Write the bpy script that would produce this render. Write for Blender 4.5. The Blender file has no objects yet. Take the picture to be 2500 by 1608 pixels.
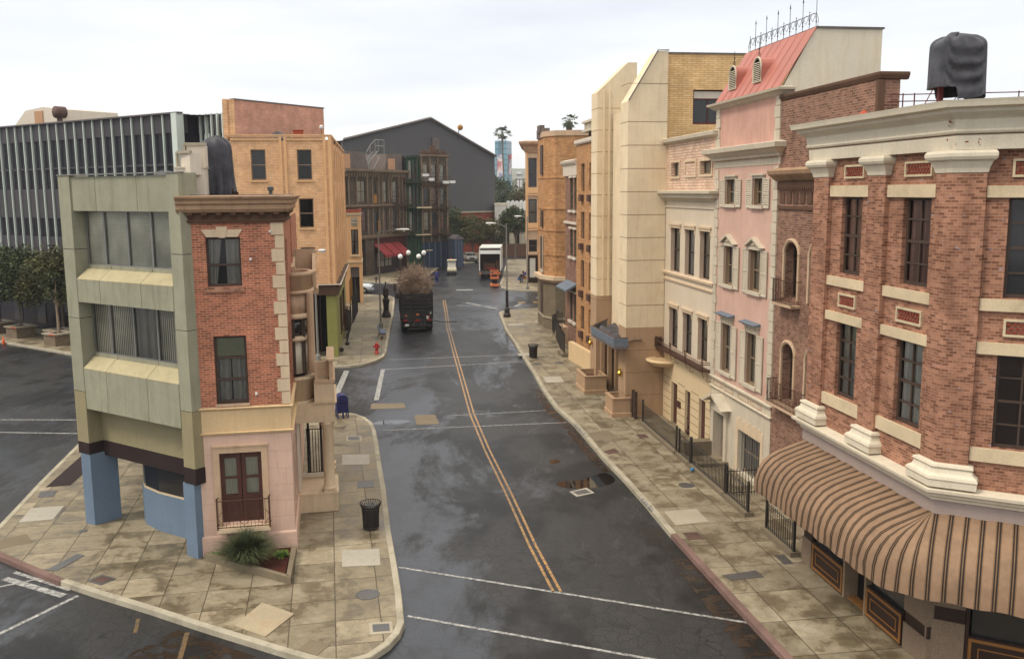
import bpy, bmesh, math, random
from mathutils import Vector, Matrix, noise
random.seed(7)
SC = bpy.context.scene
COL = SC.collection
R_ = math.radians
PI = math.pi
# ------------------------------------------------------------------ camera
cam_d = bpy.data.cameras.new('camera')
cam = bpy.data.objects.new('camera', cam_d)
COL.objects.link(cam)
SC.camera = cam
_p, _r = 0.147783, -0.007468
_F = Vector((0, math.cos(_p), -math.sin(_p)))
_x = Vector((1, 0, 0))
_u = _x.cross(_F)
_X = math.cos(_r) * _x + math.sin(_r) * _u
_U = -math.sin(_r) * _x + math.cos(_r) * _u
_m = Matrix((_X, _U, -_F)).transposed().to_4x4()
_m.translation = Vector((0, 0, 11.0))
cam.matrix_world = _m
cam_d.sensor_width = 36
cam_d.lens = 36 * 2259.0 / 2500
cam_d.clip_end = 5000
# ------------------------------------------------------------------ world, sun, exposure
wd = bpy.data.worlds.new('World')
SC.world = wd
wd.use_nodes = True
nt = wd.node_tree
nt.nodes.clear()


def nd(nt, kind, **kw):
    n = nt.nodes.new(kind)
    for k, v in kw.items():
        if k.startswith('i_'):
            key = k[2:]
            key = int(key) if key.isdigit() else key.replace('_', ' ')
            n.inputs[key].default_value = v
        else:
            setattr(n, k, v)
    return n


SUN_EL, SUN_ROT = R_(52), R_(-62)
sky = nd(nt, 'ShaderNodeTexSky', sky_type='NISHITA', sun_disc=False, sun_elevation=SUN_EL, sun_rotation=SUN_ROT)
bg1 = nd(nt, 'ShaderNodeBackground')
bg1.inputs[1].default_value = 0.05 * .4
nt.links.new(sky.outputs[0], bg1.inputs[0])
tc = nd(nt, 'ShaderNodeTexCoord')
mp = nd(nt, 'ShaderNodeMapping')
mp.inputs['Scale'].default_value = (1.2, 1.2, 7.0)
mp.inputs['Rotation'].default_value = (0.05, 0.08, 0.4)
nt.links.new(tc.outputs['Generated'], mp.inputs[0])
nz = nd(nt, 'ShaderNodeTexNoise')
nz.inputs['Scale'].default_value = 1.6
nz.inputs['Detail'].default_value = 5
nz.inputs['Roughness'].default_value = 0.5
nt.links.new(mp.outputs[0], nz.inputs['Vector'])
rp = nd(nt, 'ShaderNodeValToRGB')
rp.color_ramp.elements[0].position = 0.36
rp.color_ramp.elements[0].color = (0.62, 0.635, 0.68, 1)
rp.color_ramp.elements[1].position = 0.56
rp.color_ramp.elements[1].color = (0.77, 0.77, 0.775, 1)
nt.links.new(nz.outputs['Fac'], rp.inputs[0])
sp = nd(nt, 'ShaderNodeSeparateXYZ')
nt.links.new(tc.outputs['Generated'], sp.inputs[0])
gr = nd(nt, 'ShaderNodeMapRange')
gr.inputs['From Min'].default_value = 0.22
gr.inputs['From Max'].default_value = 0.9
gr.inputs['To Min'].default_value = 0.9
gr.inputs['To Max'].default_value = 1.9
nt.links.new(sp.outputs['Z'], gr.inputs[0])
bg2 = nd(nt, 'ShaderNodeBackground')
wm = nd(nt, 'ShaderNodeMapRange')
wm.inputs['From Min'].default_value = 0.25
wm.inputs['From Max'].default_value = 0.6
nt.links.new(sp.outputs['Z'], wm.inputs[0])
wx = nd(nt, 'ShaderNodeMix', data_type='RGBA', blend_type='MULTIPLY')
wx.inputs[7].default_value = (1.06, 1.0, 0.88, 1)  # warm tint added high in the sky, out of view, to warm the light
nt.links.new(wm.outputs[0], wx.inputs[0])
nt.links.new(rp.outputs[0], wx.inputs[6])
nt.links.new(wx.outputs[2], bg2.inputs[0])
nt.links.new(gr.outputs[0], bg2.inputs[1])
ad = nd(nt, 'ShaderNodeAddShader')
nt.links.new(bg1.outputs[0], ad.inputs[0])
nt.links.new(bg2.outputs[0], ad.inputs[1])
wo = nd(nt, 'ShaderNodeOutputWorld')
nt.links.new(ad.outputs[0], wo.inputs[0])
sun_d = bpy.data.lights.new('sun', 'SUN')
sun_d.energy = 1.5
sun_d.angle = R_(14)
sun_d.color = (1.0, 0.90, 0.76)
sun = bpy.data.objects.new('sun', sun_d)
COL.objects.link(sun)
# sky sun_rotation is measured clockwise from +Y
_sd = Vector((math.sin(SUN_ROT) * math.cos(SUN_EL), math.cos(SUN_ROT) * math.cos(SUN_EL), math.sin(SUN_EL)))
_sd = Vector((-0.55, -0.25, 0.8)).normalized()
sky.sun_elevation = math.asin(_sd.z)
sky.sun_rotation = math.atan2(_sd.x, _sd.y)
sun.rotation_euler = (-_sd).to_track_quat('-Z', 'Y').to_euler()
vs = SC.view_settings
vs.view_transform = 'Standard'
vs.look = 'None'
vs.exposure = 0.48
vs.gamma = 1.0
SC.cycles.max_bounces = 6
SC.cycles.transparent_max_bounces = 12


# ------------------------------------------------------------------ frames: right-handed ground frames
class Fr:
    def __init__(s, ox, oy, deg):
        s.o = Vector((ox, oy, 0))
        s.a = R_(deg)
        s.x = Vector((math.cos(s.a), math.sin(s.a), 0))
        s.y = Vector((-math.sin(s.a), math.cos(s.a), 0))

    def w(s, x, y, z=0):
        return s.o + s.x * x + s.y * y + Vector((0, 0, z))

    def at(s, x, y, ddeg=0):
        q = s.w(x, y)
        return Fr(q.x, q.y, math.degrees(s.a) + ddeg)


WR = Fr(0, 0, 0)
LL = Fr(0, 0, 98.126)        # x away along the street, y to the left
RR = Fr(0, 0, -81.874)       # x towards the camera along the street, y to the right
FF = Fr(0, 0, 8.126)         # x to the right across the street, y away along it
BK = Fr(-6.71, 27.24, 11.12)  # brick corner house
BS = BK.at(0, 0, 90)         # its street side
GR = Fr(-13.89, 29.46, -33.7)  # green office block and the dark glass block behind
C2 = RR.at(-18.45, 12.15, 0)
C2 = Fr(C2.o.x, C2.o.y, -28.6)  # cut corner of the brick corner block


# ------------------------------------------------------------------ materials
def lin(c):
    return tuple(((v / 255) / 12.92 if v / 255 <= 0.04045 else ((v / 255 + 0.055) / 1.055) ** 2.4) for v in c)


def rgb(r, g, b, k=0.85):
    return tuple(min(0.85, v * k) for v in lin((r, g, b)))


class NT:
    def __init__(s, name):
        s.m = bpy.data.materials.new(name)
        s.m.use_nodes = True
        s.t = s.m.node_tree
        s.b = s.t.nodes['Principled BSDF']
        s.tc = s.t.nodes.new('ShaderNodeTexCoord')

    def n(s, kind, **kw):
        return nd(s.t, kind, **kw)

    def l(s, a, b):
        s.t.links.new(a, b)

    def coord(s, sx=1, sy=1, sz=1, rot=(0, 0, 0)):
        m = s.n('ShaderNodeMapping')
        m.inputs['Scale'].default_value = (sx, sy, sz)
        m.inputs['Rotation'].default_value = rot
        s.l(s.tc.outputs['Object'], m.inputs[0])
        return m.outputs[0]

    def noise(s, scale, detail=4, rough=0.6, vec=None, dist=0.0):
        n = s.n('ShaderNodeTexNoise')
        n.inputs['Scale'].default_value = scale
        n.inputs['Detail'].default_value = detail
        n.inputs['Roughness'].default_value = rough
        n.inputs['Distortion'].default_value = dist
        s.l(vec if vec is not None else s.tc.outputs['Object'], n.inputs['Vector'])
        return n.outputs['Fac']

    def ramp(s, fac, stops):
        r = s.n('ShaderNodeValToRGB')
        e = r.color_ramp.elements
        while len(e) < len(stops):
            e.new(0.5)
        for i, (p, c) in enumerate(stops):
            e[i].position = p
            if not isinstance(c, tuple):
                c = (c, c, c)
            e[i].color = (c[0], c[1], c[2], 1)
        s.l(fac, r.inputs[0])
        return r.outputs[0]

    def mix(s, a, b, fac, mode='MIX'):
        m = s.n('ShaderNodeMix', data_type='RGBA', blend_type=mode)
        for v, i in ((fac, 0), (a, 6), (b, 7)):
            if isinstance(v, (int, float)):
                m.inputs[i].default_value = v if i == 0 else (v, v, v, 1)
            elif isinstance(v, tuple):
                m.inputs[i].default_value = (v[0], v[1], v[2], 1)
            else:
                s.l(v, m.inputs[i])
        return m.outputs[2]

    def wallvec(s):
        sp = s.n('ShaderNodeSeparateXYZ')
        s.l(s.tc.outputs['Object'], sp.inputs[0])
        a = s.n('ShaderNodeMath', operation='ADD')
        s.l(sp.outputs[0], a.inputs[0])
        s.l(sp.outputs[1], a.inputs[1])
        c = s.n('ShaderNodeCombineXYZ')
        s.l(a.outputs[0], c.inputs[0])
        s.l(sp.outputs[2], c.inputs[1])
        return c.outputs[0]

    def bump(s, h, strength=0.3, dist=0.02):
        b = s.n('ShaderNodeBump')
        b.inputs['Strength'].default_value = strength
        b.inputs['Distance'].default_value = dist
        s.l(h, b.inputs['Height'])
        s.l(b.outputs[0], s.b.inputs['Normal'])

    def out(s, col, rough=0.8, spec=0.3, metal=0.0):
        for v, k in ((col, 'Base Color'), (rough, 'Roughness'), (spec, 'Specular IOR Level'), (metal, 'Metallic')):
            if isinstance(v, tuple):
                s.b.inputs[k].default_value = (v[0], v[1], v[2], 1)
            elif isinstance(v, (int, float)):
                s.b.inputs[k].default_value = v
            else:
                s.l(v, s.b.inputs[k])
        return s.m


def mul(c, k):
    return tuple(v * k for v in c)


def wallmat(name, col, var=0.12, stain=0.35, scol=None, rough=0.85, scale=1.0, spec=0.2, fine=0.08, streak=True):
    """painted or rendered wall: soft mottling, rain streaks, fine grain"""
    t = NT(name)
    a = t.ramp(t.noise(0.9 * scale, 5, 0.65), [(0.3, mul(col, 1 - var)), (0.7, mul(col, 1 + var))])
    f = t.noise(28 * scale, 3, 0.7)
    a = t.mix(a, t.ramp(f, [(0.3, 1 - fine * 2), (0.7, 1.0)]), 1.0, 'MULTIPLY')
    if stain > 0:
        sv = t.coord(2.3 * scale, 2.3 * scale, 0.28 * scale) if streak else t.coord(scale, scale, scale)
        sf = t.ramp(t.noise(1.6, 6, 0.7, sv), [(0.5, 0.0), (0.78, 1.0)])
        a = t.mix(a, scol or mul(col, 0.45), t.mix(0.0, stain, sf))
    t.bump(f, 0.15, 0.01)
    return t.out(a, rough, spec)


def brickmat(name, c1, c2, mortar, w=0.24, h=0.085, ms=0.012, stain=0.3, patch=None, pos=0.0, soot=None):
    t = NT(name)
    b = t.n('ShaderNodeTexBrick')
    b.offset = 0.5
    t.l(t.wallvec(), b.inputs['Vector'])
    b.inputs['Color1'].default_value = (*c1, 1)
    b.inputs['Color2'].default_value = (*c2, 1)
    b.inputs['Mortar'].default_value = (*mortar, 1)
    b.inputs['Scale'].default_value = 1
    b.inputs['Mortar Size'].default_value = ms
    b.inputs['Mortar Smooth'].default_value = 0.3
    b.inputs['Bias'].default_value = pos
    b.inputs['Brick Width'].default_value = w
    b.inputs['Row Height'].default_value = h
    a = t.mix(b.outputs['Color'], t.ramp(t.noise(1.3, 6, 0.7), [(0.3, 0.74), (0.7, 1.18)]), 1.0, 'MULTIPLY')
    sf = t.ramp(t.noise(1.3, 6, 0.75, t.coord(1.6, 1.6, 0.45)), [(0.48, 0.0), (0.8, 1.0)])
    a = t.mix(a, soot or mul(c2, 0.5), t.mix(0.0, stain, sf))
    if patch:
        pf = t.ramp(t.noise(5.5, 2, 0.5, t.coord(1, 1, 1.8)), [(0.70, 0.0), (0.74, 1.0)])
        a = t.mix(a, patch, t.mix(0.0, 0.6, pf))
    t.bump(b.outputs['Fac'], -0.6, 0.01)
    return t.out(a, 0.88, 0.15)


M = {}
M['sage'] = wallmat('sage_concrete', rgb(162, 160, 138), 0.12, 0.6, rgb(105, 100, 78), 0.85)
M['sage_top'] = wallmat('sunlit_concrete', rgb(190, 178, 142), 0.1, 0.35, rgb(120, 112, 88))  # paler copy of sage: light on the sloped sills put into the colour
M['sage_low'] = wallmat('olive_tan_concrete', rgb(156, 146, 114), 0.08, 0.3)
M['blue'] = wallmat('blue_paint', rgb(116, 134, 154), 0.07, 0.25, rgb(80, 95, 112))
M['black_band'] = wallmat('dark_brown_band', rgb(52, 40, 40), 0.08, 0.1)
M['shadowgap'] = wallmat('dark_gap', (0.03, 0.03, 0.025), 0.05, 0)
M['alu'] = NT('aluminium').out(rgb(150, 150, 145), 0.35, 0.5, 0.6)
M['alu_fin'] = wallmat('pale_aluminium', rgb(214, 224, 214), 0.05, 0.1, rough=0.45, spec=0.4)
M['brick_red'] = brickmat('red_brick', rgb(198, 120, 92), rgb(146, 88, 68), rgb(202, 164, 136), 0.21, 0.072, 0.009, 0.35, rgb(140, 140, 150))
M['brick_corner'] = brickmat('old_red_brick', rgb(184, 134, 108), rgb(124, 82, 64), rgb(182, 146, 122), 0.21, 0.068, 0.007, 0.55, rgb(150, 158, 172), 0.0, rgb(80, 46, 36))
M['brick_brown'] = brickmat('brown_brick', rgb(156, 118, 100), rgb(108, 76, 64), rgb(168, 138, 118), 0.23, 0.075, 0.010, 0.5)
M['brick_yellow'] = brickmat('yellow_brick', rgb(240, 198, 154), rgb(226, 180, 136), rgb(204, 156, 114), 0.3, 0.1, 0.014, 0.3, None, 0, rgb(196, 128, 84))
M['brick_gold'] = brickmat('gold_brick', rgb(246, 210, 156), rgb(230, 188, 132), rgb(194, 156, 106), 0.42, 0.1, 0.014, 0.3)
M['brick_pink'] = brickmat('pale_pink_brick', rgb(238, 210, 186), rgb(220, 184, 156), rgb(178, 144, 122), 0.3, 0.12, 0.016, 0.3)
M['brick_orange'] = brickmat('orange_brick', rgb(214, 166, 116), rgb(180, 132, 90), rgb(156, 114, 82), 0.22, 0.08, 0.01, 0.4)
M['brick_salmon'] = brickmat('salmon_brick', rgb(222, 170, 146), rgb(206, 152, 130), rgb(190, 146, 124), 0.3, 0.08, 0.01, 0.35)
M['cream_stone'] = wallmat('cream_stone', rgb(228, 204, 172), 0.08, 0.35, rgb(130, 108, 84))
M['tan_stone'] = wallmat('tan_stone', rgb(208, 178, 148), 0.1, 0.45, rgb(110, 90, 70))
M['cornice_brown'] = wallmat('weathered_brown_cornice', rgb(184, 150, 120), 0.18, 0.6, rgb(78, 58, 46))
M['cornice_tan'] = wallmat('beige_reveal', rgb(200, 176, 154), 0.1, 0.4)
M['frieze_dark'] = wallmat('dark_frieze', rgb(104, 78, 62), 0.12, 0.5)
M['pink_stucco'] = wallmat('pale_pink_stucco', rgb(226, 192, 172), 0.1, 0.3, rgb(170, 122, 104))
M['band_cream'] = wallmat('cream_band', rgb(226, 196, 152), 0.05, 0.3)
M['white_wall'] = wallmat('warm_white_wall', rgb(226, 214, 196), 0.04, 0.25)
M['dark_wood'] = wallmat('dark_brown_wood', rgb(84, 50, 40), 0.2, 0.2, rough=0.55, spec=0.35)
M['win_frame'] = wallmat('dark_window_frame', rgb(78, 62, 52), 0.2, 0.2, rough=0.6, spec=0.3)
M['win_tan'] = wallmat('tan_window_frame', rgb(150, 128, 104), 0.15, 0.3, rough=0.7)
M['win_red'] = wallmat('maroon_window_frame', rgb(96, 40, 42), 0.1, 0.1, rough=0.6)
M['iron'] = wallmat('black_iron', rgb(44, 38, 36), 0.3, 0.1, rough=0.5, spec=0.5)
M['rust_iron'] = wallmat('rusty_iron', rgb(84, 58, 46), 0.3, 0.3, rough=0.7)
M['tower'] = wallmat('cream_tower', rgb(242, 222, 188), 0.08, 0.65, rgb(204, 170, 128))
M['tower_low'] = wallmat('tan_tower_base', rgb(186, 154, 122), 0.08, 0.4)
M['joint'] = wallmat('joint_brown', rgb(132, 100, 70), 0.1, 0)
M['pink_paint'] = wallmat('pink_paint', rgb(218, 180, 162), 0.1, 0.6, rgb(200, 144, 128))
M['pink_dirty'] = wallmat('weathered_pink_paint', rgb(214, 168, 150), 0.14, 0.75, rgb(184, 132, 114))
M['trim_white'] = wallmat('off_white_trim', rgb(214, 202, 180), 0.08, 0.45, rgb(150, 132, 108))
M['entab'] = wallmat('white_entablature', rgb(228, 217, 194), 0.06, 0.3, rgb(170, 150, 120))
M['lintel'] = wallmat('limestone_lintel', rgb(222, 202, 168), 0.12, 0.45, rgb(130, 110, 80), streak=False)
M['cream_wall'] = wallmat('cream_render', rgb(224, 208, 184), 0.06, 0.3, rgb(190, 160, 130))
M['cream_low'] = wallmat('warm_cream_render', rgb(228, 204, 164), 0.04, 0.2)
M['mansard'] = wallmat('red_metal_roof', rgb(186, 112, 96), 0.1, 0.5, rgb(156, 98, 86), rough=0.5, spec=0.4)
M['gable'] = wallmat('stained_white_gable', rgb(232, 222, 200), 0.05, 0.6, rgb(206, 180, 140))
M['slate'] = wallmat('grey_flashing', rgb(110, 104, 104), 0.15, 0.3, rough=0.6)
M['fascia_grey'] = wallmat('lilac_grey_fascia', rgb(172, 156, 148), 0.05, 0.15)
M['olive'] = wallmat('olive_green_stucco', rgb(150, 148, 88), 0.08, 0.3)
M['brown_band'] = wallmat('brown_shop_band', rgb(96, 74, 58), 0.1, 0.3)
M['terracotta'] = wallmat('terracotta', rgb(196, 92, 62), 0.1, 0.3)
M['yellowgrey'] = wallmat('peach_stone', rgb(236, 188, 138), 0.08, 0.3)
M['dark_iron_front'] = wallmat('dark_weathered_front', rgb(88, 76, 64), 0.3, 0.6, rgb(40, 32, 28))
M['dark_iron_light'] = wallmat('weathered_brown_trim', rgb(134, 116, 96), 0.25, 0.6, rgb(60, 46, 38))
M['green_front'] = wallmat('verdigris_front', rgb(52, 84, 66), 0.35, 0.6, rgb(40, 46, 40))
M['arch_front'] = wallmat('dark_grey_green_front', rgb(84, 78, 66), 0.3, 0.7, rgb(46, 52, 46))
M['roof_grey'] = wallmat('grey_patched_roof', rgb(116, 104, 98), 0.2, 0.5)
M['plywood'] = wallmat('plywood', rgb(198, 154, 120), 0.1, 0.2)
M['stage'] = wallmat('charcoal_stage_wall', rgb(96, 95, 97), 0.05, 0.25, rgb(80, 78, 80), scale=0.3, fine=0.16)
M['stage_roof'] = wallmat('pale_metal_roof', rgb(216, 222, 222), 0.05, 0.3, scale=0.2)
M['redbrickwall'] = wallmat('red_yard_wall', rgb(150, 74, 58), 0.15, 0.4)
M['maroon_front'] = wallmat('maroon_front', rgb(84, 40, 34), 0.2, 0.4)
M['navy_front'] = wallmat('navy_front', rgb(50, 62, 84), 0.15, 0.4)
M['awning_red'] = wallmat('red_canvas', rgb(150, 60, 60), 0.08, 0.2)
M['soil'] = wallmat('dark_red_soil', rgb(84, 42, 30), 0.4, 0.3, fine=0.3)
M['white'] = wallmat('white_paint', (0.7, 0.7, 0.68), 0.05, 0.2)
M['grey_metal'] = wallmat('galvanised_pole', rgb(140, 138, 132), 0.1, 0.3, rough=0.5, spec=0.4)
M['rubber'] = NT('rubber').out((0.02, 0.02, 0.02), 0.7)
M['black_body'] = wallmat('black_truck_paint', (0.02, 0.018, 0.018), 0.3, 0.2, rough=0.45, spec=0.4)
M['orange_lamp'] = NT('orange_lens').out((0.8, 0.22, 0.04), 0.3)
M['red_lamp'] = NT('red_lens').out((0.4, 0.02, 0.02), 0.3)
M['hydrant_red'] = wallmat('red_hydrant_paint', rgb(186, 32, 26), 0.1, 0.2, rough=0.45, spec=0.5)
M['postal_blue'] = wallmat('navy_postal_paint', rgb(28, 30, 96), 0.1, 0.1, rough=0.4, spec=0.5)
M['bench_blue'] = wallmat('blue_grey_bench', rgb(112, 124, 146), 0.08, 0.2)
M['concrete'] = wallmat('concrete', rgb(176, 166, 146), 0.15, 0.4, streak=False)
M['concrete_dark'] = wallmat('damp_concrete', rgb(128, 116, 96), 0.15, 0.4, streak=False)
M['slab_pale'] = wallmat('pale_slab', rgb(178, 172, 158), 0.12, 0.6, rgb(128, 118, 102), streak=False)
M['slab_tan'] = wallmat('tan_lichen_slab', rgb(172, 158, 132), 0.16, 0.7, rgb(150, 112, 80), streak=False)
M['steel_dark'] = wallmat('dark_steel_plate', rgb(84, 82, 80), 0.2, 0.3, rough=0.4, spec=0.5, streak=False)
M['grate'] = wallmat('rusty_grate', rgb(96, 72, 64), 0.3, 0.3, rough=0.6, streak=False)
M['canopy_blue'] = wallmat('blue_grey_canopy', rgb(116, 126, 138), 0.08, 0.25)
M['brass'] = NT('brass').out(rgb(190, 150, 60), 0.3, 0.5, 0.7)
M['glass_dark'] = NT('dark_glass').out((0.018, 0.018, 0.02), 0.06, 0.5)
M['glass_office'] = NT('tinted_office_glass').out((0.014, 0.013, 0.020), 0.22, 0.16)
M['spandrel'] = wallmat('charcoal_spandrel', rgb(74, 70, 74), 0.06, 0.15, rough=0.5)
M['interior'] = NT('dark_interior').out((0.012, 0.010, 0.009), 0.9, 0.1)
M['curtain_white'] = wallmat('pale_curtain', rgb(214, 210, 202), 0.08, 0.2)
M['curtain_dim'] = wallmat('grey_curtain', rgb(170, 164, 154), 0.1, 0.3)
M['curtain_pink'] = wallmat('dusty_pink_curtain', rgb(180, 140, 128), 0.1, 0.3)
M['curtain_lace'] = wallmat('lace_curtain', rgb(214, 206, 186), 0.1, 0.3)
M['shade_green'] = wallmat('sage_roller_shade', rgb(150, 150, 124), 0.05, 0.1)
M['shade_dark'] = wallmat('dark_shade', rgb(74, 58, 50), 0.1, 0.1)
M['board_yellow'] = wallmat('ochre_board', rgb(170, 120, 60), 0.1, 0.3)
M['globe'] = NT('opal_globe').out((0.8, 0.8, 0.78), 0.3)
M['bark'] = wallmat('grey_bark', rgb(116, 102, 88), 0.25, 0.3)
M['bark_pale'] = wallmat('pale_bark', rgb(160, 140, 120), 0.2, 0.3)
M['skin'] = NT('skin').out(rgb(196, 146, 120), 0.6)
M['hair'] = NT('dark_hair').out((0.03, 0.02, 0.015), 0.6)
M['cloth_navy'] = wallmat('navy_cloth', rgb(32, 44, 110), 0.15, 0.2)
M['cloth_blue'] = wallmat('bright_blue_cloth', rgb(40, 66, 170), 0.15, 0.2)
M['cloth_dark'] = wallmat('charcoal_cloth', rgb(40, 40, 50), 0.15, 0.2)
M['jeans'] = wallmat('denim', rgb(64, 96, 140), 0.15, 0.2)
M['lift_orange'] = wallmat('orange_lift_paint', rgb(226, 134, 92), 0.08, 0.2)
M['cart_cream'] = wallmat('cream_cart_paint', rgb(226, 220, 190), 0.05, 0.1, rough=0.4)
M['car_white'] = wallmat('white_car_paint', rgb(214, 222, 228), 0.02, 0.05, rough=0.25, spec=0.6, fine=0.0)
M['van_white'] = wallmat('white_van_paint', rgb(226, 230, 222), 0.03, 0.2, rough=0.4)
M['van_panel'] = wallmat('bright_white_panel', (0.82, 0.84, 0.84), 0.02, 0.05, rough=0.4)
M['chrome'] = NT('chrome').out((0.6, 0.6, 0.6), 0.15, 0.5, 1.0)
M['cone_orange'] = NT('cone_orange').out((0.75, 0.12, 0.03), 0.5)
M['gold_trim'] = wallmat('ochre_trim', rgb(150, 104, 58), 0.1, 0.2)
M['shop_dark'] = wallmat('dark_shop_panel', rgb(56, 40, 34), 0.15, 0.2, rough=0.4)
M['granite'] = wallmat('speckled_tan_stone', rgb(150, 130, 110), 0.12, 0.3, fine=0.2, streak=False)
M['booth'] = wallmat('slate_blue_booth', rgb(86, 96, 116), 0.1, 0.3)
M['cyl_blue'] = NT('blue_ball').out(rgb(60, 120, 170), 0.4)
M['tarp'] = None


def special_mats():
    # horizontal / vertical blinds
    for nm, vert, c1, c2, sc in (('blind_h', 0, rgb(244, 240, 220), rgb(204, 198, 176), 5.2), ('blind_v', 1, rgb(232, 224, 200), rgb(126, 118, 102), 3.2),
                                 ('blind_warm', 0, rgb(190, 164, 96), rgb(130, 106, 66), 6.0)):
        t = NT(nm)
        w = t.n('ShaderNodeTexWave', wave_type='BANDS', bands_direction='X' if vert else 'Z')
        w.inputs['Scale'].default_value = sc
        w.inputs['Distortion'].default_value = 0.6 if vert else 0.15
        w.inputs['Detail'].default_value = 1
        t.l(t.tc.outputs['Object'], w.inputs['Vector'])
        a = t.ramp(w.outputs['Fac'], [(0.3, c2), (0.6, c1)])
        a = t.mix(a, t.ramp(t.noise(0.7, 3, 0.5), [(0.35, 0.6), (0.65, 1.15)]), 1.0, 'MULTIPLY')
        M[nm] = t.out(a, 0.7)
    # clear pane: transparent where curtains hang behind
    t = NT('window_pane')
    tr = t.n('ShaderNodeBsdfTransparent')
    tr.inputs[0].default_value = (0.93, 0.94, 0.93, 1)
    gl = t.n('ShaderNodeBsdfGlossy')
    gl.inputs['Roughness'].default_value = 0.05
    fr = t.n('ShaderNodeFresnel')
    fr.inputs[0].default_value = 1.5
    mx = t.n('ShaderNodeMixShader')
    t.l(fr.outputs[0], mx.inputs[0])
    t.l(tr.outputs[0], mx.inputs[1])
    t.l(gl.outputs[0], mx.inputs[2])
    o = [n for n in t.t.nodes if n.type == 'OUTPUT_MATERIAL'][0]
    t.l(mx.outputs[0], o.inputs[0])
    M['pane'] = t.m
    # tarp
    t = NT('black_tarpaulin')
    a = t.ramp(t.noise(2.5, 5, 0.6), [(0.3, rgb(34, 34, 39)), (0.7, rgb(78, 78, 86))])
    t.bump(t.noise(9, 4, 0.6), 0.5, 0.03)
    M['tarp'] = t.out(a, 0.5, 0.35)
    # striped awning: stripes follow the UV u coordinate
    t = NT('striped_canvas')
    sp = t.n('ShaderNodeSeparateXYZ')
    t.l(t.tc.outputs['UV'], sp.inputs[0])
    md = t.n('ShaderNodeMath', operation='FRACT')
    t.l(sp.outputs[0], md.inputs[0])
    tan, dk, ol = rgb(152, 124, 100), rgb(50, 42, 40), rgb(128, 102, 76)
    r = t.n('ShaderNodeValToRGB')
    r.color_ramp.interpolation = 'CONSTANT'
    e = r.color_ramp.elements
    st = [(0, tan), (0.52, ol), (0.59, dk), (0.69, ol), (0.76, dk), (0.87, ol), (0.94, tan)]
    while len(e) < len(st):
        e.new(0.5)
    for i, (p, c) in enumerate(st):
        e[i].position = p
        e[i].color = (*c, 1)
    t.l(md.outputs[0], r.inputs[0])
    a = t.mix(r.outputs[0], t.ramp(t.noise(1.4, 9, 0.8), [(0.3, 0.66), (0.7, 1.12)]), 1.0, 'MULTIPLY')
    M['awning'] = t.out(a, 0.85, 0.15)
    # wet asphalt
    t = NT('wet_asphalt')
    big = t.noise(0.2, 9, 0.7, t.coord(1.0, 0.42, 1, (0, 0, -0.1)), 0.5)
    mid = t.noise(1.0, 9, 0.72, t.coord(1.0, 0.35, 1, (0, 0, -0.1)), 0.3)
    fine = t.noise(26, 4, 0.85)
    # water gathers along the left gutter (n = distance across the street); its sheen is raised towards the far end
    sx = t.n('ShaderNodeSeparateXYZ')
    t.l(t.tc.outputs['Object'], sx.inputs[0])
    m1 = t.n('ShaderNodeMath', operation='MULTIPLY'); m1.inputs[1].default_value = 0.990
    m2 = t.n('ShaderNodeMath', operation='MULTIPLY'); m2.inputs[1].default_value = 0.1413
    t.l(sx.outputs[0], m1.inputs[0]); t.l(sx.outputs[1], m2.inputs[0])
    m3 = t.n('ShaderNodeMath', operation='ADD'); t.l(m1.outputs[0], m3.inputs[0]); t.l(m2.outputs[0], m3.inputs[1])
    mr = t.n('ShaderNodeMapRange'); mr.inputs['From Min'].default_value = -30; mr.inputs['From Max'].default_value = 30
    t.l(m3.outputs[0], mr.inputs[0])
    side = t.ramp(mr.outputs[0], [(0.0, 0.52), (0.44, 0.46), (0.505, 0.62), (0.53, 0.58), (0.555, 0.40), (0.60, 0.43), (0.645, 0.5), (1.0, 0.5)])
    m4 = t.n('ShaderNodeMapRange'); m4.inputs['From Min'].default_value = 40; m4.inputs['From Max'].default_value = 110
    t.l(sx.outputs[1], m4.inputs[0])
    far_ = t.ramp(m4.outputs[0], [(0.0, 0.49), (0.35, 0.53), (1.0, 0.58)])
    lvl = t.mix(t.mix(big, mid, 0.25), t.mix(side, far_, 0.4), 0.5)
    wet = t.ramp(lvl, [(0.49, 0.0), (0.525, 1.0)])
    deep = t.ramp(t.noise(0.33, 6, 0.6, t.coord(1, .6, 1, (0, 0, .5))), [(0.48, 1.0), (0.56, 0.34)])
    base = t.ramp(mid, [(0.3, (0.018, 0.0175, 0.0175)), (0.7, (0.033, 0.032, 0.032))])
    base = t.mix(base, (0.020, 0.025, 0.036), t.mix(0.0, 0.75, wet))  # blue sky reflection of the wet patches painted into the base colour
    base = t.mix(base, deep, 1.0, 'MULTIPLY')
    base = t.mix(base, t.ramp(fine, [(0.36, 0.3), (0.64, 1.85)]), 1.0, 'MULTIPLY')
    vo = t.n('ShaderNodeTexVoronoi', feature='DISTANCE_TO_EDGE')
    vo.inputs['Scale'].default_value = 2.6
    wv = t.n('ShaderNodeMixRGB')
    nn = t.n('ShaderNodeTexNoise')
    nn.inputs['Scale'].default_value = 3
    t.l(t.tc.outputs['Object'], nn.inputs['Vector'])
    wv.inputs[0].default_value = 0.12
    t.l(t.tc.outputs['Object'], wv.inputs[1])
    t.l(nn.outputs['Color'], wv.inputs[2])
    t.l(wv.outputs[0], vo.inputs['Vector'])
    ck = t.ramp(vo.outputs['Distance'], [(0.0, 0.2), (0.05, 1.0)])
    base = t.mix(base, ck, t.ramp(mid, [(0.38, 0.2), (0.6, 1.0)]), 'MULTIPLY')
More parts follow.
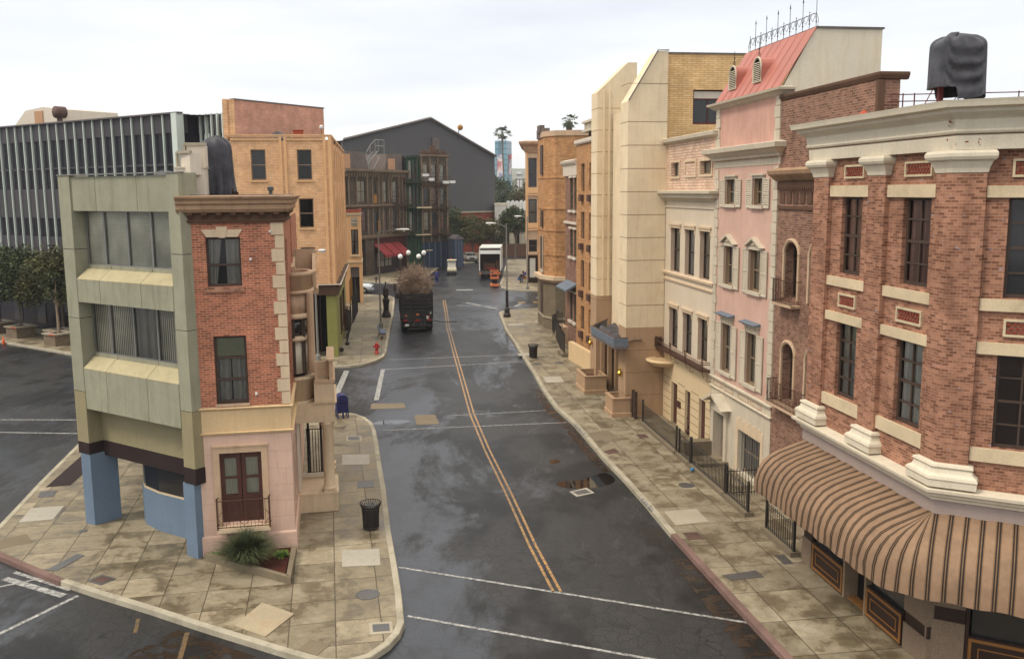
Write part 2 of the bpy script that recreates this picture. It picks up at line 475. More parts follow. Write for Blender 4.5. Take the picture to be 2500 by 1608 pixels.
    rg = t.ramp(t.mix(wet, t.ramp(fine, [(0.3, 0.0), (0.7, 1.0)]), 0.12), [(0.0, 0.48), (0.5, 0.38), (1.0, 0.30)])
    sp_ = t.ramp(wet, [(0.0, 0.22), (1.0, 0.42)])
    bp = t.n('ShaderNodeBump')
    bp.inputs['Distance'].default_value = 0.006
    t.l(t.ramp(wet, [(0.0, 0.5), (1.0, 0.12)]), bp.inputs['Strength'])
    t.l(fine, bp.inputs['Height'])
    t.l(bp.outputs[0], t.b.inputs['Normal'])
    M['asphalt'] = t.out(base, rg, sp_)
    # puddle
    t = NT('puddle_water')
    M['puddle'] = t.out((0.012, 0.010, 0.009), 0.03, 0.5)
    # pavement with slab joints; object axes follow the slabs
    for nm, w, h, off in (('paving', 1.75, 1.42, 0), ('paving_diag', 1.15, 1.3, 0)):
        t = NT(nm)
        b = t.n('ShaderNodeTexBrick')
        b.offset = 0.0
        vec = t.coord()
        t.l(vec, b.inputs['Vector'])
        b.inputs['Color1'].default_value = (1, 1, 1, 1)
        b.inputs['Color2'].default_value = (0.68, 0.68, 0.66, 1)
        b.inputs['Mortar'].default_value = (0.28, 0.26, 0.22, 1)
        b.inputs['Scale'].default_value = 1
        b.inputs['Mortar Size'].default_value = 0.016
        b.inputs['Mortar Smooth'].default_value = 0.15
        b.inputs['Brick Width'].default_value = w
        b.inputs['Row Height'].default_value = h
        b2 = t.n('ShaderNodeTexBrick')
        b2.offset = 0.0
        t.l(vec, b2.inputs['Vector'])
        b2.inputs['Color1'].default_value = (0, 0, 0, 1)
        b2.inputs['Color2'].default_value = (1, 1, 1, 1)
        b2.inputs['Scale'].default_value = 1
        b2.inputs['Mortar Size'].default_value = 0.0
        b2.inputs['Brick Width'].default_value = w
        b2.inputs['Row Height'].default_value = h
        vm = t.n('ShaderNodeVectorMath', operation='MULTIPLY_ADD')
        t.l(b2.outputs['Color'], vm.inputs[0])
        vm.inputs[1].default_value = (1.3, 0.9, 2.2)
        t.l(vec, vm.inputs[2])
        f1 = t.noise(0.95, 12, 0.70, vm.outputs[0], 0.15)
        f2 = t.noise(5.0, 8, 0.75)
        a = t.ramp(f1, [(0.36, rgb(112, 100, 79)), (0.455, rgb(130, 117, 93)), (0.485, rgb(150, 137, 112)), (0.56, rgb(160, 147, 122)), (0.68, rgb(178, 165, 141))])
        a = t.mix(a, t.ramp(f2, [(0.3, 0.78), (0.7, 1.12)]), 1.0, 'MULTIPLY')
        vc = t.n('ShaderNodeTexVoronoi', feature='DISTANCE_TO_EDGE')
        vc.inputs['Scale'].default_value = 0.55
        t.l(t.coord(1, 1, 1), vc.inputs['Vector'])
        a = t.mix(a, t.ramp(vc.outputs['Distance'], [(0.0, 0.55), (0.006, 1.0)]), 0.6, 'MULTIPLY')
        a = t.mix(a, b.outputs['Color'], 1.0, 'MULTIPLY')
        a = t.mix(a, t.ramp(t.noise(34, 3, 0.8), [(0.35, 0.85), (0.65, 1.06)]), 1.0, 'MULTIPLY')
        rg = t.ramp(f1, [(0.42, 0.36), (0.55, 0.8)])
        M[nm] = t.out(a, rg, 0.4)
    # worn road paints
    for nm, c in (('line_white', rgb(190, 188, 182)), ('line_yellow', rgb(206, 150, 64)), ('line_faint', rgb(128, 96, 40))):
        t = NT(nm)
        f = t.noise(7, 6, 0.75)
        a = t.mix(c, (0.05, 0.05, 0.05), t.ramp(f, [(0.40, 0.08), (0.60, 0.92)]))
        M[nm] = t.out(a, 0.45, 0.4)
    # thin brown gutter wash with a ragged edge
    t = NT('gutter_wash')
    f = t.noise(2.2, 7, 0.7)
    tr = t.n('ShaderNodeBsdfTransparent')
    mx = t.n('ShaderNodeMixShader')
    t.out((0.030, 0.019, 0.012), 0.16, 0.6)
    t.l(t.ramp(f, [(0.46, 0.0), (0.54, 0.9)]), mx.inputs[0])
    t.l(tr.outputs[0], mx.inputs[1])
    t.l(t.b.outputs[0], mx.inputs[2])
    o = [n for n in t.t.nodes if n.type == 'OUTPUT_MATERIAL'][0]
    t.l(mx.outputs[0], o.inputs[0])
    M['wash'] = t.m
    M['tar'] = NT('tar_seal').out((0.008, 0.008, 0.008), 0.3, 0.5)
    # kerb paint chips
    M['kerb'] = wallmat('kerb_concrete', rgb(176, 168, 148), 0.2, 0.6, rgb(92, 80, 66), streak=False)
    M['kerb_red'] = wallmat('faded_red_kerb', rgb(128, 102, 94), 0.2, 0.6, rgb(84, 66, 60), streak=False)
    # foliage
    for nm, c1, c2 in (('leaf_dark', (0.02, 0.034, 0.012), (0.06, 0.075, 0.025)), ('leaf_olive', (0.035, 0.042, 0.014), (0.095, 0.09, 0.03)),
                       ('leaf_mid', (0.045, 0.075, 0.028), (0.10, 0.13, 0.05)), ('leaf_palm', (0.05, 0.08, 0.045), (0.12, 0.16, 0.09)),
                       ('leaf_lime', (0.10, 0.19, 0.03), (0.22, 0.32, 0.06)), ('grass_blade', (0.03, 0.042, 0.018), (0.10, 0.115, 0.05)),
                       ('twig', rgb(132, 110, 92), rgb(182, 158, 138))):
        t = NT(nm)
        oi = t.n('ShaderNodeTexNoise')
        oi.inputs['Scale'].default_value = 1.1
        oi.inputs['Detail'].default_value = 3
        t.l(t.tc.outputs['Object'], oi.inputs['Vector'])
        at = t.n('ShaderNodeAttribute', attribute_name='rnd')
        a = t.mix(t.ramp(oi.outputs['Fac'], [(0.35, c1), (0.65, c2)]), t.ramp(at.outputs['Fac'], [(0.0, 0.65), (1.0, 1.4)]), 1.0, 'MULTIPLY')
        M[nm] = t.out(a, 0.6, 0.25)
    # distant hill
    t = NT('hill_scrub')
    a = t.ramp(t.noise(0.03, 8, 0.75), [(0.4, (0.06, 0.08, 0.05)), (0.52, (0.12, 0.13, 0.09)), (0.66, (0.2, 0.19, 0.16))])
    M['hill'] = t.out(a, 0.9)
    # tower glass with floor lines
    t = NT('teal_tower_glass')
    b = t.n('ShaderNodeTexBrick')
    b.offset = 0
    t.l(t.wallvec(), b.inputs['Vector'])
    b.inputs['Color1'].default_value = (*rgb(82, 140, 160), 1)
    b.inputs['Color2'].default_value = (*rgb(96, 156, 172), 1)
    b.inputs['Mortar'].default_value = (*rgb(60, 98, 120), 1)
    b.inputs['Scale'].default_value = 1
    b.inputs['Mortar Size'].default_value = 0.5
    b.inputs['Brick Width'].default_value = 4
    b.inputs['Row Height'].default_value = 3.6
    M['teal'] = t.out(b.outputs['Color'], 0.3, 0.5)
    t = NT('painted_banner')
    a = t.ramp(t.noise(0.085, 3, 0.5), [(0.36, rgb(236, 232, 226)), (0.45, rgb(196, 170, 160)), (0.5, rgb(120, 130, 170)), (0.56, rgb(226, 220, 214)), (0.64, rgb(186, 90, 90))])
    M['banner'] = t.out(a, 0.6)
    M['banner_red'] = wallmat('red_banner', rgb(206, 70, 70), 0.1, 0.2, scale=0.1)
    M['rock'] = wallmat('fieldstone', rgb(128, 112, 92), 0.35, 0.6, rgb(66, 58, 48), scale=3, streak=False)


special_mats()


# ------------------------------------------------------------------ mesh building
ROOT = {}
SPLIT = {'spandrel', 'balcony_edge', 'attic_frame', 'joint', 'string_course', 'base_cornice', 'pillar', 'quoin', 'cornice_bracket', 'stone_pier', 'dark_pier', 'pilaster', 'shop_pier', 'window_sill', 'plywood_patch', 'stepped_pier', 'door_post', 'fin', 'blue_pillar', 'olive_pier', 'window_lintel', 'leg', 'portico_pedestal', 'ground_window', 'opening', 'flute', 'poster', 'rear_post', 'tall_pilaster', 'boarded_panel', 'seat', 'cargo', 'mirror', 'number_plate', 'gilt_bar', 'post', 'window_head'}


class MB:
    def __init__(s, fr=WR):
        s.fr = fr
        s.v = []
        s.f = []
        s.uv = None
        s.T = None

    def p(s, x, y, z):
        s.v.append((x, y, z))
        return len(s.v) - 1

    def poly(s, pts):
        s.f.append([s.p(*q) for q in pts])

    def box(s, x0, x1, y0, y1, z0, z1):
        if x0 > x1: x0, x1 = x1, x0
        if y0 > y1: y0, y1 = y1, y0
        i = len(s.v)
        s.v += [(x0, y0, z0), (x1, y0, z0), (x1, y1, z0), (x0, y1, z0), (x0, y0, z1), (x1, y0, z1), (x1, y1, z1), (x0, y1, z1)]
        s.f += [[i + a for a in q] for q in ((0, 3, 2, 1), (4, 5, 6, 7), (0, 1, 5, 4), (1, 2, 6, 5), (2, 3, 7, 6), (3, 0, 4, 7))]
        return s

    def prism(s, pts, z0, z1, bottom=True):
        n = len(pts)
        i = len(s.v)
        s.v += [(x, y, z0) for x, y in pts] + [(x, y, z1) for x, y in pts]
        if bottom: s.f.append(list(range(i + n - 1, i - 1, -1)))
        s.f.append(list(range(i + n, i + 2 * n)))
        for k in range(n):
            j = (k + 1) % n
            s.f.append([i + k, i + j, i + n + j, i + n + k])
        return s

    def extx(s, prof, x0, x1):
        """closed (y, z) profile extruded along x"""
        n = len(prof)
        i = len(s.v)
        s.v += [(x0, y, z) for y, z in prof] + [(x1, y, z) for y, z in prof]
        s.f.append(list(range(i, i + n)))
        s.f.append(list(range(i + 2 * n - 1, i + n - 1, -1)))
        for k in range(n):
            j = (k + 1) % n
            s.f.append([i + k, i + n + k, i + n + j, i + j])
        return s

    def exty(s, prof, y0, y1):
        n = len(prof)
        i = len(s.v)
        s.v += [(x, y0, z) for x, z in prof] + [(x, y1, z) for x, z in prof]
        s.f.append(list(range(i, i + n)))
        s.f.append(list(range(i + 2 * n - 1, i + n - 1, -1)))
        for k in range(n):
            j = (k + 1) % n
            s.f.append([i + k, i + n + k, i + n + j, i + j])
        return s

    def sweep(s, prof, path, closed=False):
        """closed (d, z) profile; d is the offset to the right-hand side of the path"""
        n, m = len(prof), len(path)
        i = len(s.v)
        for k in range(m):
            p = Vector(path[k])
            a = Vector(path[(k - 1) % m]) if (k > 0 or closed) else None
            b = Vector(path[(k + 1) % m]) if (k < m - 1 or closed) else None
            ns = []
            if a is not None:
                d = (p - a).normalized(); ns.append(Vector((d.y, -d.x)))
            if b is not None:
                d = (b - p).normalized(); ns.append(Vector((d.y, -d.x)))
            q = sum(ns, Vector((0, 0)))
            q = q / max(1e-6, q.length)
            sc = 1 / max(0.3, q.dot(ns[0]))
            for d, z in prof:
                s.v.append((p.x + q.x * d * sc, p.y + q.y * d * sc, z))
        for k in range(m if closed else m - 1):
            k2 = (k + 1) % m
            for j in range(n):
                j2 = (j + 1) % n
                s.f.append([i + k * n + j, i + k2 * n + j, i + k2 * n + j2, i + k * n + j2])
        if not closed:
            s.f.append([i + j for j in range(n)])
            s.f.append([i + (m - 1) * n + j for j in range(n - 1, -1, -1)])
        return s

    def tube(s, pts, r, n=6, caps=True):
        pts = [Vector(p) for p in pts]
        m = len(pts)
        rs = r if isinstance(r, (list, tuple)) else [r] * m
        i = len(s.v)
        up = Vector((0.01, 0.02, 1))
        for k in range(m):
            t = (pts[min(k + 1, m - 1)] - pts[max(k - 1, 0)]).normalized()
            u = t.cross(up)
            if u.length < 0.05: u = t.cross(Vector((1, 0, 0)))
            u.normalize()
            w = t.cross(u)
            for j in range(n):
                a = 2 * PI * j / n
                q = pts[k] + (u * math.cos(a) + w * math.sin(a)) * rs[k]
                s.v.append(tuple(q))
        for k in range(m - 1):
            for j in range(n):
                j2 = (j + 1) % n
                s.f.append([i + k * n + j, i + k * n + j2, i + (k + 1) * n + j2, i + (k + 1) * n + j])
        if caps:
            s.f.append([i + j for j in range(n)])
            s.f.append([i + (m - 1) * n + j for j in range(n - 1, -1, -1)])
        return s

    def lathe(s, cx, cy, prof, n=16, a0=0.0, a1=2 * PI, sx=1.0, sy=1.0):
        full = abs(a1 - a0 - 2 * PI) < 1e-6
        i = len(s.v)
        m = n if full else n + 1
        for r, z in prof:
            for j in range(m):
                a = a0 + (a1 - a0) * j / n
                s.v.append((cx + r * sx * math.cos(a), cy + r * sy * math.sin(a), z))
        for k in range(len(prof) - 1):
            for j in range(n):
                j2 = (j + 1) % m
                s.f.append([i + k * m + j, i + k * m + j2, i + (k + 1) * m + j2, i + (k + 1) * m + j])
        if prof[-1][0] > 1e-3: s.f.append([i + (len(prof) - 1) * m + j for j in range(m)])
        if prof[0][0] > 1e-3: s.f.append([i + j for j in range(m - 1, -1, -1)])
        return s

    def ball(s, x, y, z, r, n=12, sz=1.0):
        return s.lathe(x, y, [(max(0.0001, r * math.sin(PI * k / 8)), z - r * sz * math.cos(PI * k / 8)) for k in range(9)], n)

    def wall(s, x0, x1, z0, z1, holes, y, d, arch=()):
        """front face with openings and reveals of depth d towards +y"""
        xs = sorted({x0, x1, *[min(max(h[0], x0), x1) for h in holes], *[min(max(h[1], x0), x1) for h in holes]})
        zs = sorted({z0, z1, *[min(max(h[2], z0), z1) for h in holes], *[min(max(h[3], z0), z1) for h in holes]})
        for a, b in zip(xs, xs[1:]):
            for c, e in zip(zs, zs[1:]):
                mx, mz = (a + b) / 2, (c + e) / 2
                if any(h[0] < mx < h[1] and h[2] < mz < h[3] for h in holes): continue
                s.poly([(a, y, c), (b, y, c), (b, y, e), (a, y, e)])
        for h in holes:
            a, b, c, e = h[:4]
            s.poly([(a, y, c), (a, y, e), (a, y + d, e), (a, y + d, c)])
            s.poly([(b, y, e), (b, y, c), (b, y + d, c), (b, y + d, e)])
            s.poly([(a, y, e), (b, y, e), (b, y + d, e), (a, y + d, e)])
            s.poly([(a, y, c), (a, y + d, c), (b, y + d, c), (b, y, c)])
        return s

    def build(s, name, mat, parent=None, smooth=False, loc=None, fix=True):
        if name in SPLIT and parent is not None:
            par = list(range(len(s.v)))
            def find(a):
                while par[a] != a:
                    par[a] = par[par[a]]; a = par[a]
                return a
            for f in s.f:
                for a in f[1:]: par[find(a)] = find(f[0])
            comp = {}
            for f in s.f: comp.setdefault(find(f[0]), []).append(f)
            if 1 < len(comp) <= 100:
                ob = None
                for fs in comp.values():
                    q = MB(s.fr); mp_ = {}
                    for f in fs:
                        for a in f:
                            if a not in mp_: mp_[a] = len(q.v); q.v.append(s.v[a])
                        q.f.append([mp_[a] for a in f])
                    ob = q.build1(name, mat, parent, smooth, loc, fix)
                return ob
        return s.build1(name, mat, parent, smooth, loc, fix)

    def build1(s, name, mat, parent=None, smooth=False, loc=None, fix=True):
        """one mesh object; local axes follow the frame of its root (or its own frame at top level)"""
        me = bpy.data.meshes.new(name)
        if parent is not None:
            fr, o = ROOT[parent.name]
        else:
            fr = s.fr
            o = loc or (0, 0, 0)
        same = fr is s.fr or (abs(fr.a - s.fr.a) < 1e-9 and (fr.o - s.fr.o).length < 1e-9)
        if same:
            vs_ = [(x - o[0], y - o[1], z - o[2]) for x, y, z in s.v]
        else:
            vs_ = []
            for x, y, z in s.v:
                w = s.fr.w(x, y, z) - fr.o
                vs_.append((w.dot(fr.x) - o[0], w.dot(fr.y) - o[1], w.z - o[2]))
        me.from_pydata(vs_, [], s.f)
        if s.uv:
            ul = me.uv_layers.new(name='UVMap')
            for pl in me.polygons:
                for li in pl.loop_indices:
                    ul.data[li].uv = s.uv[me.loops[li].vertex_index]
        me.update()
        if fix:
            bm = bmesh.new()
            bm.from_mesh(me)
            bmesh.ops.recalc_face_normals(bm, faces=bm.faces)
            bm.to_mesh(me)
            bm.free()
        if smooth:
            me.polygons.foreach_set('use_smooth', [True] * len(me.polygons))
        me.materials.append(M[mat] if isinstance(mat, str) else mat)
        ob = bpy.data.objects.new(name, me)
        COL.objects.link(ob)
        if parent is not None:
            ob.parent = parent
            ROOT[ob.name] = ROOT[parent.name]
        else:
            w = fr.w(*o)
            ob.location = w
            ob.rotation_euler = (0, 0, fr.a)
            ROOT[ob.name] = (fr, o)
        return ob


def tag(o, label=None, cat=None, group=None, kind=None):
    if label: o['label'] = label
    if cat: o['category'] = cat
    if group: o['group'] = group
    if kind: o['kind'] = kind
    return o


def thing(name, fr, o, label, cat, group=None):
    e = bpy.data.objects.new(name, None)
    COL.objects.link(e)
    e.empty_display_size = 0.3
    if len(o) == 2: o = (o[0], o[1], 0.15)
    e.location = fr.w(*o)
    e.rotation_euler = (0, 0, fr.a)
    ROOT[e.name] = (fr, o)
    return tag(e, label, cat, group)


def dup(root, fr, o, label, ddeg=0, scale=1.0, group=None):
    def cp(ob, par):
        c = ob.copy()
        COL.objects.link(c)
        c.parent = par
        for ch in [q for q in bpy.data.objects if q.parent == ob and q.name != c.name]:
            cp(ch, c)
        return c
    r = cp(root, None)
    r.location = fr.w(*o)
    r.rotation_euler = (0, 0, fr.a + R_(ddeg))
    r.scale = (scale,) * 3
    r['label'] = label
    if group: r['group'] = group
    return r


def struct(name, mb, mat, **k):
    return tag(mb.build(name, mat, **k), kind='structure')


def window(root, fr, x0, x1, z0, z1, y, nx=1, nz=2, fcol='win_frame', cur=None, split=0.0, fw=0.05, name='window', midz=None, top=None, glass='glass_dark'):
    """frame at y..y+.06 (y into the building), glass, curtain behind"""
    w = MB(fr)
    w.box(x0, x0 + fw, y, y + .07, z0, z1); w.box(x1 - fw, x1, y, y + .07, z0, z1)
    w.box(x0 + fw, x1 - fw, y + .003, y + .067, z0, z0 + fw * 1.3); w.box(x0 + fw, x1 - fw, y + .003, y + .067, z1 - fw, z1)
    for k in range(1, nx):
        x = x0 + (x1 - x0) * k / nx
        w.box(x - fw * .35, x + fw * .35, y + .012, y + .058, z0 + fw * 1.3, z1 - fw)
    zz = [z0 + (z1 - z0) * k / nz for k in range(1, nz)] if midz is None else midz
    for z in zz:
        t_ = fw * .5 if abs(z - (z0 + z1) / 2) < .12 or midz else fw * .3
        w.box(x0 + fw, x1 - fw, y + .006, y + .062, z - t_, z + t_)
    wo_ = w.build(name, fcol, root)
    pm = MB(fr); pm.poly([(x0 + fw * .5, y + .04, z0 + fw * .5), (x1 - fw * .5, y + .04, z0 + fw * .5), (x1 - fw * .5, y + .04, z1 - fw * .5), (x0 + fw * .5, y + .04, z1 - fw * .5)]); pm.build('pane', 'pane' if cur else glass, wo_, fix=False)
    if cur:
        yc = y + .105
        c = MB(fr)
        def pleat(a, b, za, zb, lean=0.0):
            n = max(6, int((b - a) / .045))
            i = len(c.v)
            for k in range(n + 1):
                t_ = k / n
                x = a + (b - a) * t_
                dy = .028 * math.sin(k * 2.1 + a * 7) + .015 * math.sin(k * 1.37)
                c.v.append((x, yc + dy, zb))
                c.v.append((x + lean * t_, yc + dy * 1.3, za))
            for k in range(n):
                c.f.append([i + 2 * k, i + 2 * k + 1, i + 2 * k + 3, i + 2 * k + 2])
        if cur.startswith('blind') or cur.startswith('shade'):
            c.box(x0, x1, yc - .01, yc, z0, z1)
        elif split:
            m_ = x0 + (x1 - x0) * .5
            g = (x1 - x0) * split
            pleat(x0, m_ - g * .2, z0, z1, -g * .8)
            pleat(m_ + g * .2, x1, z0, z1, 0)
            MB(fr).box(x0 - .05, x1 + .05, yc + .06, yc + .07, z0, z1).build('interior', 'interior', wo_)
        else:
            pleat(x0, x1, z0, z1)
            MB(fr).box(x0 - .05, x1 + .05, yc + .06, yc + .07, z0, z1).build('interior', 'interior', wo_)
        c.build('blind' if cur.startswith('blind') or cur.startswith('shade') else 'curtain', cur, wo_)
    if top:
        MB(fr).box(x0 + fw, x1 - fw, y + .052, y + .06, top, z1 - fw).build('blind', 'shade_green', wo_)
    return wo_


def railing(root, A, B, z0, z1, gap=.12, r=.011, posts=(), mat='iron', extra=0.12, fr=WR, name='railing', spear=True):
    """pickets, two rails and posts between two frame points"""
    a, b = Vector((*A, 0)), Vector((*B, 0))
    L = (b - a).length
    d = (b - a).normalized()
    m = MB(fr)
    n = max(1, int(L / gap))
    for k in range(n + 1):
        q = a + d * (L * k / n)
        m.box(q.x - r, q.x + r, q.y - r, q.y + r, z0, z1 + (extra * .35 if spear else -0.02))
    m.build('pickets', mat, root)
    m = MB(fr)
    for z in (z0 + .08, z1 - .04):
        m.tube([(a.x, a.y, z), (b.x, b.y, z)], .018, 4)
    m.build('rail', mat, root)
    for t_ in posts:
        q = a + d * (L * t_)
        m = MB(fr)
        m.box(q.x - .035, q.x + .035, q.y - .035, q.y + .035, z0, z1 + extra)
        m.ball(q.x, q.y, z1 + extra + .05, .055, 8, 1.3)
        m.build('post', mat, root)


CROWN = [(0, 0), (.05, 0), (.08, .10), (.16, .16), (.18, .26), (.30, .34), (.32, .44), (.40, .48), (.40, .56), (0, .56)]


def crown(z0, h, d):
    return [(a / .40 * d, z0 + b / .56 * h) for a, b in CROWN]


def reveals(root, fr, holes, y, d, mat='tan_stone'):
    """lining of each opening, set just inside the wall's own reveal"""
    for a, b, c, e in [h[:4] for h in holes]:
        m = MB(fr); t = .012
        m.box(a, a + t, y + .004, y + d, c + t, e - t); m.box(b - t, b, y + .004, y + d, c + t, e - t); m.box(a, b, y + .004, y + d, e - t, e); m.box(a, b, y + .004, y + d, c, c + t)
        m.build('window_jamb', mat, root)


# ================================================================== SETTING: ground, pavements, hills
g = MB(WR)
g.poly([(-1600, -100, 0), (1600, -100, 0), (1600, 1700, 0), (-1600, 1700, 0)])
struct('road', g, 'asphalt')


def pavement(name, pts, fr, mat, kmat='kerb', open_from=None, kname='kerb', inner=.16):
    """slab polygon (world points, counter-clockwise) with a kerb strip along the first `open_from` edges"""
    loc = [Vector(((Vector((*p, 0)) - fr.o).dot(fr.x), (Vector((*p, 0)) - fr.o).dot(fr.y))) for p in pts]
    n = open_from or len(loc)
    area = sum(a.x * b.y - b.x * a.y for a, b in zip(loc, loc[1:] + loc[:1]))
    if area < 0: raise ValueError(name + ' not ccw')
    m = MB(fr)
    m.prism([tuple(p) for p in loc], 0.0, 0.15, False)
    struct(name, m, mat)
    k = MB(fr)
    # ccw polygon: outside is to the right of the walking direction
    k.sweep([(-inner, .10), (-inner, .157), (.004, .157), (.022, .14), (.035, .0), (-.05, .0)], [tuple(p) for p in loc[:n]])
    struct(kname, k, kmat)


# near-left block: walk the kerb counter-clockwise (road on the right)
P1 = [(-19.9, 43.2), (-19.05, 39.05), (-18.13, 34.25), (-17.52, 31.42), (-17.1, 29.4), (-16.9, 28.4), (-16.4, 27.5), (-15.58, 26.85), (-13.43, 25.34), (-11.58, 24.24),
      (-9.69, 23.2), (-7.85, 22.12), (-5.39, 20.75), (-4.5, 20.3), (-3.9, 20.25), (-3.4, 20.55), (-3.06, 21.12), (-2.88, 21.7), (-2.83, 22.3), (-3.13, 24.17),
      (-3.46, 25.94), (-3.99, 28.67), (-4.79, 33.3), (-5.31, 36.0), (-5.96, 39.61), (-6.35, 41.6), (-6.7, 43.0), (-7.2, 44.1), (-7.8, 44.85), (-8.6, 45.2), (-9.6, 45.2), (-14, 44.3)]
pavement('pavement', P1, BK, 'paving_diag')
# second left block with the yellow corner house and the glass block
P2 = [(-60, 84), (-42.5, 71.7), (-35.02, 66.4), (-30.53, 63.2), (-24, 58.8), (-21, 57.3), (-17, 57.2), (-11.37, 57.75), (-10.3, 57.94), (-9.6, 58.4), (-8.95, 59.6), (-8.64, 61.2), (-8.7, 63),
      (-9.07, 66.45), (-9.75, 73.05), (-10.7, 82.71), (-11.97, 93.8), (-12.3, 96.2), (-12.9, 97.6), (-13.9, 98.5), (-16.1, 99.6), (-40, 104), (-90, 112)]
pavement('pavement', P2, LL, 'paving')
# third left block under the dark fronts
P3 = [(-100, 128), (-30, 117.5), (-18.56, 114.6), (-15.99, 112.9), (-13.9, 112.0), (-12.5, 112.8), (-11.5, 115), (-11.1, 119), (-11.0, 126), (-10.8, 133.5), (-10.3, 139), (-9.15, 142.2), (-6, 145.2), (-4, 152), (-3, 200), (-100, 200)]
pavement('pavement', P3, LL, 'paving')
# right block
P4 = [(3.3, 86.58), (1.17, 86.09), (-.5, 85.1), (-1.0, 84.2), (-1.15, 83.2), (-.53, 73.25), (.2, 66.4), (.75, 60.39), (1.32, 54.97), (1.68, 50.43), (2.19, 46.1), (2.89, 42.81), (3.31, 39.96),
      (3.73, 36.97), (4.26, 33.97), (4.67, 31.23), (5.06, 28.3), (5.5, 25.6), (6.02, 22.4), (6.5, 19.6), (7.1, 15.5), (7.6, 12), (30, 12), (40, 92), (20, 89.5)]
pavement('pavement', P4, RR, 'paving', open_from=22)
P5 = [(60, 94), (20, 99.4), (3.89, 101.9), (.67, 103.0), (-.39, 104.3), (-1.2, 106.5), (-1.4, 110), (-1.19, 116.44), (-.95, 134.79), (-.5, 150), (30, 150), (60, 140)]
pavement('pavement', P5[::-1], FF, 'paving')

# ---- road markings (thin sheets)


def strip(pts, w, z=.005, mat='line_white', name='road_marking'):
    m = MB(WR)
    L, Rr = [], []
    for k, p in enumerate(pts):
        a = Vector(pts[max(k - 1, 0)]); b = Vector(pts[min(k + 1, len(pts) - 1)])
        d = (b - a).normalized(); nn = Vector((-d.y, d.x)) * w / 2
        L.append((p[0] + nn.x, p[1] + nn.y, z)); Rr.append((p[0] - nn.x, p[1] - nn.y, z))
    for k in range(len(pts) - 1):
        m.poly([L[k], Rr[k], Rr[k + 1], L[k + 1]])
    return struct(name, m, mat)


YL = [(-7.0, 95.0), (-6.14, 85.62), (-5.24, 75.07), (-3.99, 63.28), (-2.92, 53.41), (-2.04, 45.26), (-1.09, 38.56), (-.2, 33.05), (.59, 27.81), (1.2, 24.36)]
for off in (-.10, .10):
    strip([(x + off, y + off * .2) for x, y in YL], .085, mat='line_yellow')
strip([(-3.42, 26.15), (6.0, 22.42)], .10)
strip([(-2.8, 22.95), (3.35, 20.55), (5.2, 19.85)], .10)
strip([(-6.1, 42.15), (2.6, 43.4)], .09, .004)
strip([(-3.3, 44.9), (1.7, 45.9)], .08, .004)
strip([(-8.0, 57.2), (.7, 59.6)], .12, .004)
strip([(-8.2, 60.6), (.5, 62.2)], .12, .004)
strip([(-10.36, 56.9), (-9.83, 51.15), (-9.3, 46.6)], .34, .006)
strip([(-8.15, 57.3), (-7.3, 48.5)], .26, .006)
strip([(-26, 44.8), (-20.6, 44.6)], .12); strip([(-25, 42.4), (-20.3, 41.98)], .12)
strip([(-25.5, 54), (-21.5, 57.6)], .10)
strip([(-14.8, 25.55), (-12.5, 24.33)], .24); strip([(-14.75, 26.0), (-12.5, 24.72)], .14)
strip([(-14.9, 24.8), (-13.6, 25.6)], .11, .008); strip([(-13.3, 21.6), (-12.1, 24.35)], .13)
for y in (22.5,):
    strip([(-9.86, 22.9), (-9.62, 22.1)], .10, mat='line_faint')
strip([(-8.3, 22.1), (-8.0, 20.7)], .12, mat='line_faint')
for k in range(4):  # yellow ladder marks and zebra traces at the far junction
    strip([(.6 + k * 1.55, 92.2 + k * .12), (1.35 + k * 1.55, 92.25 + k * .12)], .9, mat='line_yellow')
strip([(-4.6, 92.5), (-1.4, 87.2)], .35, .004); strip([(-5.5, 90.2), (1.0, 88.5)], .2, .004); strip([(.2, 88.6), (.9, 91.2)], .3, .004)
strip([(2.6, 96), (3.4, 101)], .15, .004)
strip([(-6.3, 104.6), (-4.4, 104.6)], 1.1, .004)
# gutter wash, tar-sealed cracks, faded red kerb lengths
strip([(1.2, 51.2), (1.6, 48.6), (2.0, 45.4), (2.6, 42.6), (3.0, 40.2), (3.4, 37.6), (3.8, 35.4)], .55, .0035, 'wash', 'gutter_wash')
strip([(5.1, 26.6), (5.5, 23.6), (5.9, 20.8), (6.3, 18.5)], .8, .0035, 'wash', 'gutter_wash')
strip([(-1.0, 78), (-.5, 70), (0.1, 64)], .7, .0035, 'wash', 'gutter_wash')
strip([(-9.0, 21.6), (-7.2, 20.5), (-5.6, 19.6)], 1.6, .0035, 'wash', 'gutter_wash')
rc = random.Random(4)
for x0, y0, dx, dy, n in ((-1.9, 44.6, .25, -.25, 9), (-3.4, 52, .3, .1, 10), (1.2, 38, -.1, -.5, 9), (-2.2, 33.5, .4, -.06, 8), (2.2, 28, .1, -.45, 9), (-7.6, 53, .5, .12, 9), (-1.2, 27, .35, .05, 9), (3.2, 25.5, -.3, -.2, 7), (-4.4, 68, .3, -.4, 10), (-26, 50, .6, .2, 12), (-16, 22, .5, -.3, 8)):
    pts = []
    for k in range(n):
        pts.append((x0, y0)); x0 += dx + rc.uniform(-.22, .22); y0 += dy + rc.uniform(-.22, .22)
    strip(pts, .022, .0045, 'tar', 'sealed_crack')
for PP in ([(-16.9, 28.4), (-16.4, 27.5), (-15.58, 26.85), (-13.43, 25.34), (-12.9, 25.0)], [(5.06, 28.3), (5.5, 25.6), (6.02, 22.4), (6.5, 19.6), (7.1, 15.5)][::1]):
    k = MB(WR)
    k.sweep([(-.163, .12), (-.163, .160), (.006, .160), (.025, .142), (.037, .004), (-.04, .004)], PP)
    struct('red_kerb', k, 'kerb_red')
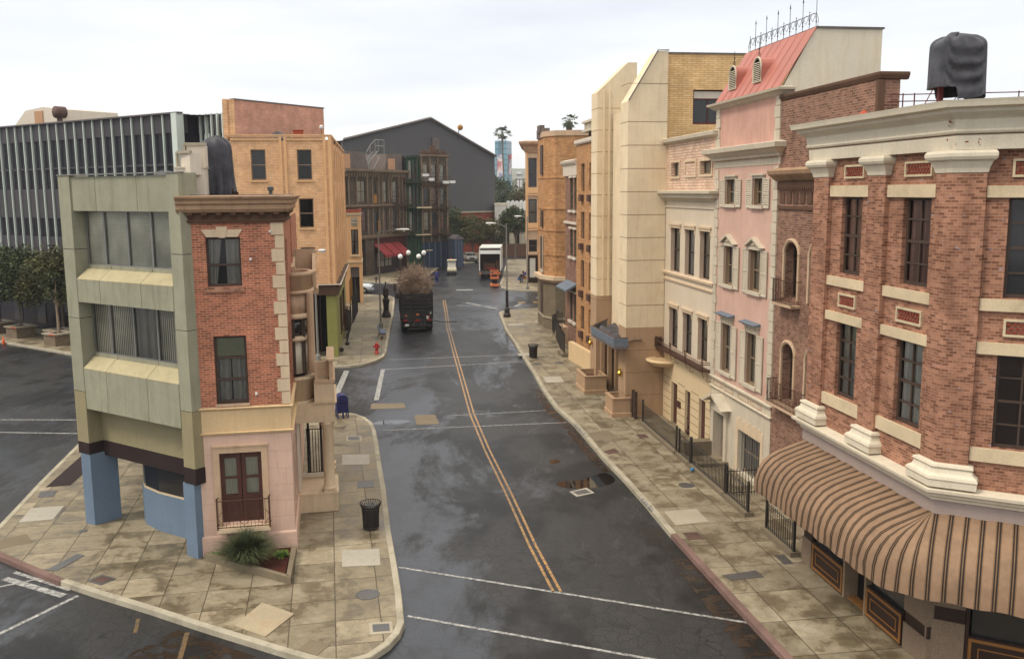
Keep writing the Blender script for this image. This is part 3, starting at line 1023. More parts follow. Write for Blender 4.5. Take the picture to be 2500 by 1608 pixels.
# painted ends on the right kerb
for (ax, ay), (bx, by), nk in (((2.98, 42.3), (3.35, 40.1), 9), ((4.6, 31.75), (4.83, 30.35), 7)):
    m = MB(WR)
    for k in range(nk):
        t_ = (k + random.uniform(0, .4)) / nk
        x, y = ax + (bx - ax) * t_, ay + (by - ay) * t_
        m.box(x - .09, x + random.uniform(.02, .07), y - .07, y + .06, .145, .168)
    struct('kerb_paint', m, 'line_white')

# ---- distant hill ridge
m = MB(WR)
for row, (Y, h, seed) in enumerate(((900, 62, 3.1), (1300, 84, 9.7))):
    i = len(m.v)
    n = 90
    for k in range(n + 1):
        x = -1500 + 3000 * k / n
        hh = h * (.55 + .45 * noise.fractal(Vector((x * .003, seed, 0)), 1, 2, 5)) * (1 if x > -200 else .55)
        m.v += [(x, Y + 0, -2), (x, Y + 80, hh * .6), (x, Y + 160, max(5, hh))]
    for k in range(n):
        for j in range(2):
            a = i + k * 3 + j
            m.f.append([a, a + 3, a + 4, a + 1])
struct('hill', m, 'hill', smooth=True)

# ================================================================== pavement plates and covers (each its own thing)


def plate(name, pts, label, cat, mat, h=.012, group=None, z=.15, inner=None):
    m = MB(WR)
    m.prism(pts, z + .001, z + h, False)
    cx = sum(p[0] for p in pts) / len(pts); cy = sum(p[1] for p in pts) / len(pts)
    if inner:
        t_ = thing(name, WR, (cx, cy, z), label, cat, group)
        m.build('frame', mat, t_)
        q = MB(WR)
        q.prism([(cx + (p[0] - cx) * .72, cy + (p[1] - cy) * .62) for p in pts], z + .002, z + h + .006, False)
        q.build('cover', inner, t_)
        return t_
    return tag(m.build(name, mat, None, loc=(cx, cy, z)), label, cat, group)


def rect(cx, cy, w, h, deg):
    a = R_(deg); c, s_ = math.cos(a), math.sin(a)
    return [(cx + x * c - y * s_, cy + x * s_ + y * c) for x, y in ((-w / 2, -h / 2), (w / 2, -h / 2), (w / 2, h / 2), (-w / 2, h / 2))]


GU = 'utility slabs and covers set in the pavement'
plate('utility_slab', [(-5.04, 25.85), (-3.93, 25.95), (-4.14, 27.22), (-5.28, 27.11)], 'large pale concrete slab in the pavement nearest the litter bin and grass bed', 'utility slab', 'slab_pale', group=GU)
plate('utility_slab', [(-6.9, 36.1), (-5.8, 36.2), (-6.02, 37.6), (-7.15, 37.6)], 'pale concrete slab beside the columns of the porch', 'utility slab', 'slab_pale', group=GU)
plate('drain_grate', [(-7.36, 39.71), (-6.67, 39.69), (-6.82, 40.59), (-7.52, 40.61)], 'dark rectangular grate with a pale frame near the blue mailbox', 'grate', 'concrete', group=GU, inner='steel_dark')
plate('utility_slab', rect(-5.55, 33.6, .62, .8, 8), 'small grey cover between the porch and the kerb', 'utility cover', 'steel_dark', group=GU)
plate('utility_slab', [(-6.75, 23.45), (-7.11, 22.13), (-6.16, 21.52), (-5.73, 22.77)], 'large diamond-set pale tan slab with orange lichen at the front corner', 'utility slab', 'slab_tan', .03, GU)
plate('utility_slab', [(-5.21, 20.89), (-4.70, 20.58), (-4.47, 21.14), (-5.02, 21.4)], 'small brown diamond cover close to the corner kerb', 'utility cover', 'concrete_dark', group=GU)
plate('utility_box_cover', [(-3.59, 21.61), (-3.02, 21.71), (-3.12, 22.33), (-3.70, 22.25)], 'grey metal meter cover with a pale frame at the corner kerb', 'meter cover', 'concrete', group=GU, inner='steel_dark')
plate('utility_slab', [(-16.6, 29.75), (-15.58, 30.06), (-15.85, 31.42), (-16.9, 31.2)], 'pale slab left of the blue pillar', 'utility slab', 'slab_pale', group=GU)
plate('drain_grate', [(-17.27, 32.35), (-16.74, 32.43), (-16.92, 33.13), (-17.49, 33.0)], 'dark small grate by the left kerb', 'grate', 'steel_dark', group=GU)
plate('vault_cover', rect(-11.75, 25.05, .62, .5, -30), 'dark square vault cover with a white painted frame on the front pavement', 'vault cover', 'steel_dark', group=GU, inner='grate')
plate('drain_channel', [(-13.7, 25.75), (-13.35, 25.7), (-13.05, 26.85), (-13.35, 27.0)], 'long narrow dark channel cover on the front pavement', 'channel cover', 'steel_dark', group=GU)
plate('utility_slab', rect(-16.1, 27.9, 1.5, .9, 38), 'dark damp cover at the left end of the front pavement', 'utility cover', 'concrete_dark', .006, GU)
m = MB(WR); m.prism([(-18.15, 37.7), (-17.56, 33.53), (-16.75, 33.76), (-16.9, 35.1), (-17.3, 38.0)], .151, .158, False); struct('tree_pit', m, 'black_band')
plate('utility_slab', [(1.97, 52.04), (3.0, 52.23), (2.84, 53.79), (1.8, 53.71)], 'pale ribbed slab on the right pavement above the planters', 'utility slab', 'slab_pale', group=GU)
plate('utility_slab', [(3.6, 39.4), (4.68, 39.85), (4.4, 41.3), (3.35, 40.9)], 'dark stained slab below the tan planters', 'utility slab', 'concrete_dark', .006, GU)
plate('drain_grate', [(3.98, 37.41), (4.46, 37.64), (4.33, 38.27), (3.81, 37.78)], 'rust brown grate near the kerb below the stained slab', 'grate', 'grate', group=GU)
plate('drain_grate', rect(5.8, 40.2, .42, .6, 12), 'small rusty grate beside the iron fence', 'grate', 'grate', group=GU)
plate('utility_slab', [(5.32, 29.04), (6.47, 29.4), (6.31, 30.64), (5.15, 30.38)], 'big pale slab on the right pavement opposite the railings', 'utility slab', 'concrete', .006, GU)
plate('drain_grate', rect(5.7, 28.1, .5, .6, 8), 'dark brown grate next to the big pale slab', 'grate', 'grate', group=GU)
plate('drain_grate', [(6.11, 24.69), (7.09, 24.9), (6.98, 25.36), (5.92, 25.03)], 'long dark grate on the pavement outside the shop panels', 'grate', 'steel_dark', group=GU)
plate('utility_slab', rect(8.02, 26.15, .3, .68, 8), 'slim dark cover close to the shop front', 'utility cover', 'steel_dark', group=GU)
plate('utility_slab', rect(.35, 75.6, 1.3, .9, 8), 'pale slab on the far end of the right pavement', 'utility slab', 'slab_pale', group=GU)
plate('utility_slab', rect(1.0, 61.4, 1.2, .9, 8), 'pale slab behind the far litter bin', 'utility slab', 'slab_pale', group=GU)
plate('road_plate', [(-4.6, 43.12), (-3.51, 43.24), (-3.88, 45.15), (-4.9, 45.1)], 'tan trench plate let into the road between crossing lines', 'road plate', 'concrete_dark', .008, z=0)
plate('road_plate', [(-7.3, 46.45), (-5.52, 46.62), (-5.72, 47.75), (-7.45, 47.7)], 'pale grey concrete strip in the side road mouth', 'road plate', 'concrete_dark', .008, z=0)
plate('storm_grate', [(2.31, 32.43), (3.0, 32.84), (2.75, 33.46), (2.08, 33.0)], 'square pale framed storm grate in the middle of the street', 'grate', 'slab_pale', .01, z=0, inner='steel_dark')


def manhole(x, y, r, label, z=.15, mat='steel_dark'):
    m = MB(WR)
    m.lathe(x, y, [(r, z + .001), (r, z + .012), (r * .9, z + .014), (r * .88, z + .008), (.001, z + .009)], 24)
    return tag(m.build('manhole_cover', mat, None, loc=(x, y, z)), label, 'manhole cover', 'round covers in the pavement')


manhole(-4.0, 23.95, .33, 'round dark manhole cover on the corner pavement')
manhole(6.45, 33.2, .3, 'round brown manhole cover on the right pavement')
manhole(-14.05, 28.92, .13, 'small round black cap in front of the blue pillar')
manhole(1.6, 57.9, .3, 'round cover just below the far litter bin'); manhole(3.0, 58.2, .3, 'round cover beside the cream low wall')
# puddles
for pts in ([(-6.7, 43.3), (-5.6, 43.25), (-4.9, 43.9), (-5.4, 44.1), (-6.4, 44.0)], [(1.7, 34.2), (2.6, 34.4), (3.6, 35.3), (3.9, 34.2), (3.0, 33.4), (1.9, 33.5)],
            [(1.5, 37.0), (1.8, 37.2), (1.95, 36.8), (1.6, 36.6)]):
    m = MB(WR)
    P = [Vector(p) for p in pts]
    q = []
    for k in range(len(P)):   # smooth outline
        a, b, c, d = P[k - 1], P[k], P[(k + 1) % len(P)], P[(k + 2) % len(P)]
        for t_ in (0, .25, .5, .75):
            q.append(tuple(.5 * ((2 * b) + (c - a) * t_ + (2 * a - 5 * b + 4 * c - d) * t_ * t_ + (3 * b - a - 3 * c + d) * t_ ** 3)))
    m.poly([(x, y, .0025) for x, y in q])
    struct('puddle', m, 'puddle')

# ================================================================== GREEN OFFICE BLOCK
gb = thing('office_block', GR, (2.4, 0), 'grey-green concrete office block with ribbon windows, stepped sills and blue ground-floor pillars', 'building')
m = MB(GR)
ZB = [(9.30, 11.6), (7.09, 9.28), (4.68, 7.07), (2.95, 4.66)]
for z0, z1 in ZB[:3]:
    m.box(-.62, 0, 0, .62, z0, z1)
    m.box(4.88, 5.4, 0, .62, z0, z1)
m.build('pillar', 'sage', gb)
m = MB(GR); m.box(-.62, 0, 0, .62, *ZB[3]); m.box(4.88, 5.4, 0, .62, *ZB[3]); m.build('pillar', 'sage_low', gb)
m = MB(GR); m.box(-.6, -.02, .02, .6, 2.6, 11.5); m.box(4.9, 5.38, .02, .6, 2.6, 11.5); m.build('pillar_core', 'shadowgap', gb)
m = MB(GR)
for a, b in ((0, 1.26), (1.28, 3.35), (3.37, 4.88)): m.box(a + .002, b, .06, .5, 10.5, 11.55)
m.build('top_panel', 'sage', gb)
for zf, zb, zt in ((7.62, 8.34, 8.66), (4.13, 5.45, 5.80)):
    m = MB(GR); m2 = MB(GR)
    for a, b in ((.06, 1.26), (1.28, 3.35), (3.37, 4.88)):
        m.box(a, b, -.02, .5, zf, zb - .004)
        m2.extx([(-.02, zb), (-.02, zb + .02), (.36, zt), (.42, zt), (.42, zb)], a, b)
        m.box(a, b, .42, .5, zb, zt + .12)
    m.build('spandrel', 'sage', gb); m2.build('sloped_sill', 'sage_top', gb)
    MB(GR).box(.02, 4.86, .0, .45, zf + .02, zb - .01).build('spandrel_core', 'shadowgap', gb)
m = MB(GR); m.box(0, 4.88, .52, .9, 2.95, 4.12); m.build('lower_wall', 'sage_low', gb)
m = MB(GR); m.box(-.61, -.002, -.01, .61, 2.56, 2.94); m.box(0, 4.88, .5, .9, 2.45, 2.93); m.box(4.882, 5.41, -.01, .6, 2.46, 2.94); m.build('dark_band', 'black_band', gb)
for z0, z1, st in ((8.78, 10.5, 'blind_h'), (5.92, 7.62, 'blind_v')):
    for k, (a, b) in enumerate(((.02, 1.0), (1.0, 2.2), (2.2, 3.4), (3.4, 4.86))):
        window(gb, GR, a, b, z0, z1, .44, 1, 1, 'alu', st if not (st == 'blind_v' and k == 2) else 'curtain_dim', fw=.035)
# blue ground floor: left pillar, right pier, back column, curved low wall with shop window
m = MB(GR)
m.prism([(-.47, -.03), (.0, .0), (.08, .93), (-.40, .95)], .15, 2.56)
m.build('blue_pillar', 'blue', gb)
MB(GR).prism([(4.78, .0), (5.3, .0), (5.3, .55), (4.78, .55)], .15, 2.46).build('blue_pillar', 'blue', gb)
MB(GR).prism([(-.9, 3.6), (.5, 3.6), (.5, 4.0), (-.9, 4.0)], .15, 2.6).build('blue_pillar', 'blue', gb)
arc = [(5.0, 1.0), (3.6, 1.0), (2.3, .96), (1.4, 1.1), (.95, 1.35), (.85, 1.75), (.9, 2.6)]
m = MB(GR); m.sweep([(0, .15), (0, 1.42), (.12, 1.42), (.12, .15)], arc[::-1]); m.build('curved_wall', 'blue', gb)
m = MB(GR); m.sweep([(-.03, 1.42), (-.03, 1.47), (.1, 1.47), (.1, 1.42)], arc[::-1]); m.build('window_sill', 'lintel', gb)
m = MB(GR); m.sweep([(.05, 1.47), (.05, 2.7), (.06, 2.7), (.06, 1.47)], arc[::-1]); w_ = m.build('shop_window', 'glass_dark', gb)
m = MB(GR)
for x, y in ((3.3, .98), (1.75, 1.02), (1.12, 1.2)): m.box(x - .03, x + .03, y - .03, y + .03, 1.47, 2.6)
m.build('window_frame', 'alu', w_)
MB(GR).box(1.1, 1.6, 1.6, 1.7, 1.5, 2.1).build('poster', 'awning_red', w_)
# body of the block
m = MB(GR)
m.prism([(-.6, .66), (0, .9), (4.7, .9), (4.95, .66), (-1.7, 7.1), (-5.0, 9.0), (-7.0, 6.3)], 2.96, 11.5)
m.build('body', 'sage', gb)
m = MB(GR); m.prism([(1.6, 2.2), (3.4, 2.0), (-1.8, 7.0), (-4.6, 8.4), (-4.4, 6.0), (-1.0, 4.6)], .15, 2.96); m.build('rear_wall', 'blue', gb)
# parapet coping and the pale stair house beside it
MB(GR).box(-.64, 5.42, -.03, .2, 11.6, 11.63).build('coping', 'grey_metal', gb)
m = MB(BK); m.box(-3.02, -2.2, .8, 2.6, 10.2, 11.75); m.box(-3.04, -2.17, .77, 2.62, 11.75, 11.79); m.build('stair_house', 'white_wall', gb)
# clutter on its roof
def vent_box(fr, x, y, z, label, lean=0):
    t_ = thing('roof_sign_panel', fr, (x, y, z), label, 'panel', 'leaning panels on the green roof')
    m = MB(fr); m.prism([(x - .26, y), (x + .26, y - .06), (x + .3, y + .3), (x - .2, y + .36)], z, z + .62); m.build('panel', 'white_wall', t_)
    m = MB(fr); m.box(x - .3, x + .32, y - .1, y - .02, z + .62, z + .7); m.box(x - .34, x - .28, y - .1, y - .04, z - .1, z + .66); m.build('edge', 'concrete', t_)
vent_box(GR, 4.75, .8, 11.55, 'pale box panel standing on the green block roof left of the stair house')
vent_box(BK, -2.45, 1.2, 11.8, 'white leaning panel on the stair house roof beside the tall tarpaulin')
m = MB(GR)
i = 0
for k in range(9):
    for j in range(5):
        x = 2.9 + k * .14; y = .7 + j * .15
        m.v.append((x, y, 11.52 + .17 * math.sin(PI * k / 8) * math.sin(PI * j / 4) * (1 + .4 * math.sin(k * 2.2 + j))))
for k in range(8):
    for j in range(4):
        m.f.append([k * 5 + j, k * 5 + j + 1, k * 5 + j + 6, k * 5 + j + 5])
tag(m.build('tarpaulin_heap', 'tarp', None, True, loc=(3.4, 1, 11.5)), 'low crumpled black sheet lying along the green block roof edge', 'tarpaulin')

# ================================================================== BRICK CORNER HOUSE
bh = thing('brick_house', BK, (-1.4, 0), 'narrow red brick corner house with pale quoins, pink ground floor and heavy brown cornice', 'building')
m = MB(BK)
m.wall(-2.85, 0, .15, 3.95, [(-2.12, -.9, 1.15, 3.32)], 0, .22)
m.build('ground_storey', 'pink_stucco', bh)
m = MB(BS); m.wall(0, 11, .15, 3.95, [(1.0, 1.75, 1.2, 3.2), (2.2, 2.9, 1.2, 3.2)], -.0, .15); m.build('ground_storey', 'pink_stucco', bh)
m = MB(BK)
m.sweep([(0, .15), (0, .78), (.035, .76), (.05, .72), (.05, .15)], [(-2.86, 0), (0, 0), (0, 3.3)])
m.build('plinth', 'pink_stucco', bh)
m = MB(BK)
for z in (1.25, 1.75, 2.25, 2.75, 3.3):
    for a, b in ((-2.84, -2.33), (-.72, -.01)):
        m.box(a, b, -.003, .01, z, z + .012)
for x, z0, z1 in ((-.45, .8, 1.25), (-.25, 1.25, 1.75), (-.5, 1.76, 2.25), (-.2, 2.26, 2.75), (-.45, 2.76, 3.3), (-1.5, 3.56, 3.9), (-.9, 3.56, 3.9)):
    m.box(x, x + .01, -.0025, .01, z0, z1)
m.build('stone_joints', 'tan_stone', bh)
m = MB(BK)
pth = [(-2.86, 0), (0, 0), (0, 3.4)]
m.sweep([(0, 3.96), (0, 4.64), (.02, 4.64), (.02, 3.96)], pth)
m.sweep([(0, 3.88), (.06, 3.90), (.09, 3.96), (.03, 3.97), (0, 3.97)], pth)
m.sweep([(0, 4.62), (.05, 4.65), (.09, 4.70), (.02, 4.73), (0, 4.73)], pth)
m.build('cream_band', 'band_cream', bh)
m = MB(BK); m.wall(-2.85, -.0, 4.71, 10.2, [(-2.17, -1.2, 8.32, 9.75), (-2.1, -1.17, 4.83, 6.86)], 0.0, .16); m.build('brick_wall', 'brick_red', bh)
m = MB(BS)
m.wall(0, 11, 4.71, 10.2, [(1.1, 1.8, 7.6, 9.6), (2.1, 2.7, 7.6, 9.6), (1.2, 1.9, 5.0, 6.9), (2.2, 2.8, 5.0, 6.9)], 0, .14)
m.build('brick_wall', 'brick_red', bh)
for a, b, c, e in ((1.1, 1.8, 7.6, 9.6), (2.1, 2.7, 7.6, 9.6), (1.2, 1.9, 5.0, 6.9), (2.2, 2.8, 5.0, 6.9)):
    window(bh, BS, a, b, c, e, .08, 1, 2, 'win_frame', None)
m = MB(BK)
for x, y in ((-2.85, .2), ):
    m.prism([(-2.85, .36), (-.3, .36), (-.3, 10.9), (-2.85, 10.9)], .15, 10.3)
m.build('body', 'interior', bh)
# quoins
m = MB(BK)
nq = 14
for k in range(nq):
    z0 = 4.74 + k * (5.44 / nq); wq = .33 if k % 2 else .22
    m.prism([(-wq, -.035), (.03, -.035), (.03, .55 - wq), (-.0, .55 - wq), (.0, -.0), (-wq, -.0)], z0 + .012, z0 + 5.44 / nq - .012)
m.build('quoin', 'cream_stone', bh)
# lintel with keystone, sills
m = MB(BK)
m.exty([(-2.13, 9.76), (-1.27, 9.76), (-1.12, 9.98), (-2.28, 9.98)], -.04, .0)
m.exty([(-1.79, 9.74), (-1.61, 9.74), (-1.54, 10.06), (-1.86, 10.06)], -.07, -.042)
m.build('window_lintel', 'cream_stone', bh)
m = MB(BK); m.box(-2.24, -1.14, -.06, .02, 8.17, 8.31); m.build('window_sill', 'brick_corner', bh)
m = MB(BK); m.box(-2.12, -1.15, -.05, .1, 4.75, 4.83); m.build('window_sill', 'tan_stone', bh)
window(bh, BK, -2.17, -1.2, 8.32, 9.75, .1, 1, 2, 'win_frame', 'curtain_dim', split=.25, fw=.06, midz=[8.95])
window(bh, BK, -2.1, -1.17, 4.83, 6.86, .1, 1, 3, 'win_frame', 'curtain_dim', split=.04, fw=.07, midz=[6.2, 5.55], top=6.25)
# cornice
m = MB(BK)
cp = [(-2.9, 0), (0, 0), (0, 4.3)]
m.sweep([(0, 10.16), (.08, 10.17), (.11, 10.24), (.05, 10.27), (.05, 10.46), (0, 10.46)], cp)
m.build('frieze', 'frieze_dark', bh)
m = MB(BK)
m.sweep([(0, 10.46), (.2, 10.47), (.27, 10.56), (.27, 10.68), (.33, 10.72), (.34, 10.80), (.42, 10.88), (.43, 10.93), (0, 10.95)], cp)
m.build('cornice', 'cornice_brown', bh)
m = MB(BK)
for k in range(7):
    x = -2.62 + k * .40
    m.extx([(-.2, 10.46), (-.2, 10.40), (-.12, 10.36), (-.05, 10.27), (.0, 10.27), (0, 10.46)], x, x + .15)
m.build('cornice_bracket', 'frieze_dark', bh)
m = MB(BS)
for k in range(9):
    y = .3 + k * .42
    m.extx([(-.2, 10.46), (-.2, 10.40), (-.12, 10.36), (-.05, 10.27), (.0, 10.27), (0, 10.46)], y, y + .15)
m.build('cornice_bracket', 'frieze_dark', bh)
MB(BK).box(-2.9, .0, .01, 10.9, 10.9, 10.97).build('roof', 'roof_grey', bh)
# french door with surround and balconette
m = MB(BK)
m.box(-2.31, -2.12, -.05, .0, 1.1, 3.5); m.box(-.9, -.72, -.05, .0, 1.1, 3.5); m.box(-2.31, -.72, -.051, .0, 3.33, 3.52); m.box(-2.34, -.69, -.08, .0, 3.52, 3.57)
m.build('door_surround', 'tan_stone', bh)
d = MB(BK)
for a, b in ((-2.12, -1.52), (-1.50, -.9)):
    d.box(a, a + .12, .09, .15, 1.15, 3.3); d.box(b - .12, b, .09, .15, 1.15, 3.3)
    d.box(a + .12, b - .12, .09, .148, 1.15, 2.0); d.box(a + .12, b - .12, .092, .147, 2.5, 2.56); d.box(a + .12, b - .12, .092, .147, 3.14, 3.3)
    d.box(a + .14, b - .14, .07, .09, 1.25, 1.8)
dd = d.build('french_door', 'dark_wood', bh)
for a in (-2.0, -1.38):
    MB(BK).box(a, a + .36, .115, .12, 2.0, 3.14).build('pane', 'pane', dd)
    c = MB(BK)
    for k in range(9):
        c.v += [(a + .36 * k / 8, .17 + .02 * (k % 2), 3.14), (a + .36 * k / 8, .17 + .02 * (k % 2), 2.0)]
    for k in range(8): c.f.append([2 * k, 2 * k + 1, 2 * k + 3, 2 * k + 2])
    c.build('curtain', 'curtain_lace', dd)
m = MB(BK)
m.box(-2.24, -.7, -.42, .0, .98, 1.07)
m.box(-2.1, -1.98, -.3, 0, .86, .98); m.box(-.98, -.86, -.3, 0, .86, .98)
m.build('balcony_slab', 'cream_stone', bh)
m = MB(BK)
for z in (1.97, 1.15):
    m.tube([(-2.22, -.02, z), (-2.22, -.4, z), (-.71, -.4, z), (-.71, -.02, z)], .018, 5)
for k in range(15):
    x = -2.18 + k * .1036
    m.tube([(x, -.4, 1.12), (x, -.4, 1.98)], .006, 4)
for x in (-2.22, -.71): m.tube([(x, -.4, 1.07), (x, -.4, 2.06)], .025, 5)
for k in range(3):
    cx = -2.0 + .55 * k
    for s_ in (-1, 1):
        m.tube([(cx + s_ * (.02 + .16 * math.sin(t * .35)), -.41, 1.2 + .055 * t) for t in range(9)], .008, 4)
m.build('balcony_railing', 'rust_iron', bh)
# small pale floodlight knobs on the brick
for x, z in ((-2.74, 9.0), (-.93, 9.1), (-2.72, 5.15), (-.35, 9.9), (-.95, 5.1)):
    m = MB(BK); m.box(x - .03, x + .03, -.07, 0, z - .04, z + .04); m.ball(x, -.08, z, .035, 8); m.build('wall_knob', 'white', bh)
# bow windows on the street side
def bow(z0, z1, rx, ry, prof, mat, name, cy=4.35, a0=-PI / 2, a1=PI / 2, n=14):
    m = MB(BK)
    pts = [(rx * math.cos(a0 + (a1 - a0) * k / n), cy + ry * math.sin(a0 + (a1 - a0) * k / n)) for k in range(n + 1)]
    m.sweep(prof, pts)
    return m.build(name, mat, bh, True)
bow(0, 0, .70, .95, [(0, 7.75), (.0, 8.24), (.06, 8.26), (.08, 8.38), (-.12, 8.38), (-.12, 7.75)], 'tan_stone', 'bow_parapet')
bow(0, 0, .70, .95, [(0, 7.66), (.07, 7.68), (.07, 7.76), (0, 7.78), (-.7, 7.78), (-.7, 7.66)], 'tan_stone', 'bow_moulding')
bow(0, 0, .64, .9, [(0, 7.0), (0, 7.66), (-.1, 7.66), (-.1, 7.0)], 'tan_stone', 'bow_apron')
bow(0, 0, .64, .9, [(0, 6.82), (.08, 6.86), (.06, 7.0), (-.1, 7.0), (-.4, 6.82)], 'cream_stone', 'bow_moulding')
bow(0, 0, .55, .82, [(0, 6.22), (0, 6.84), (-.02, 6.84), (-.02, 6.22)], 'glass_dark', 'bow_glass')
bow(0, 0, .55, .82, [(0, 6.05), (.1, 6.08), (.1, 6.18), (0, 6.24), (-.05, 6.24), (-.05, 6.05)], 'cream_stone', 'bow_moulding')
bow(0, 0, .50, .80, [(0, 4.95), (0, 6.06), (-.02, 6.06), (-.02, 4.95)], 'curtain_lace', 'bow_curtain')
m = MB(BK)
for k, a in enumerate((-1.5, -.85, -.2, .45, 1.1)):
    x, y = .57 * math.cos(a), 4.35 + .84 * math.sin(a)
    m.box(x - .06, x + .06, y - .06, y + .06, 4.95, 6.84)
m.build('bow_frame', 'win_frame', bh)
m = MB(BK); m.tube([(.62, 3.75, 4.95), (.62, 3.75, 7.7)], .13, 10); m.build('pilaster', 'tan_stone', bh)
bow(0, 0, .72, .95, [(0, 4.0), (.0, 4.72), (.05, 4.74), (.06, 4.82), (-.3, 4.84), (-.5, 4.0)], 'cream_stone', 'bow_base')
bow(0, 0, .60, .86, [(0, 3.7), (.12, 3.96), (.12, 4.02), (-.3, 4.02), (-.6, 3.5)], 'cream_stone', 'bow_base')
m = MB(BK); m.lathe(0, 4.35, [(.2, 3.3), (.45, 3.5), (.62, 3.75)], 16, -PI / 2, PI / 2); m.build('bow_bowl', 'cream_stone', bh, True)
# portico with balcony
m = MB(BK)
m.box(0.0, 1.33, 3.3, 6.2, 3.3, 3.95); m.sweep([(0, 3.92), (.05, 3.94), (.07, 4.0), (0, 4.0)], [(.6, 3.3), (1.33, 3.3), (1.33, 6.2)])
m.box(.66, 1.33, 3.32, 6.2, 4.0, 4.66)
m.build('portico_entablature', 'cream_stone', bh)
m = MB(BK)
m.sweep([(.04, 4.66), (.04, 4.76), (-.14, 4.76), (-.14, 4.66)], [(.7, 3.32), (1.33, 3.32), (1.33, 6.2)])
m.box(.70, .80, 3.32, 3.44, 4.76, 5.38); m.box(1.18, 1.30, 3.34, 6.1, 4.76, 5.38); m.box(.72, 1.2, 3.72, 3.84, 4.76, 5.32); m.box(1.14, 1.36, 3.28, 3.5, 5.38, 5.46)
m.box(1.10, 1.36, 3.5, 6.1, 5.38, 5.44)
m.build('portico_parapet', 'tan_stone', bh)
m = MB(BK)
m.box(0.0, 1.34, 3.3, 5.35, .15, .76); m.box(-.0, 1.36, 3.28, 5.37, .762, .82); m.box(.86, 1.3, 3.32, 3.76, .822, .90)
m.box(.86, 1.3, 6.2, 6.6, .15, 1.0)
m.build('portico_pedestal', 'cream_stone', bh)
for y in (3.54, 5.9):
    m = MB(BK)
    m.lathe(1.06, y, [(.24, .9), (.24, .94), (.2, .98), (.185, 1.0), (.19, 1.6), (.175, 3.0), (.2, 3.06), (.2, 3.12), (.24, 3.18), (.25, 3.3)], 20)
    m.build('portico_column', 'cream_stone', bh, True)
m = MB(BK)
m.box(.02, .12, 3.4, 3.5, .9, 3.3); m.box(0, .1, 4.6, 4.7, .9, 3.3); m.box(.02, 1.1, 5.0, 5.1, .9, 1.02)
m.build('porch_frame', 'white_wall', bh)
m = MB(BK)
for k in range(7): m.tube([(.3 + k * .1, 5.2, .95), (.3 + k * .1, 5.2, 2.6)], .014, 4)
m.tube([(.25, 5.2, 2.6), (.95, 5.2, 2.6)], .02, 4); m.tube([(.25, 5.2, 1.0), (.95, 5.2, 1.0)], .02, 4); m.tube([(.35, 5.2, .9), (.35, 5.2, 3.0)], .05, 6); m.tube([(.8, 5.2, .9), (.8, 5.2, 3.0)], .05, 6)
m.build('porch_gate', 'iron', bh)
# upper balcony behind the bow
m = MB(BK)
m.extx([(5.2, 7.7), (5.2, 8.45), (6.3, 8.75), (6.3, 7.7)], .0, .12); m.extx([(5.0, 7.7), (5.0, 8.3), (6.4, 8.9), (6.4, 7.7)], .72, .84)
m.box(0, .84, 6.3, 6.42, 7.7, 9.0); m.box(0, .9, 5.1, 6.5, 7.5, 7.7)
m.build('upper_balcony', 'tan_stone', bh)
m = MB(BK); m.box(-.0, .04, 5.6, 11, 4.7, 10.2); m.build('brick_wall', 'brick_red', bh)

# planter bed with ornamental grass
pb = thing('planter_bed', WR, (-7.4, 25.6), 'low concrete planter bed with dark red mulch at the foot of the pink wall', 'planter bed')
m = MB(WR)
for q in ([(-9.25, 26.38), (-6.26, 24.62), (-6.4, 24.86), (-9.2, 26.56)], [(-6.26, 24.62), (-6.62, 26.98), (-6.78, 26.96), (-6.42, 24.84)]):
    m.prism(q, .15, .36, False)
m.build('edging', 'concrete_dark', pb)
m = MB(WR); m.prism([(-9.2, 26.5), (-6.5, 24.85), (-6.8, 26.98), (-6.8, 27.2), (-9.4, 26.72)], .15, .25, False); m.build('mulch', 'soil', pb)


def blades(name, x, y, z, n, h, spread, mat, label, cat, w=.016):
    m = MB(WR)
    rr = random.Random(5)
    for _ in range(n):
        a = rr.uniform(0, 2 * PI); b = rr.random() ** .5
        L = h * rr.uniform(.55, 1.1); out = spread * b * rr.uniform(.5, 1.1)
        x0, y0 = x + math.cos(a) * .12 * b, y + math.sin(a) * .12 * b
        i = len(m.v)
        px, py = -math.sin(a) * w, math.cos(a) * w
        for k in range(5):
            t_ = k / 4
            r = out * t_ ** 1.4
            zz = z + L * (t_ * 1.25 - .75 * b * t_ ** 2.4)
            ww = (1 - t_) + .05
            cx, cy = x0 + math.cos(a) * r, y0 + math.sin(a) * r
            m.v += [(cx - px * ww, cy - py * ww, zz), (cx + px * ww, cy + py * ww, zz)]
        for k in range(4):
            m.f.append([i + 2 * k, i + 2 * k + 1, i + 2 * k + 3, i + 2 * k + 2])
    ob = m.build(name, mat, None, loc=(x, y, z), fix=False)
    at = ob.data.attributes.new('rnd', 'FLOAT', 'FACE')
    at.data.foreach_set('value', [rr.random() for _ in ob.data.polygons])
    return tag(ob, label, cat)


blades('ornamental_grass', -7.85, 25.98, .22, 2600, 1.0, 1.12, 'grass_blade', 'large bushy clump of dark ornamental grass in the planter bed', 'plant')
blades('low_shrub', -6.95, 26.45, .22, 160, .22, .25, 'leaf_lime', 'small bright green plant at the back corner of the planter bed', 'plant', .03)
blades('low_shrub', -9.0, 26.56, .22, 60, .14, .16, 'leaf_lime', 'tiny green weed at the left tip of the planter bed', 'plant', .02)


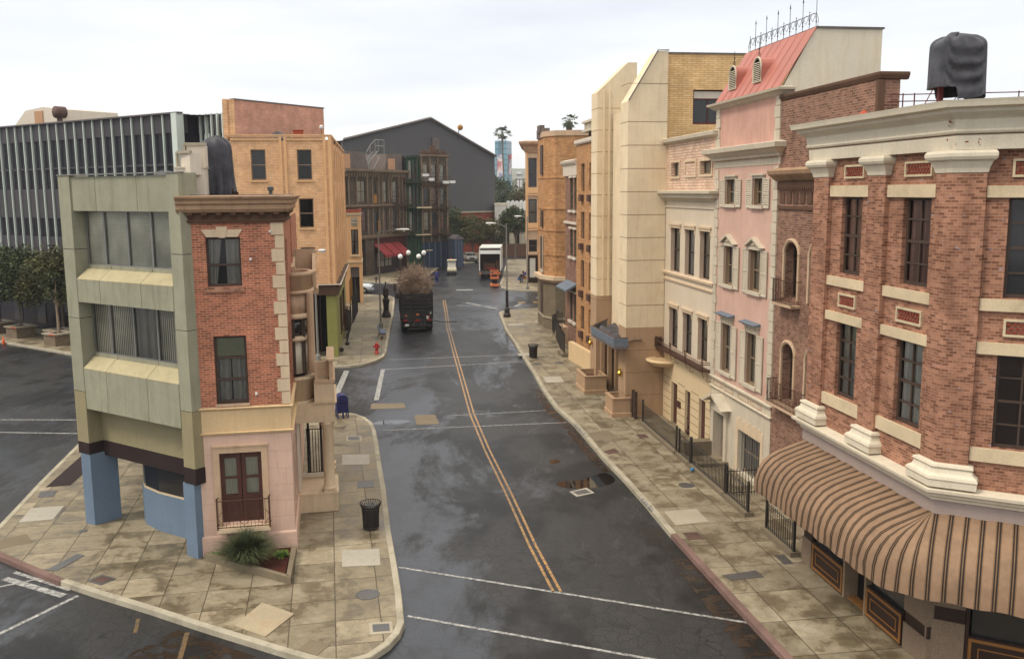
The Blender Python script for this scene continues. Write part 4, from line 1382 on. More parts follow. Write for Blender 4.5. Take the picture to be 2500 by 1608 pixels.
# draped covers
def tarp(name, fr, cx, cy, z0, z1, rx, ry, label, lean=0, seed=1, swag=False, group='black tarpaulin covers on the roofs'):
    t_ = thing(name, fr, (cx, cy, z0), label, 'tarpaulin', group)
    m = MB(fr)
    nz_, na = 26, 64
    for k in range(nz_ + 1):
        u = k / nz_
        if u < .78: s_ = 1 - .06 * u
        else:
            t = (u - .78) / .22
            s_ = (1 - t ** (2.6)) ** .5 * .95 + .001
        for j in range(na):
            a = 2 * PI * j / na
            c, s2 = math.cos(a), math.sin(a)
            pw = .42 if swag else .8
            ex = math.copysign(abs(c) ** pw, c); ey = math.copysign(abs(s2) ** pw, s2)
            nn = noise.noise(Vector((c * 1.7 + seed, s2 * 1.7, u * 1.2)))
            fold = (.15 * math.sin(a * 9 + seed + 3 * nn) * (1 - u * .8) + .13 * nn) if not swag else .035 * math.sin(a * 7 + seed) * (1 - u) + .05 * nn
            if swag:
                aa = (a + PI) % (2 * PI) - PI; tq = (aa + .12) / .95; fold += .085 * math.sin(27 * (u - .32 * tq * tq)) * max(0.0, 1 - tq * tq) * min(1, u * 5) * (1 - u ** 5)
            rr = s_ * (1 + fold)
            zz = z0 + (z1 - z0) * u
            if u < .15: zz += (z1 - z0) * (.05 * math.sin(a * 3 + seed) + (.2 if (swag and s2 < -.1) else 0)) * (1 - u / .15)
            zz += (z1 - z0) * (.07 * nn if u > .5 else 0)
            m.v.append((cx + ex * rx * rr + lean * u, cy + ey * ry * rr, zz))
    for k in range(nz_):
        for j in range(na):
            j2 = (j + 1) % na
            m.f.append([k * na + j, k * na + j2, (k + 1) * na + j2, (k + 1) * na + j])
    m.f.append([nz_ * na + j for j in range(na)])
    m.build('cover', 'tarp', t_, True)
    return t_


tl = tarp('covered_searchlight', BK, -1.95, 2.2, 10.99, 12.72, .47, .4, 'tall slim black tarpaulin bundle standing on the brick house roof', -.03, 2.3)
m = MB(BK)
m.box(-2.5, -1.4, 2.4, 2.5, 10.97, 11.05); m.tube([(-2.45, 1.9, 10.97), (-2.3, 2.1, 11.3)], .02, 5); m.tube([(-1.45, 1.9, 10.97), (-1.6, 2.1, 11.3)], .02, 5)
m.build('stand', 'rust_iron', tl)
m = MB(BK); m.lathe(-.45, 3.0, [(.06, 10.97), (.06, 11.08), (.1, 11.1), (.1, 11.2), (.02, 11.24)], 10)
tag(m.build('roof_vent', 'steel_dark', None, loc=(-.45, 3, 10.97)), 'tiny dark vent pipe on the brick house roof', 'vent')

# ================================================================== DARK GLASS OFFICE BLOCK (left)
ob_ = thing('glass_office', GR, (-36, 24), 'long dark glass office block with pale vertical fins', 'building')
m = MB(GR); m.box(-72, -26.5, 24.25, 29, .15, 16.2); m.build('core', 'glass_office', ob_)
m = MB(GR)
for z0, z1 in ((15.15, 16.4), (9.2, 11.45), (5.35, 7.75), (12.95, 13.08)):
    m.box(-72, -26.45, 24.12, 24.3, z0, z1)
m.build('spandrel', 'spandrel', ob_)
m = MB(GR)
for k in range(39): 
    x = -26.5 - 1.18 * (k + .35)
    m.box(x - .045, x + .045, 24.0, 24.14, 4.2, 16.4)
m.build('fin', 'alu_fin', ob_)
m = MB(GR); m.box(-26.85, -26.3, 23.8, 24.4, 4.2, 16.42); m.build('corner_pier', 'alu_fin', ob_)
m = MB(GR); m.box(-72, -26.2, 23.86, 24.3, 16.4, 16.5); m.build('roof_edge', 'slate', ob_)
m = MB(GR)
for k in range(12):
    x = -27.4 - 3.54 * k
    m.box(x - 1.0, x + .2, 24.2, 24.24, .7, 3.9)
m.build('ground_window', 'glass_dark', ob_)
m = MB(GR); m.box(-72, -26.3, 24.0, 24.26, 4.0, 4.2); m.build('canopy_edge', 'slate', ob_)
# stepped bays right of the corner
m = MB(GR)
m.prism([(-26.4, 24.3), (-26.6, 26.2), (-25.3, 25.9), (-23.6, 26.2), (-23.6, 28.2), (-26.4, 28.2)], .15, 16.3); m.build('stepped_bay', 'glass_office', ob_)
m = MB(GR)
m.sweep([(.05, 15.1), (.05, 16.4), (-.1, 16.4), (-.1, 15.1)], [(-26.4, 24.3), (-26.6, 26.2), (-25.3, 25.9), (-23.6, 26.2)])
m.build('spandrel', 'spandrel', ob_)
m = MB(GR)
for z0, z1 in ((15.1, 16.35), (9.2, 11.4)): m.box(-26.45, -23.6, 25.6, 25.7, z0, z1)
m.build('spandrel', 'spandrel', ob_)
m = MB(GR)
for x in (-26.0, -25.4, -24.8, -24.2, -23.65): m.box(x - .05, x + .05, 25.45, 25.6, 4.2, 16.4)
m.build('fin', 'alu_fin', ob_)
m = MB(GR)
for x, y in ((-26.5, 25.2), (-26.6, 26.1), (-25.9, 26.0), (-25.3, 25.85), (-24.6, 25.95), (-23.9, 26.1)): m.box(x - .07, x + .07, y - .25, y + .1, 4.2, 16.4)
m.build('fin', 'alu_fin', ob_)
# roof house behind and a round fan
rh = thing('roof_house', GR, (-60, 34, 16.3), 'cream gabled plant house with a brown door panel on the glass block roof', 'plant house')
m = MB(GR); m.exty([(-67.6, 16.2), (-63.0, 19.15), (-59.9, 19.35), (-57.0, 19.0), (-56.6, 16.2)], 34, 40); m.build('wall', 'white_wall', rh)
m = MB(GR); m.box(-61.3, -59.9, 33.9, 34.02, 16.2, 19.0); m.build('door', 'plywood', rh)
m = MB(GR); m.tube([(-56.0, 32.9, 18.6), (-56.0, 33.8, 18.6)], .55, 14); m.tube([(-56.0, 33.3, 16.3), (-56.0, 33.3, 18.2)], .25, 8)
tag(m.build('roof_fan', 'grate', None, True, loc=(-56.0, 33.3, 16.3)), 'round rusty fan on a white stand on the glass block roof', 'fan')

# ================================================================== YELLOW CORNER HOUSE (second left block); x across, y away
yb = thing('yellow_house', FF, (-6, 62.1), 'yellow brick corner house with stepped roofline over an olive green shop front', 'building')
HF = [(-7.98, -7.06, 11.84, 13.78), (-5.08, -4.15, 11.84, 13.78), (-7.98, -7.06, 8.75, 10.65), (-5.08, -4.15, 8.75, 10.65), (-7.98, -7.06, 6.0, 7.48), (-5.08, -4.15, 6.0, 7.48)]
m = MB(FF); m.wall(-9.55, -2.9, 4.9, 14.35, HF, 62.1, .2); m.build('brick_wall', 'brick_yellow', yb)
HS = []
for z0, z1 in ((11.8, 14.0), (8.5, 10.6), (5.1, 7.2)):
    for a in (66.3, 70.1, 73.9, 77.7, 81.2): HS.append((a, a + 1.2, z0, z1))
m = MB(LL); m.wall(62.1, 85.0, 4.9, 14.35, HS, 2.9, .2); m.build('brick_wall', 'brick_yellow', yb)
for k, h in enumerate(HF): window(yb, FF, *h, 62.24, 1, 2, 'win_tan', [None, 'blind_warm', None, 'curtain_white', 'curtain_white', None][k], fw=.06)
m = MB(FF)
for h in HF: m.box(h[0] - .06, h[1] + .06, 62.02, 62.15, h[2] - .12, h[2])
m.build('window_sill', 'yellowgrey', yb)
for h in HS: MB(LL).box(h[0], h[1], 3.05, 3.06, h[2], h[3]).build('window', 'glass_dark', yb)
m = MB(FF)
for a, b in ((-6.2, -6.02), (-5.88, -5.72), (-3.42, -3.24), (-3.08, -2.88), (-9.55, -9.4)): m.box(a, b, 62.04, 62.12, 4.9, 14.6)
m.box(-9.2, -6.22, 62.03, 62.12, 14.35, 14.5); m.box(-5.7, -3.44, 62.03, 62.12, 14.35, 14.5)
m.build('pilaster', 'yellowgrey', yb)
m = MB(LL)
for a in (62.14, 64.2, 68.9, 72.6, 76.3, 80.0, 84.6): m.box(a, a + .35, 2.84, 2.92, 4.9, 14.6)
m.build('pilaster', 'yellowgrey', yb)
m = MB(FF)
for k in range(24): m.box(-9.1 + k * .12, -9.04 + k * .12, 62.0, 62.1, 14.5, 14.58)
for k in range(18): m.box(-5.65 + k * .12, -5.59 + k * .12, 62.0, 62.1, 14.5, 14.58)
m.build('dentils', 'cornice_brown', yb)
m = MB(FF); m.sweep([(-.1, 14.58), (.06, 14.58), (.08, 14.72), (-.1, 14.74)], [(-9.55, 62.1), (-2.9, 62.1), (-2.9, 85)]); m.build('parapet_cap', 'brick_yellow', yb)
MB(FF).box(-9.5, -3.0, 62.3, 84.9, 4.9, 14.4).build('body', 'interior', yb)
# taller rear part: pilaster and pink brick flank at an angle
m = MB(FF); m.box(-9.62, -9.32, 62.3, 63.2, 5, 16.95); m.box(-9.2, -8.88, 62.3, 63.2, 5, 16.95); m.box(-9.32, -9.2, 62.36, 63.2, 5, 16.93); m.build('tall_pilaster', 'brick_yellow', yb)
WF = Fr(*FF.w(-8.88, 62.36).xy, 58)
m = MB(WF); m.box(0, 8.15, 0, .3, 9, 16.92); m.build('pink_brick_flank', 'brick_salmon', yb)
m = MB(WF); m.box(-.02, 8.2, -.04, .34, 16.92, 17.0); m.build('coping', 'slate', yb)
# shop front
m = MB(FF); m.sweep([(0, 4.3), (.16, 4.32), (.18, 4.92), (.32, 4.96), (.33, 5.03), (0, 5.06)], [(-9.6, 62.1), (-2.9, 62.1), (-2.9, 79)]); m.build('shop_cornice', 'brown_band', yb)
m = MB(FF); m.sweep([(.3, 5.0), (.37, 5.01), (.37, 5.07), (.3, 5.07)], [(-9.6, 62.1), (-2.9, 62.1), (-2.9, 79)]); m.build('gutter', 'white_wall', yb)
m = MB(FF); m.box(-3.56, -2.9, 62.1, 62.7, .15, 4.3); m.box(-9.5, -5.2, 62.1, 62.6, .15, 4.3); m.build('olive_pier', 'olive', yb)
m = MB(LL); m.wall(62.7, 79, .15, 4.3, [(67.2, 68.9, 1.0, 3.5), (72.0, 74, .9, 3.5)], 2.9, .25); m.build('olive_side_wall', 'olive', yb)
m = MB(LL); m.box(67.2, 68.9, 3.12, 3.14, 1.0, 3.5); m.box(72, 74, 3.12, 3.14, .9, 3.5); w_ = m.build('shop_window', 'glass_dark', yb)
m = MB(LL)
for a in (67.15, 68.85, 71.95, 73.95): m.box(a, a + .1, 2.82, 2.95, .9, 3.6)
m.build('window_frame', 'dark_wood', w_)
m = MB(FF); m.box(-5.2, -3.56, 64.5, 64.6, .15, 4.3); m.build('recess_wall', 'interior', yb)
m = MB(FF); m.box(-4.6, -4.5, 64.2, 64.4, .15, 4.2); m.box(-4.15, -4.07, 64.2, 64.4, .15, 4.2); m.build('door_frame', 'dark_wood', yb)
MB(FF).box(-9.5, -3.2, 64.8, 79, .15, 4.3).build('body', 'interior', yb)
# tarpaulin heap and hatch on its roof
m = MB(FF)
for k in range(11):
    for j in range(5):
        m.v.append((-6.9 + k * .13, 62.6 + j * .2, 14.45 + .62 * math.sin(PI * k / 10) ** .7 * math.sin(PI * j / 4) * (1 - .03 * k) + .03 * math.sin(k * 3.1)))
for k in range(10):
    for j in range(4): m.f.append([k * 5 + j, k * 5 + j + 1, k * 5 + j + 6, k * 5 + j + 5])
tag(m.build('tarpaulin_heap', 'tarp', None, True, loc=(-6.3, 63, 14.4)), 'low black tarpaulin heap on the yellow brick roof', 'tarpaulin')
m = MB(FF); m.box(-5.35, -4.75, 63.2, 63.9, 14.4, 15.05); m.box(-5.4, -4.7, 63.15, 63.95, 15.05, 15.1)
tag(m.build('roof_hatch', 'terracotta', None, loc=(-5, 63.5, 14.4)), 'salmon coloured hatch on the yellow brick roof', 'hatch')

# ---- small cream shop house at the far end of the second block
cb = thing('cream_shop_house', FF, (-2.4, 93), 'narrow two-storey cream house with a carved panel and red roof trim', 'building')
m = MB(FF)
HB = [(-2.68, -2.0, 4.95, 7.42), (-2.86, -2.0, .15, 3.72)]
m.wall(-8, -1.75, .15, 9.1, HB, 93, .5); m.box(-1.76, -1.74, 93, 97, .15, 9.1); m.box(-8, -1.76, 93.6, 97, .15, 9.05); m.build('wall', 'yellowgrey', cb)
m = MB(FF); m.sweep([(0, 8.75), (.06, 8.8), (.1, 9.0), (0, 9.02)], [(-8, 93), (-1.75, 93), (-1.75, 97)]); m.sweep([(0, 4.1), (.08, 4.15), (.08, 4.3), (0, 4.3)], [(-8, 93), (-1.75, 93), (-1.75, 97)])
m.box(-2.8, -1.9, 92.9, 93.0, 4.75, 4.93); m.build('moulding', 'cream_stone', cb)
m = MB(FF); m.sweep([(0, 9.1), (.08, 9.12), (.04, 9.38), (-.1, 9.38)], [(-8, 93), (-1.75, 93), (-1.75, 97)]); m.build('roof_trim', 'redbrickwall', cb)
m = MB(FF); m.box(-2.66, -2.04, 92.94, 93.0, 7.8, 8.6)
for k in range(6): m.ball(-2.58 + .09 * k, 92.93, 8.05 + .3 * (k % 2), .07, 6)
m.build('carved_panel', 'concrete', cb)
window(cb, FF, -2.68, -2.0, 4.95, 7.42, 93.3, 2, 2, 'win_frame', 'curtain_white', split=.3, fw=.07)
m = MB(FF); m.box(-2.86, -2.0, 93.2, 93.3, 2.7, 3.7); m.build('grey_panel', 'slate', cb)
m = MB(FF); m.box(-2.86, -2.0, 93.45, 93.5, .15, 2.7); d_ = m.build('door', 'glass_dark', cb)
m = MB(FF); m.box(-2.5, -2.42, 93.4, 93.46, .15, 2.7); m.box(-2.86, -2.78, 93.4, 93.46, .15, 2.7); m.build('door_frame', 'slate', d_)

# fences and yard things along the second block
fe = thing('iron_fence', LL, (79, 2.3), 'tall black iron fence with gilt tips beside the cream shop house', 'fence')
railing(fe, (78, 2.35), (86, 2.1), .15, 2.2, .35, .03, (0, .5, 1), fr=LL)
m = MB(LL)
for k in range(9): m.box(78.2 + k * .9, 78.35 + k * .9, 2.5, 2.55, 1.8, 3.7)
m.build('gilt_bar', 'board_yellow', fe)
fe2 = thing('iron_fence', LL, (71, 2.5), 'black iron area fence against the olive shop wall', 'fence')
railing(fe2, (70.3, 2.5), (77, 2.45), .15, 1.75, .3, .03, (0, .35, .7, 1), fr=LL)
m = MB(LL); m.prism([(74, 2.6), (76, 2.6), (76, 3), (74, 3)], .15, 1.9); m.build('ivy_panel', 'frieze_dark', fe2)
po = MB(LL); po.lathe(67, 2.45, [(.16, .15), (.16, .3), (.07, .4), (.06, .9), (.09, .95), (.02, 1.05)], 10)
tag(po.build('bollard', 'iron', None, loc=(67, 2.45, .15)), 'short black bollard at the foot of the olive wall', 'bollard')
po = MB(LL); po.tube([(63.9, 2.75, .3), (64.2, 2.75, .3)], .16, 10); tag(po.build('hose_reel', 'iron', None, loc=(64, 2.75, .15)), 'small black round reel lying by the olive pier', 'reel')

# ================================================================== DARK FRONTS at the far left corner
DB = Fr(-19.7, 120.9, 65)      # x right-away along the front, y into the building
db = thing('dark_tenement', DB, (3, 0), 'dark weathered wooden corner tenement with a patched mansard roof and red shop awnings', 'building')
m = MB(DB)
HD = [(-3.2, -2.5, 9.7, 12.6), (-.22, 1.6, 9.75, 12.55), (3.5, 4.1, 10.9, 12.5), (5.9, 6.75, 9.65, 12.5), (8.15, 9.3, 9.6, 12.5), (.45, 1.6, 6.0, 8.7), (3.4, 4.5, 5.7, 8.6), (5.5, 6.6, 5.8, 8.6), (7.9, 9.0, 5.7, 8.5), (9.7, 10.8, 5.7, 8.5)]
m.wall(-3.6, 11.6, 5.0, 13.3, HD, 0, .3); m.build('front_wall', 'dark_iron_front', db)
cu = ['curtain_pink', 'curtain_lace', None, 'curtain_white', 'curtain_white', 'curtain_pink', None, 'curtain_pink', None, 'curtain_dim']
for k, h in enumerate(HD): window(db, DB, *h, .07, 2 if k == 1 else 1, 2, 'win_frame', cu[k], fw=.08, split=0)
MB(DB).box(3.5, 4.2, -.04, 0, 9.6, 10.7).build('boarded_panel', 'board_yellow', db)
MB(DB).box(4.3, 4.9, -.04, 0, 6.0, 7.3).build('boarded_panel', 'board_yellow', db)
m = MB(DB)
for prof in ([(0, 13.3), (.25, 13.35), (.45, 13.55), (.75, 13.7), (.8, 14.0), (0, 14.05)], [(0, 9.0), (.2, 9.05), (.45, 9.25), (.45, 9.4), (0, 9.45)], [(0, 4.9), (.3, 5.0), (.4, 5.3), (.4, 5.4), (0, 5.42)]):
    m.sweep(prof, [(-3.7, 0), (11.7, 0)])
m.build('cornice', 'dark_iron_light', db)
m = MB(DB)
for x in (-3.4, -2.3, -.5, 1.9, 3.1, 4.6, 5.5, 7.1, 7.7, 9.7, 10.6, 11.5):
    m.box(x - .12, x + .12, -.12, 0, 9.45, 13.3); m.box(x - .22, x + .22, -.2, 0, 12.85, 13.25); m.box(x - .12, x + .12, -.12, 0, 5.42, 9.0)
m.build('pilaster', 'dark_iron_light', db)
m = MB(DB)
for k in range(26): m.box(-3.4 + k * .6, -3.22 + k * .6, -.5, 0, 13.05, 13.5)
m.build('cornice_bracket', 'dark_iron_light', db)
MB(DB).box(-3.6, 11.6, .35, 9, .15, 13.9).build('body', 'interior', db)
# mansards with plywood patches
m = MB(DB); m.exty([(-3.6, 13.95), (3.3, 13.95), (2.4, 16.2), (-3.4, 16.3)], .5, 6); m.exty([(7.1, 13.95), (11.6, 13.95), (11.6, 16.3), (7.8, 16.2)], .5, 6); m.build('mansard_roof', 'roof_grey', db)
m = MB(DB); m.box(-3.2, -1.1, .38, .5, 14.1, 15.9); m.box(7.9, 9.6, .38, .5, 14.1, 15.6); m.build('plywood_patch', 'plywood', db)
m = MB(DB)
m.tube([(2.6, .8, 14.2), (6.0, .8, 16.5)], .07, 5); m.tube([(3.0, 1.6, 14.2), (6.2, 1.6, 16.5)], .07, 5)
for k in range(9):
    t_ = k / 8; m.box(2.7 + 3.3 * t_ - .12, 2.7 + 3.3 * t_ + .12, .8, 1.6, 14.2 + 2.3 * t_ - .02, 14.2 + 2.3 * t_ + .02)
for x, z0, z1 in ((4.2, 15.3, 17.2), (5.4, 16.2, 18.0), (6.2, 16.5, 18.0), (3.2, 14.4, 16.2), (7.6, 16.2, 18.0)): m.tube([(x, .8, z0), (x, .8, z1)], .05, 4)
m.tube([(3.2, .8, 16.2), (4.2, .8, 17.2), (5.4, .8, 18.0), (7.6, .8, 18.0)], .05, 4); m.tube([(5.4, .8, 17.2), (7.6, .8, 17.2)], .05, 4)
for k in range(7): m.tube([(2.8 + .3 * k, 1.0, 14.0), (3.6 + .2 * k, 1.2, 15.2 + .15 * k)], .05, 4)
m.tube([(4.8, .8, 14.1), (6.4, .8, 15.8)], .08, 5)
m.build('roof_stair', 'grey_metal', db)
# shop level
m = MB(DB)
m.box(-3.6, -.2, .1, .3, .15, 4.9); m.box(2.9, 12, .0, .25, 3.6, 4.9)
m.build('shop_wall', 'maroon_front', db)
m = MB(DB); m.box(1.0, 3.0, -.15, .4, .15, 4.9); m.box(-.9, -.3, -.05, .3, .15, 4.9); m.box(11.3, 11.7, -.1, .3, .15, 4.9); m.build('shop_pier', 'dark_iron_front', db)
MB(DB).box(-.1, .5, .02, .1, .9, 3.4).build('door_panel', 'plywood', db)
m = MB(DB); m.box(3.0, 11.3, .2, .3, .15, 3.6); m.build('shop_front', 'shop_dark', db)
for a in (4.2, 6.1): 
    w_ = MB(DB).box(a, a + 1.5, .12, .2, 1.1, 2.9).build('shop_window', 'curtain_dim', db)
    m = MB(DB); m.box(a + .7, a + .8, .08, .14, 1.1, 2.9); m.box(a, a + 1.5, .08, .13, 1.95, 2.02); m.build('window_frame', 'win_frame', w_)
for a in (3.2, 5.4, 7.6):
    w_ = 1.95
    m = MB(DB); m.extx([(0, 4.15), (0, 4.05), (-1.7, 2.75), (-1.72, 2.45), (-1.78, 2.45), (-1.76, 2.82), (-.0, 4.2)], a, a + w_)
    m.build('shop_awning', 'awning_red', db)

def fire_escape(root, fr, xa, xb, levels, rise):
    m = MB(fr)
    for z in levels:
        m.box(xa, xb, -1.1, -.12, z, z + .06)
        for zz in (z + .5, z + 1.0): m.tube([(xa, -.1, zz), (xa, -1.1, zz), (xb, -1.1, zz), (xb, -.1, zz)], .028, 4)
        for k in range(int((xb - xa) / .25) + 1): m.tube([(xa + .25 * k, -1.1, z), (xa + .25 * k, -1.1, z + 1.0)], .014, 4)
        m.tube([(xa + .5, -.6, z), (xa + 1.9, -.6, z + rise)], .04, 4); m.tube([(xa + .9, -.6, z), (xa + 2.3, -.6, z + rise)], .04, 4)
        for k in range(8):
            t_ = (k + .5) / 8; m.tube([(xa + .5 + 1.4 * t_, -.6, z + rise * t_), (xa + .9 + 1.4 * t_, -.6, z + rise * t_)], .02, 4)
    return m.build('fire_escape', 'rust_iron', root)


fire_escape(db, DB, 7.6, 11.4, (5.5, 9.5), 3.7)
# green iron front and arched front
e0 = DB.w(11.75, 0)
AB = Fr(e0.x, e0.y, 38)
gf = thing('green_iron_house', AB, (1.2, 0), 'narrow verdigris green front with fire escapes between the dark tenement and the arched front', 'building')
HG = [(.45, .9, 12.9, 15.4), (1.15, 1.6, 12.9, 15.4), (1.8, 2.15, 12.9, 15.4), (.45, .9, 9.4, 11.8), (1.15, 1.6, 9.4, 11.8), (1.8, 2.15, 9.4, 11.8), (.45, .9, 5.6, 8.2), (1.15, 1.6, 5.6, 8.2), (1.8, 2.15, 5.6, 8.2)]
m = MB(AB); m.wall(0, 2.38, .15, 16.0, HG, 0, .25); m.build('front_wall', 'green_front', gf)
for k, h in enumerate(HG): MB(AB).box(h[0], h[1], .1, .12, h[2], h[3]).build('window', 'glass_dark' if k % 3 else 'curtain_dim', gf)
m = MB(AB)
for z in (4.9, 8.7, 12.3, 15.8): m.sweep([(0, z - .2), (.2, z - .1), (.35, z + .1), (.35, z + .2), (0, z + .22)], [(-.05, 0), (2.4, 0)])
for x in (.15, 1.02, 1.7, 2.28): m.box(x - .08, x + .08, -.14, 0, .15, 15.7)
m.build('cornice', 'green_front', gf)
m = MB(AB); m.box(.6, 2.1, .05, .1, .15, 3.6); m.build('shop_front', 'navy_front', gf)
m = MB(AB)
for z in (5.0, 8.8, 12.3):
    m.box(-.6, 3.0, -1.15, -.1, z, z + .06)
    for zz in (z + .55, z + 1.05): m.tube([(-.6, -.1, zz), (-.6, -1.15, zz), (3.0, -1.15, zz), (3.0, -.1, zz)], .025, 4)
    for k in range(13): m.tube([(-.6 + .3 * k, -1.15, z), (-.6 + .3 * k, -1.15, z + 1.05)], .015, 4)
    m.tube([(.2, -.7, z), (1.7, -.7, z + 3.6)], .035, 4); m.tube([(.6, -.7, z), (2.1, -.7, z + 3.6)], .035, 4)
m.tube([(.3, -.9, 1.6), (.3, -.9, 5)], .03, 4)
m.build('fire_escape', 'rust_iron', gf)
m = MB(AB); m.box(.9, 3.4, -1.35, -1.15, 8.78, 8.95); m.box(.7, 3.2, -1.35, -1.15, 4.98, 5.12); m.box(2.3, 3.4, -1.3, -1.15, 2.75, 2.87); m.build('balcony_edge', 'lintel', gf)
MB(AB).box(0, 2.38, .3, 8, .15, 15.8).build('body', 'interior', gf)
af = thing('arched_house', AB, (4.6, 0), 'dark front with three arched upper windows and a ragged parapet, right of the green front', 'building')
HA = []
for z0, z1 in ((12.4, 15.0), (9.2, 11.6), (5.6, 8.2)):
    for x in (2.85, 4.2, 5.6): HA.append((x, x + .85, z0, z1))
m = MB(AB); m.wall(2.4, 7.0, 3.9, 16.4, HA, 0, .3); m.build('front_wall', 'arch_front', af)
cc = ['curtain_lace', 'curtain_white', 'curtain_white', None, 'curtain_pink', 'curtain_dim', 'curtain_lace', None, 'curtain_pink']
for k, h in enumerate(HA): window(af, AB, *h, .07, 1, 2, 'win_frame', cc[k], fw=.07)
for h in HA:
    m = MB(AB); cx, zz = (h[0] + h[1]) / 2, h[3] - .35
    for r0 in (.5,):
        pts = [(cx + r0 * math.cos(PI * k / 10), -.06, zz + r0 * math.sin(PI * k / 10)) for k in range(11)]
        m.tube(pts, .08, 5)
    # spandrels closing the square opening into an arch
    for s_ in (-1, 1):
        q = [(cx + s_ * .43, h[3] + .01)] + [(cx + s_ * .43 * math.sin(PI / 2 * k / 5), zz + .36 * math.cos(PI / 2 * k / 5)) for k in range(6)]
        m.exty(q, -.005, .1)
    m.build('arch_trim', 'dark_iron_light', af)
m = MB(AB)
for z in (4.9, 8.6, 11.95, 16.0): m.sweep([(0, z - .15), (.25, z - .05), (.4, z + .1), (.4, z + .2), (0, z + .25)], [(2.4, 0), (7.1, 0)])
for x in (2.55, 3.95, 5.32, 6.85): m.box(x - .13, x + .13, -.2, 0, 3.9, 15.9); m.box(x - .22, x + .22, -.3, 0, 14.0, 14.3)
m.build('cornice', 'dark_iron_light', af)
m = MB(AB)
for k in range(14):
    x = 2.5 + k * .33; m.box(x, x + .22, .0, .3, 16.2, 16.5 + .5 * abs(math.sin(k * 1.9)))
m.box(4.3, 5.1, .1, .3, 16.3, 17.6)
m.build('ragged_parapet', 'frieze_dark', af)
m = MB(AB); m.box(2.4, 7.0, .0, .2, .15, 3.9); m.build('shop_front', 'navy_front', af)
m = MB(AB)
for x in (2.7, 3.6, 4.6, 5.6, 6.6): m.box(x - .12, x + .12, -.1, 0, .15, 3.9)
m.build('shop_pier', 'booth', af)
MB(AB).box(2.4, 7.0, .35, 8, .15, 16.2).build('body', 'interior', af)
for k, (x, z, s_) in enumerate(((2.6, 13.2, 1), (3.5, 12.6, 1), (6.0, 12.2, 1), (7.1, 12.25, 1))):
    t_ = thing('flood_light', AB, (x, -.9, z), ['white box light highest on the left above the arched windows', 'white box light below the first one at the arched front', 'white box light right of the middle arch', 'white box light at the right end of the arched front'][k], 'light fixture', 'white box lights on the arched front')
    m = MB(AB); m.prism([(x - .5, -1.3), (x + .5, -1.2), (x + .5, -.8), (x - .5, -.9)], z, z + .38); m.build('housing', 'white', t_)
    m = MB(AB); m.tube([(x, -.9, z + .1), (x, 0, z - .3)], .04, 4); m.build('bracket', 'iron', t_)
fire_escape(af, AB, 3.6, 6.9, (5.1, 8.8, 12.2), 3.4)
bt = thing('blue_booth', AB, (7.2, -1.6), 'tall slate blue wooden booth at the end of the arched front', 'booth')
m = MB(AB); m.box(6.5, 8.1, -2.2, -.6, .15, 4.2)
m.build('body', 'booth', bt)
m = MB(AB); m.box(6.4, 8.2, -2.3, -.5, 4.2, 4.35); m.exty([(6.4, 4.35), (8.2, 4.35), (7.3, 4.9)], -2.3, -.5); m.build('roof', 'slate', bt)
m = MB(AB)
for x in (6.55, 7.05, 7.55, 8.05): m.box(x - .04, x + .04, -2.24, -2.2, .2, 4.15)
m.build('panel_strip', 'navy_front', bt)

# globe lamps before the dark fronts
gl0 = None
for k, (px, py, h, lab) in enumerate(((-13.75, 114.5, 2.75, 'globe street lamp nearest the red awnings, leftmost of four'), (-13.35, 120.0, 2.85, 'globe street lamp second from the left before the green front'), (-11.55, 115.3, 2.7, 'globe street lamp third from the left before the green front'), (-11.4, 120.5, 2.8, 'globe street lamp rightmost of four on a post'))):
    if gl0 is None:
        gl0 = thing('globe_lamp', WR, (0, 0, 0), lab, 'street lamp', 'white globe lamps on dark posts')
        m = MB(WR); m.lathe(0, 0, [(.2, 0), (.2, .3), (.1, .45), (.08, 2.4), (.12, 2.5), (.06, 2.6)], 10); m.build('post', 'iron', gl0)
        MB(WR).ball(0, 0, 2.85, .3, 14).build('globe', 'globe', gl0, True)
        gl0.location = (px, py, .15); gl0.scale = (1, 1, h / 2.6); r_ = gl0
    else:
        dup(gl0, WR, (px, py, .15), lab).scale = (1, 1, h / 2.6)

# ================================================================== SOUND STAGE
SY = 185
gy = R_(-0)
lx, ax, rx = -34.2, -16.5, -3.45


def at_px(px, Y):
    d = _X * ((px - 1250) / 2259.0) + _F
    return d.x / d.y * Y


SF = Fr(at_px(836, 150), 150, 42)          # gable runs right and away
st = thing('sound_stage', SF, (15, 0), 'huge charcoal grey sound stage with a gabled wall and pale metal roof', 'building')
m = MB(SF); m.exty([(0, 0), (52, 0), (52, 19.3), (24, 27.0), (0, 19.6)], 0, .5)
GW = m


def on_plane(fr, px, py):
    """point where a viewing line meets the vertical front plane y=0 of a frame (survey helper)"""
    d = _X * ((px - 1250) / 2259.0) + _U * ((804 - py) / 2259.0) + _F
    c = Vector((0, 0, 11.0))
    k = (fr.o - c).dot(fr.y) / d.dot(fr.y)
    q = c + d * k
    return (q - fr.o).dot(fr.x), q.z


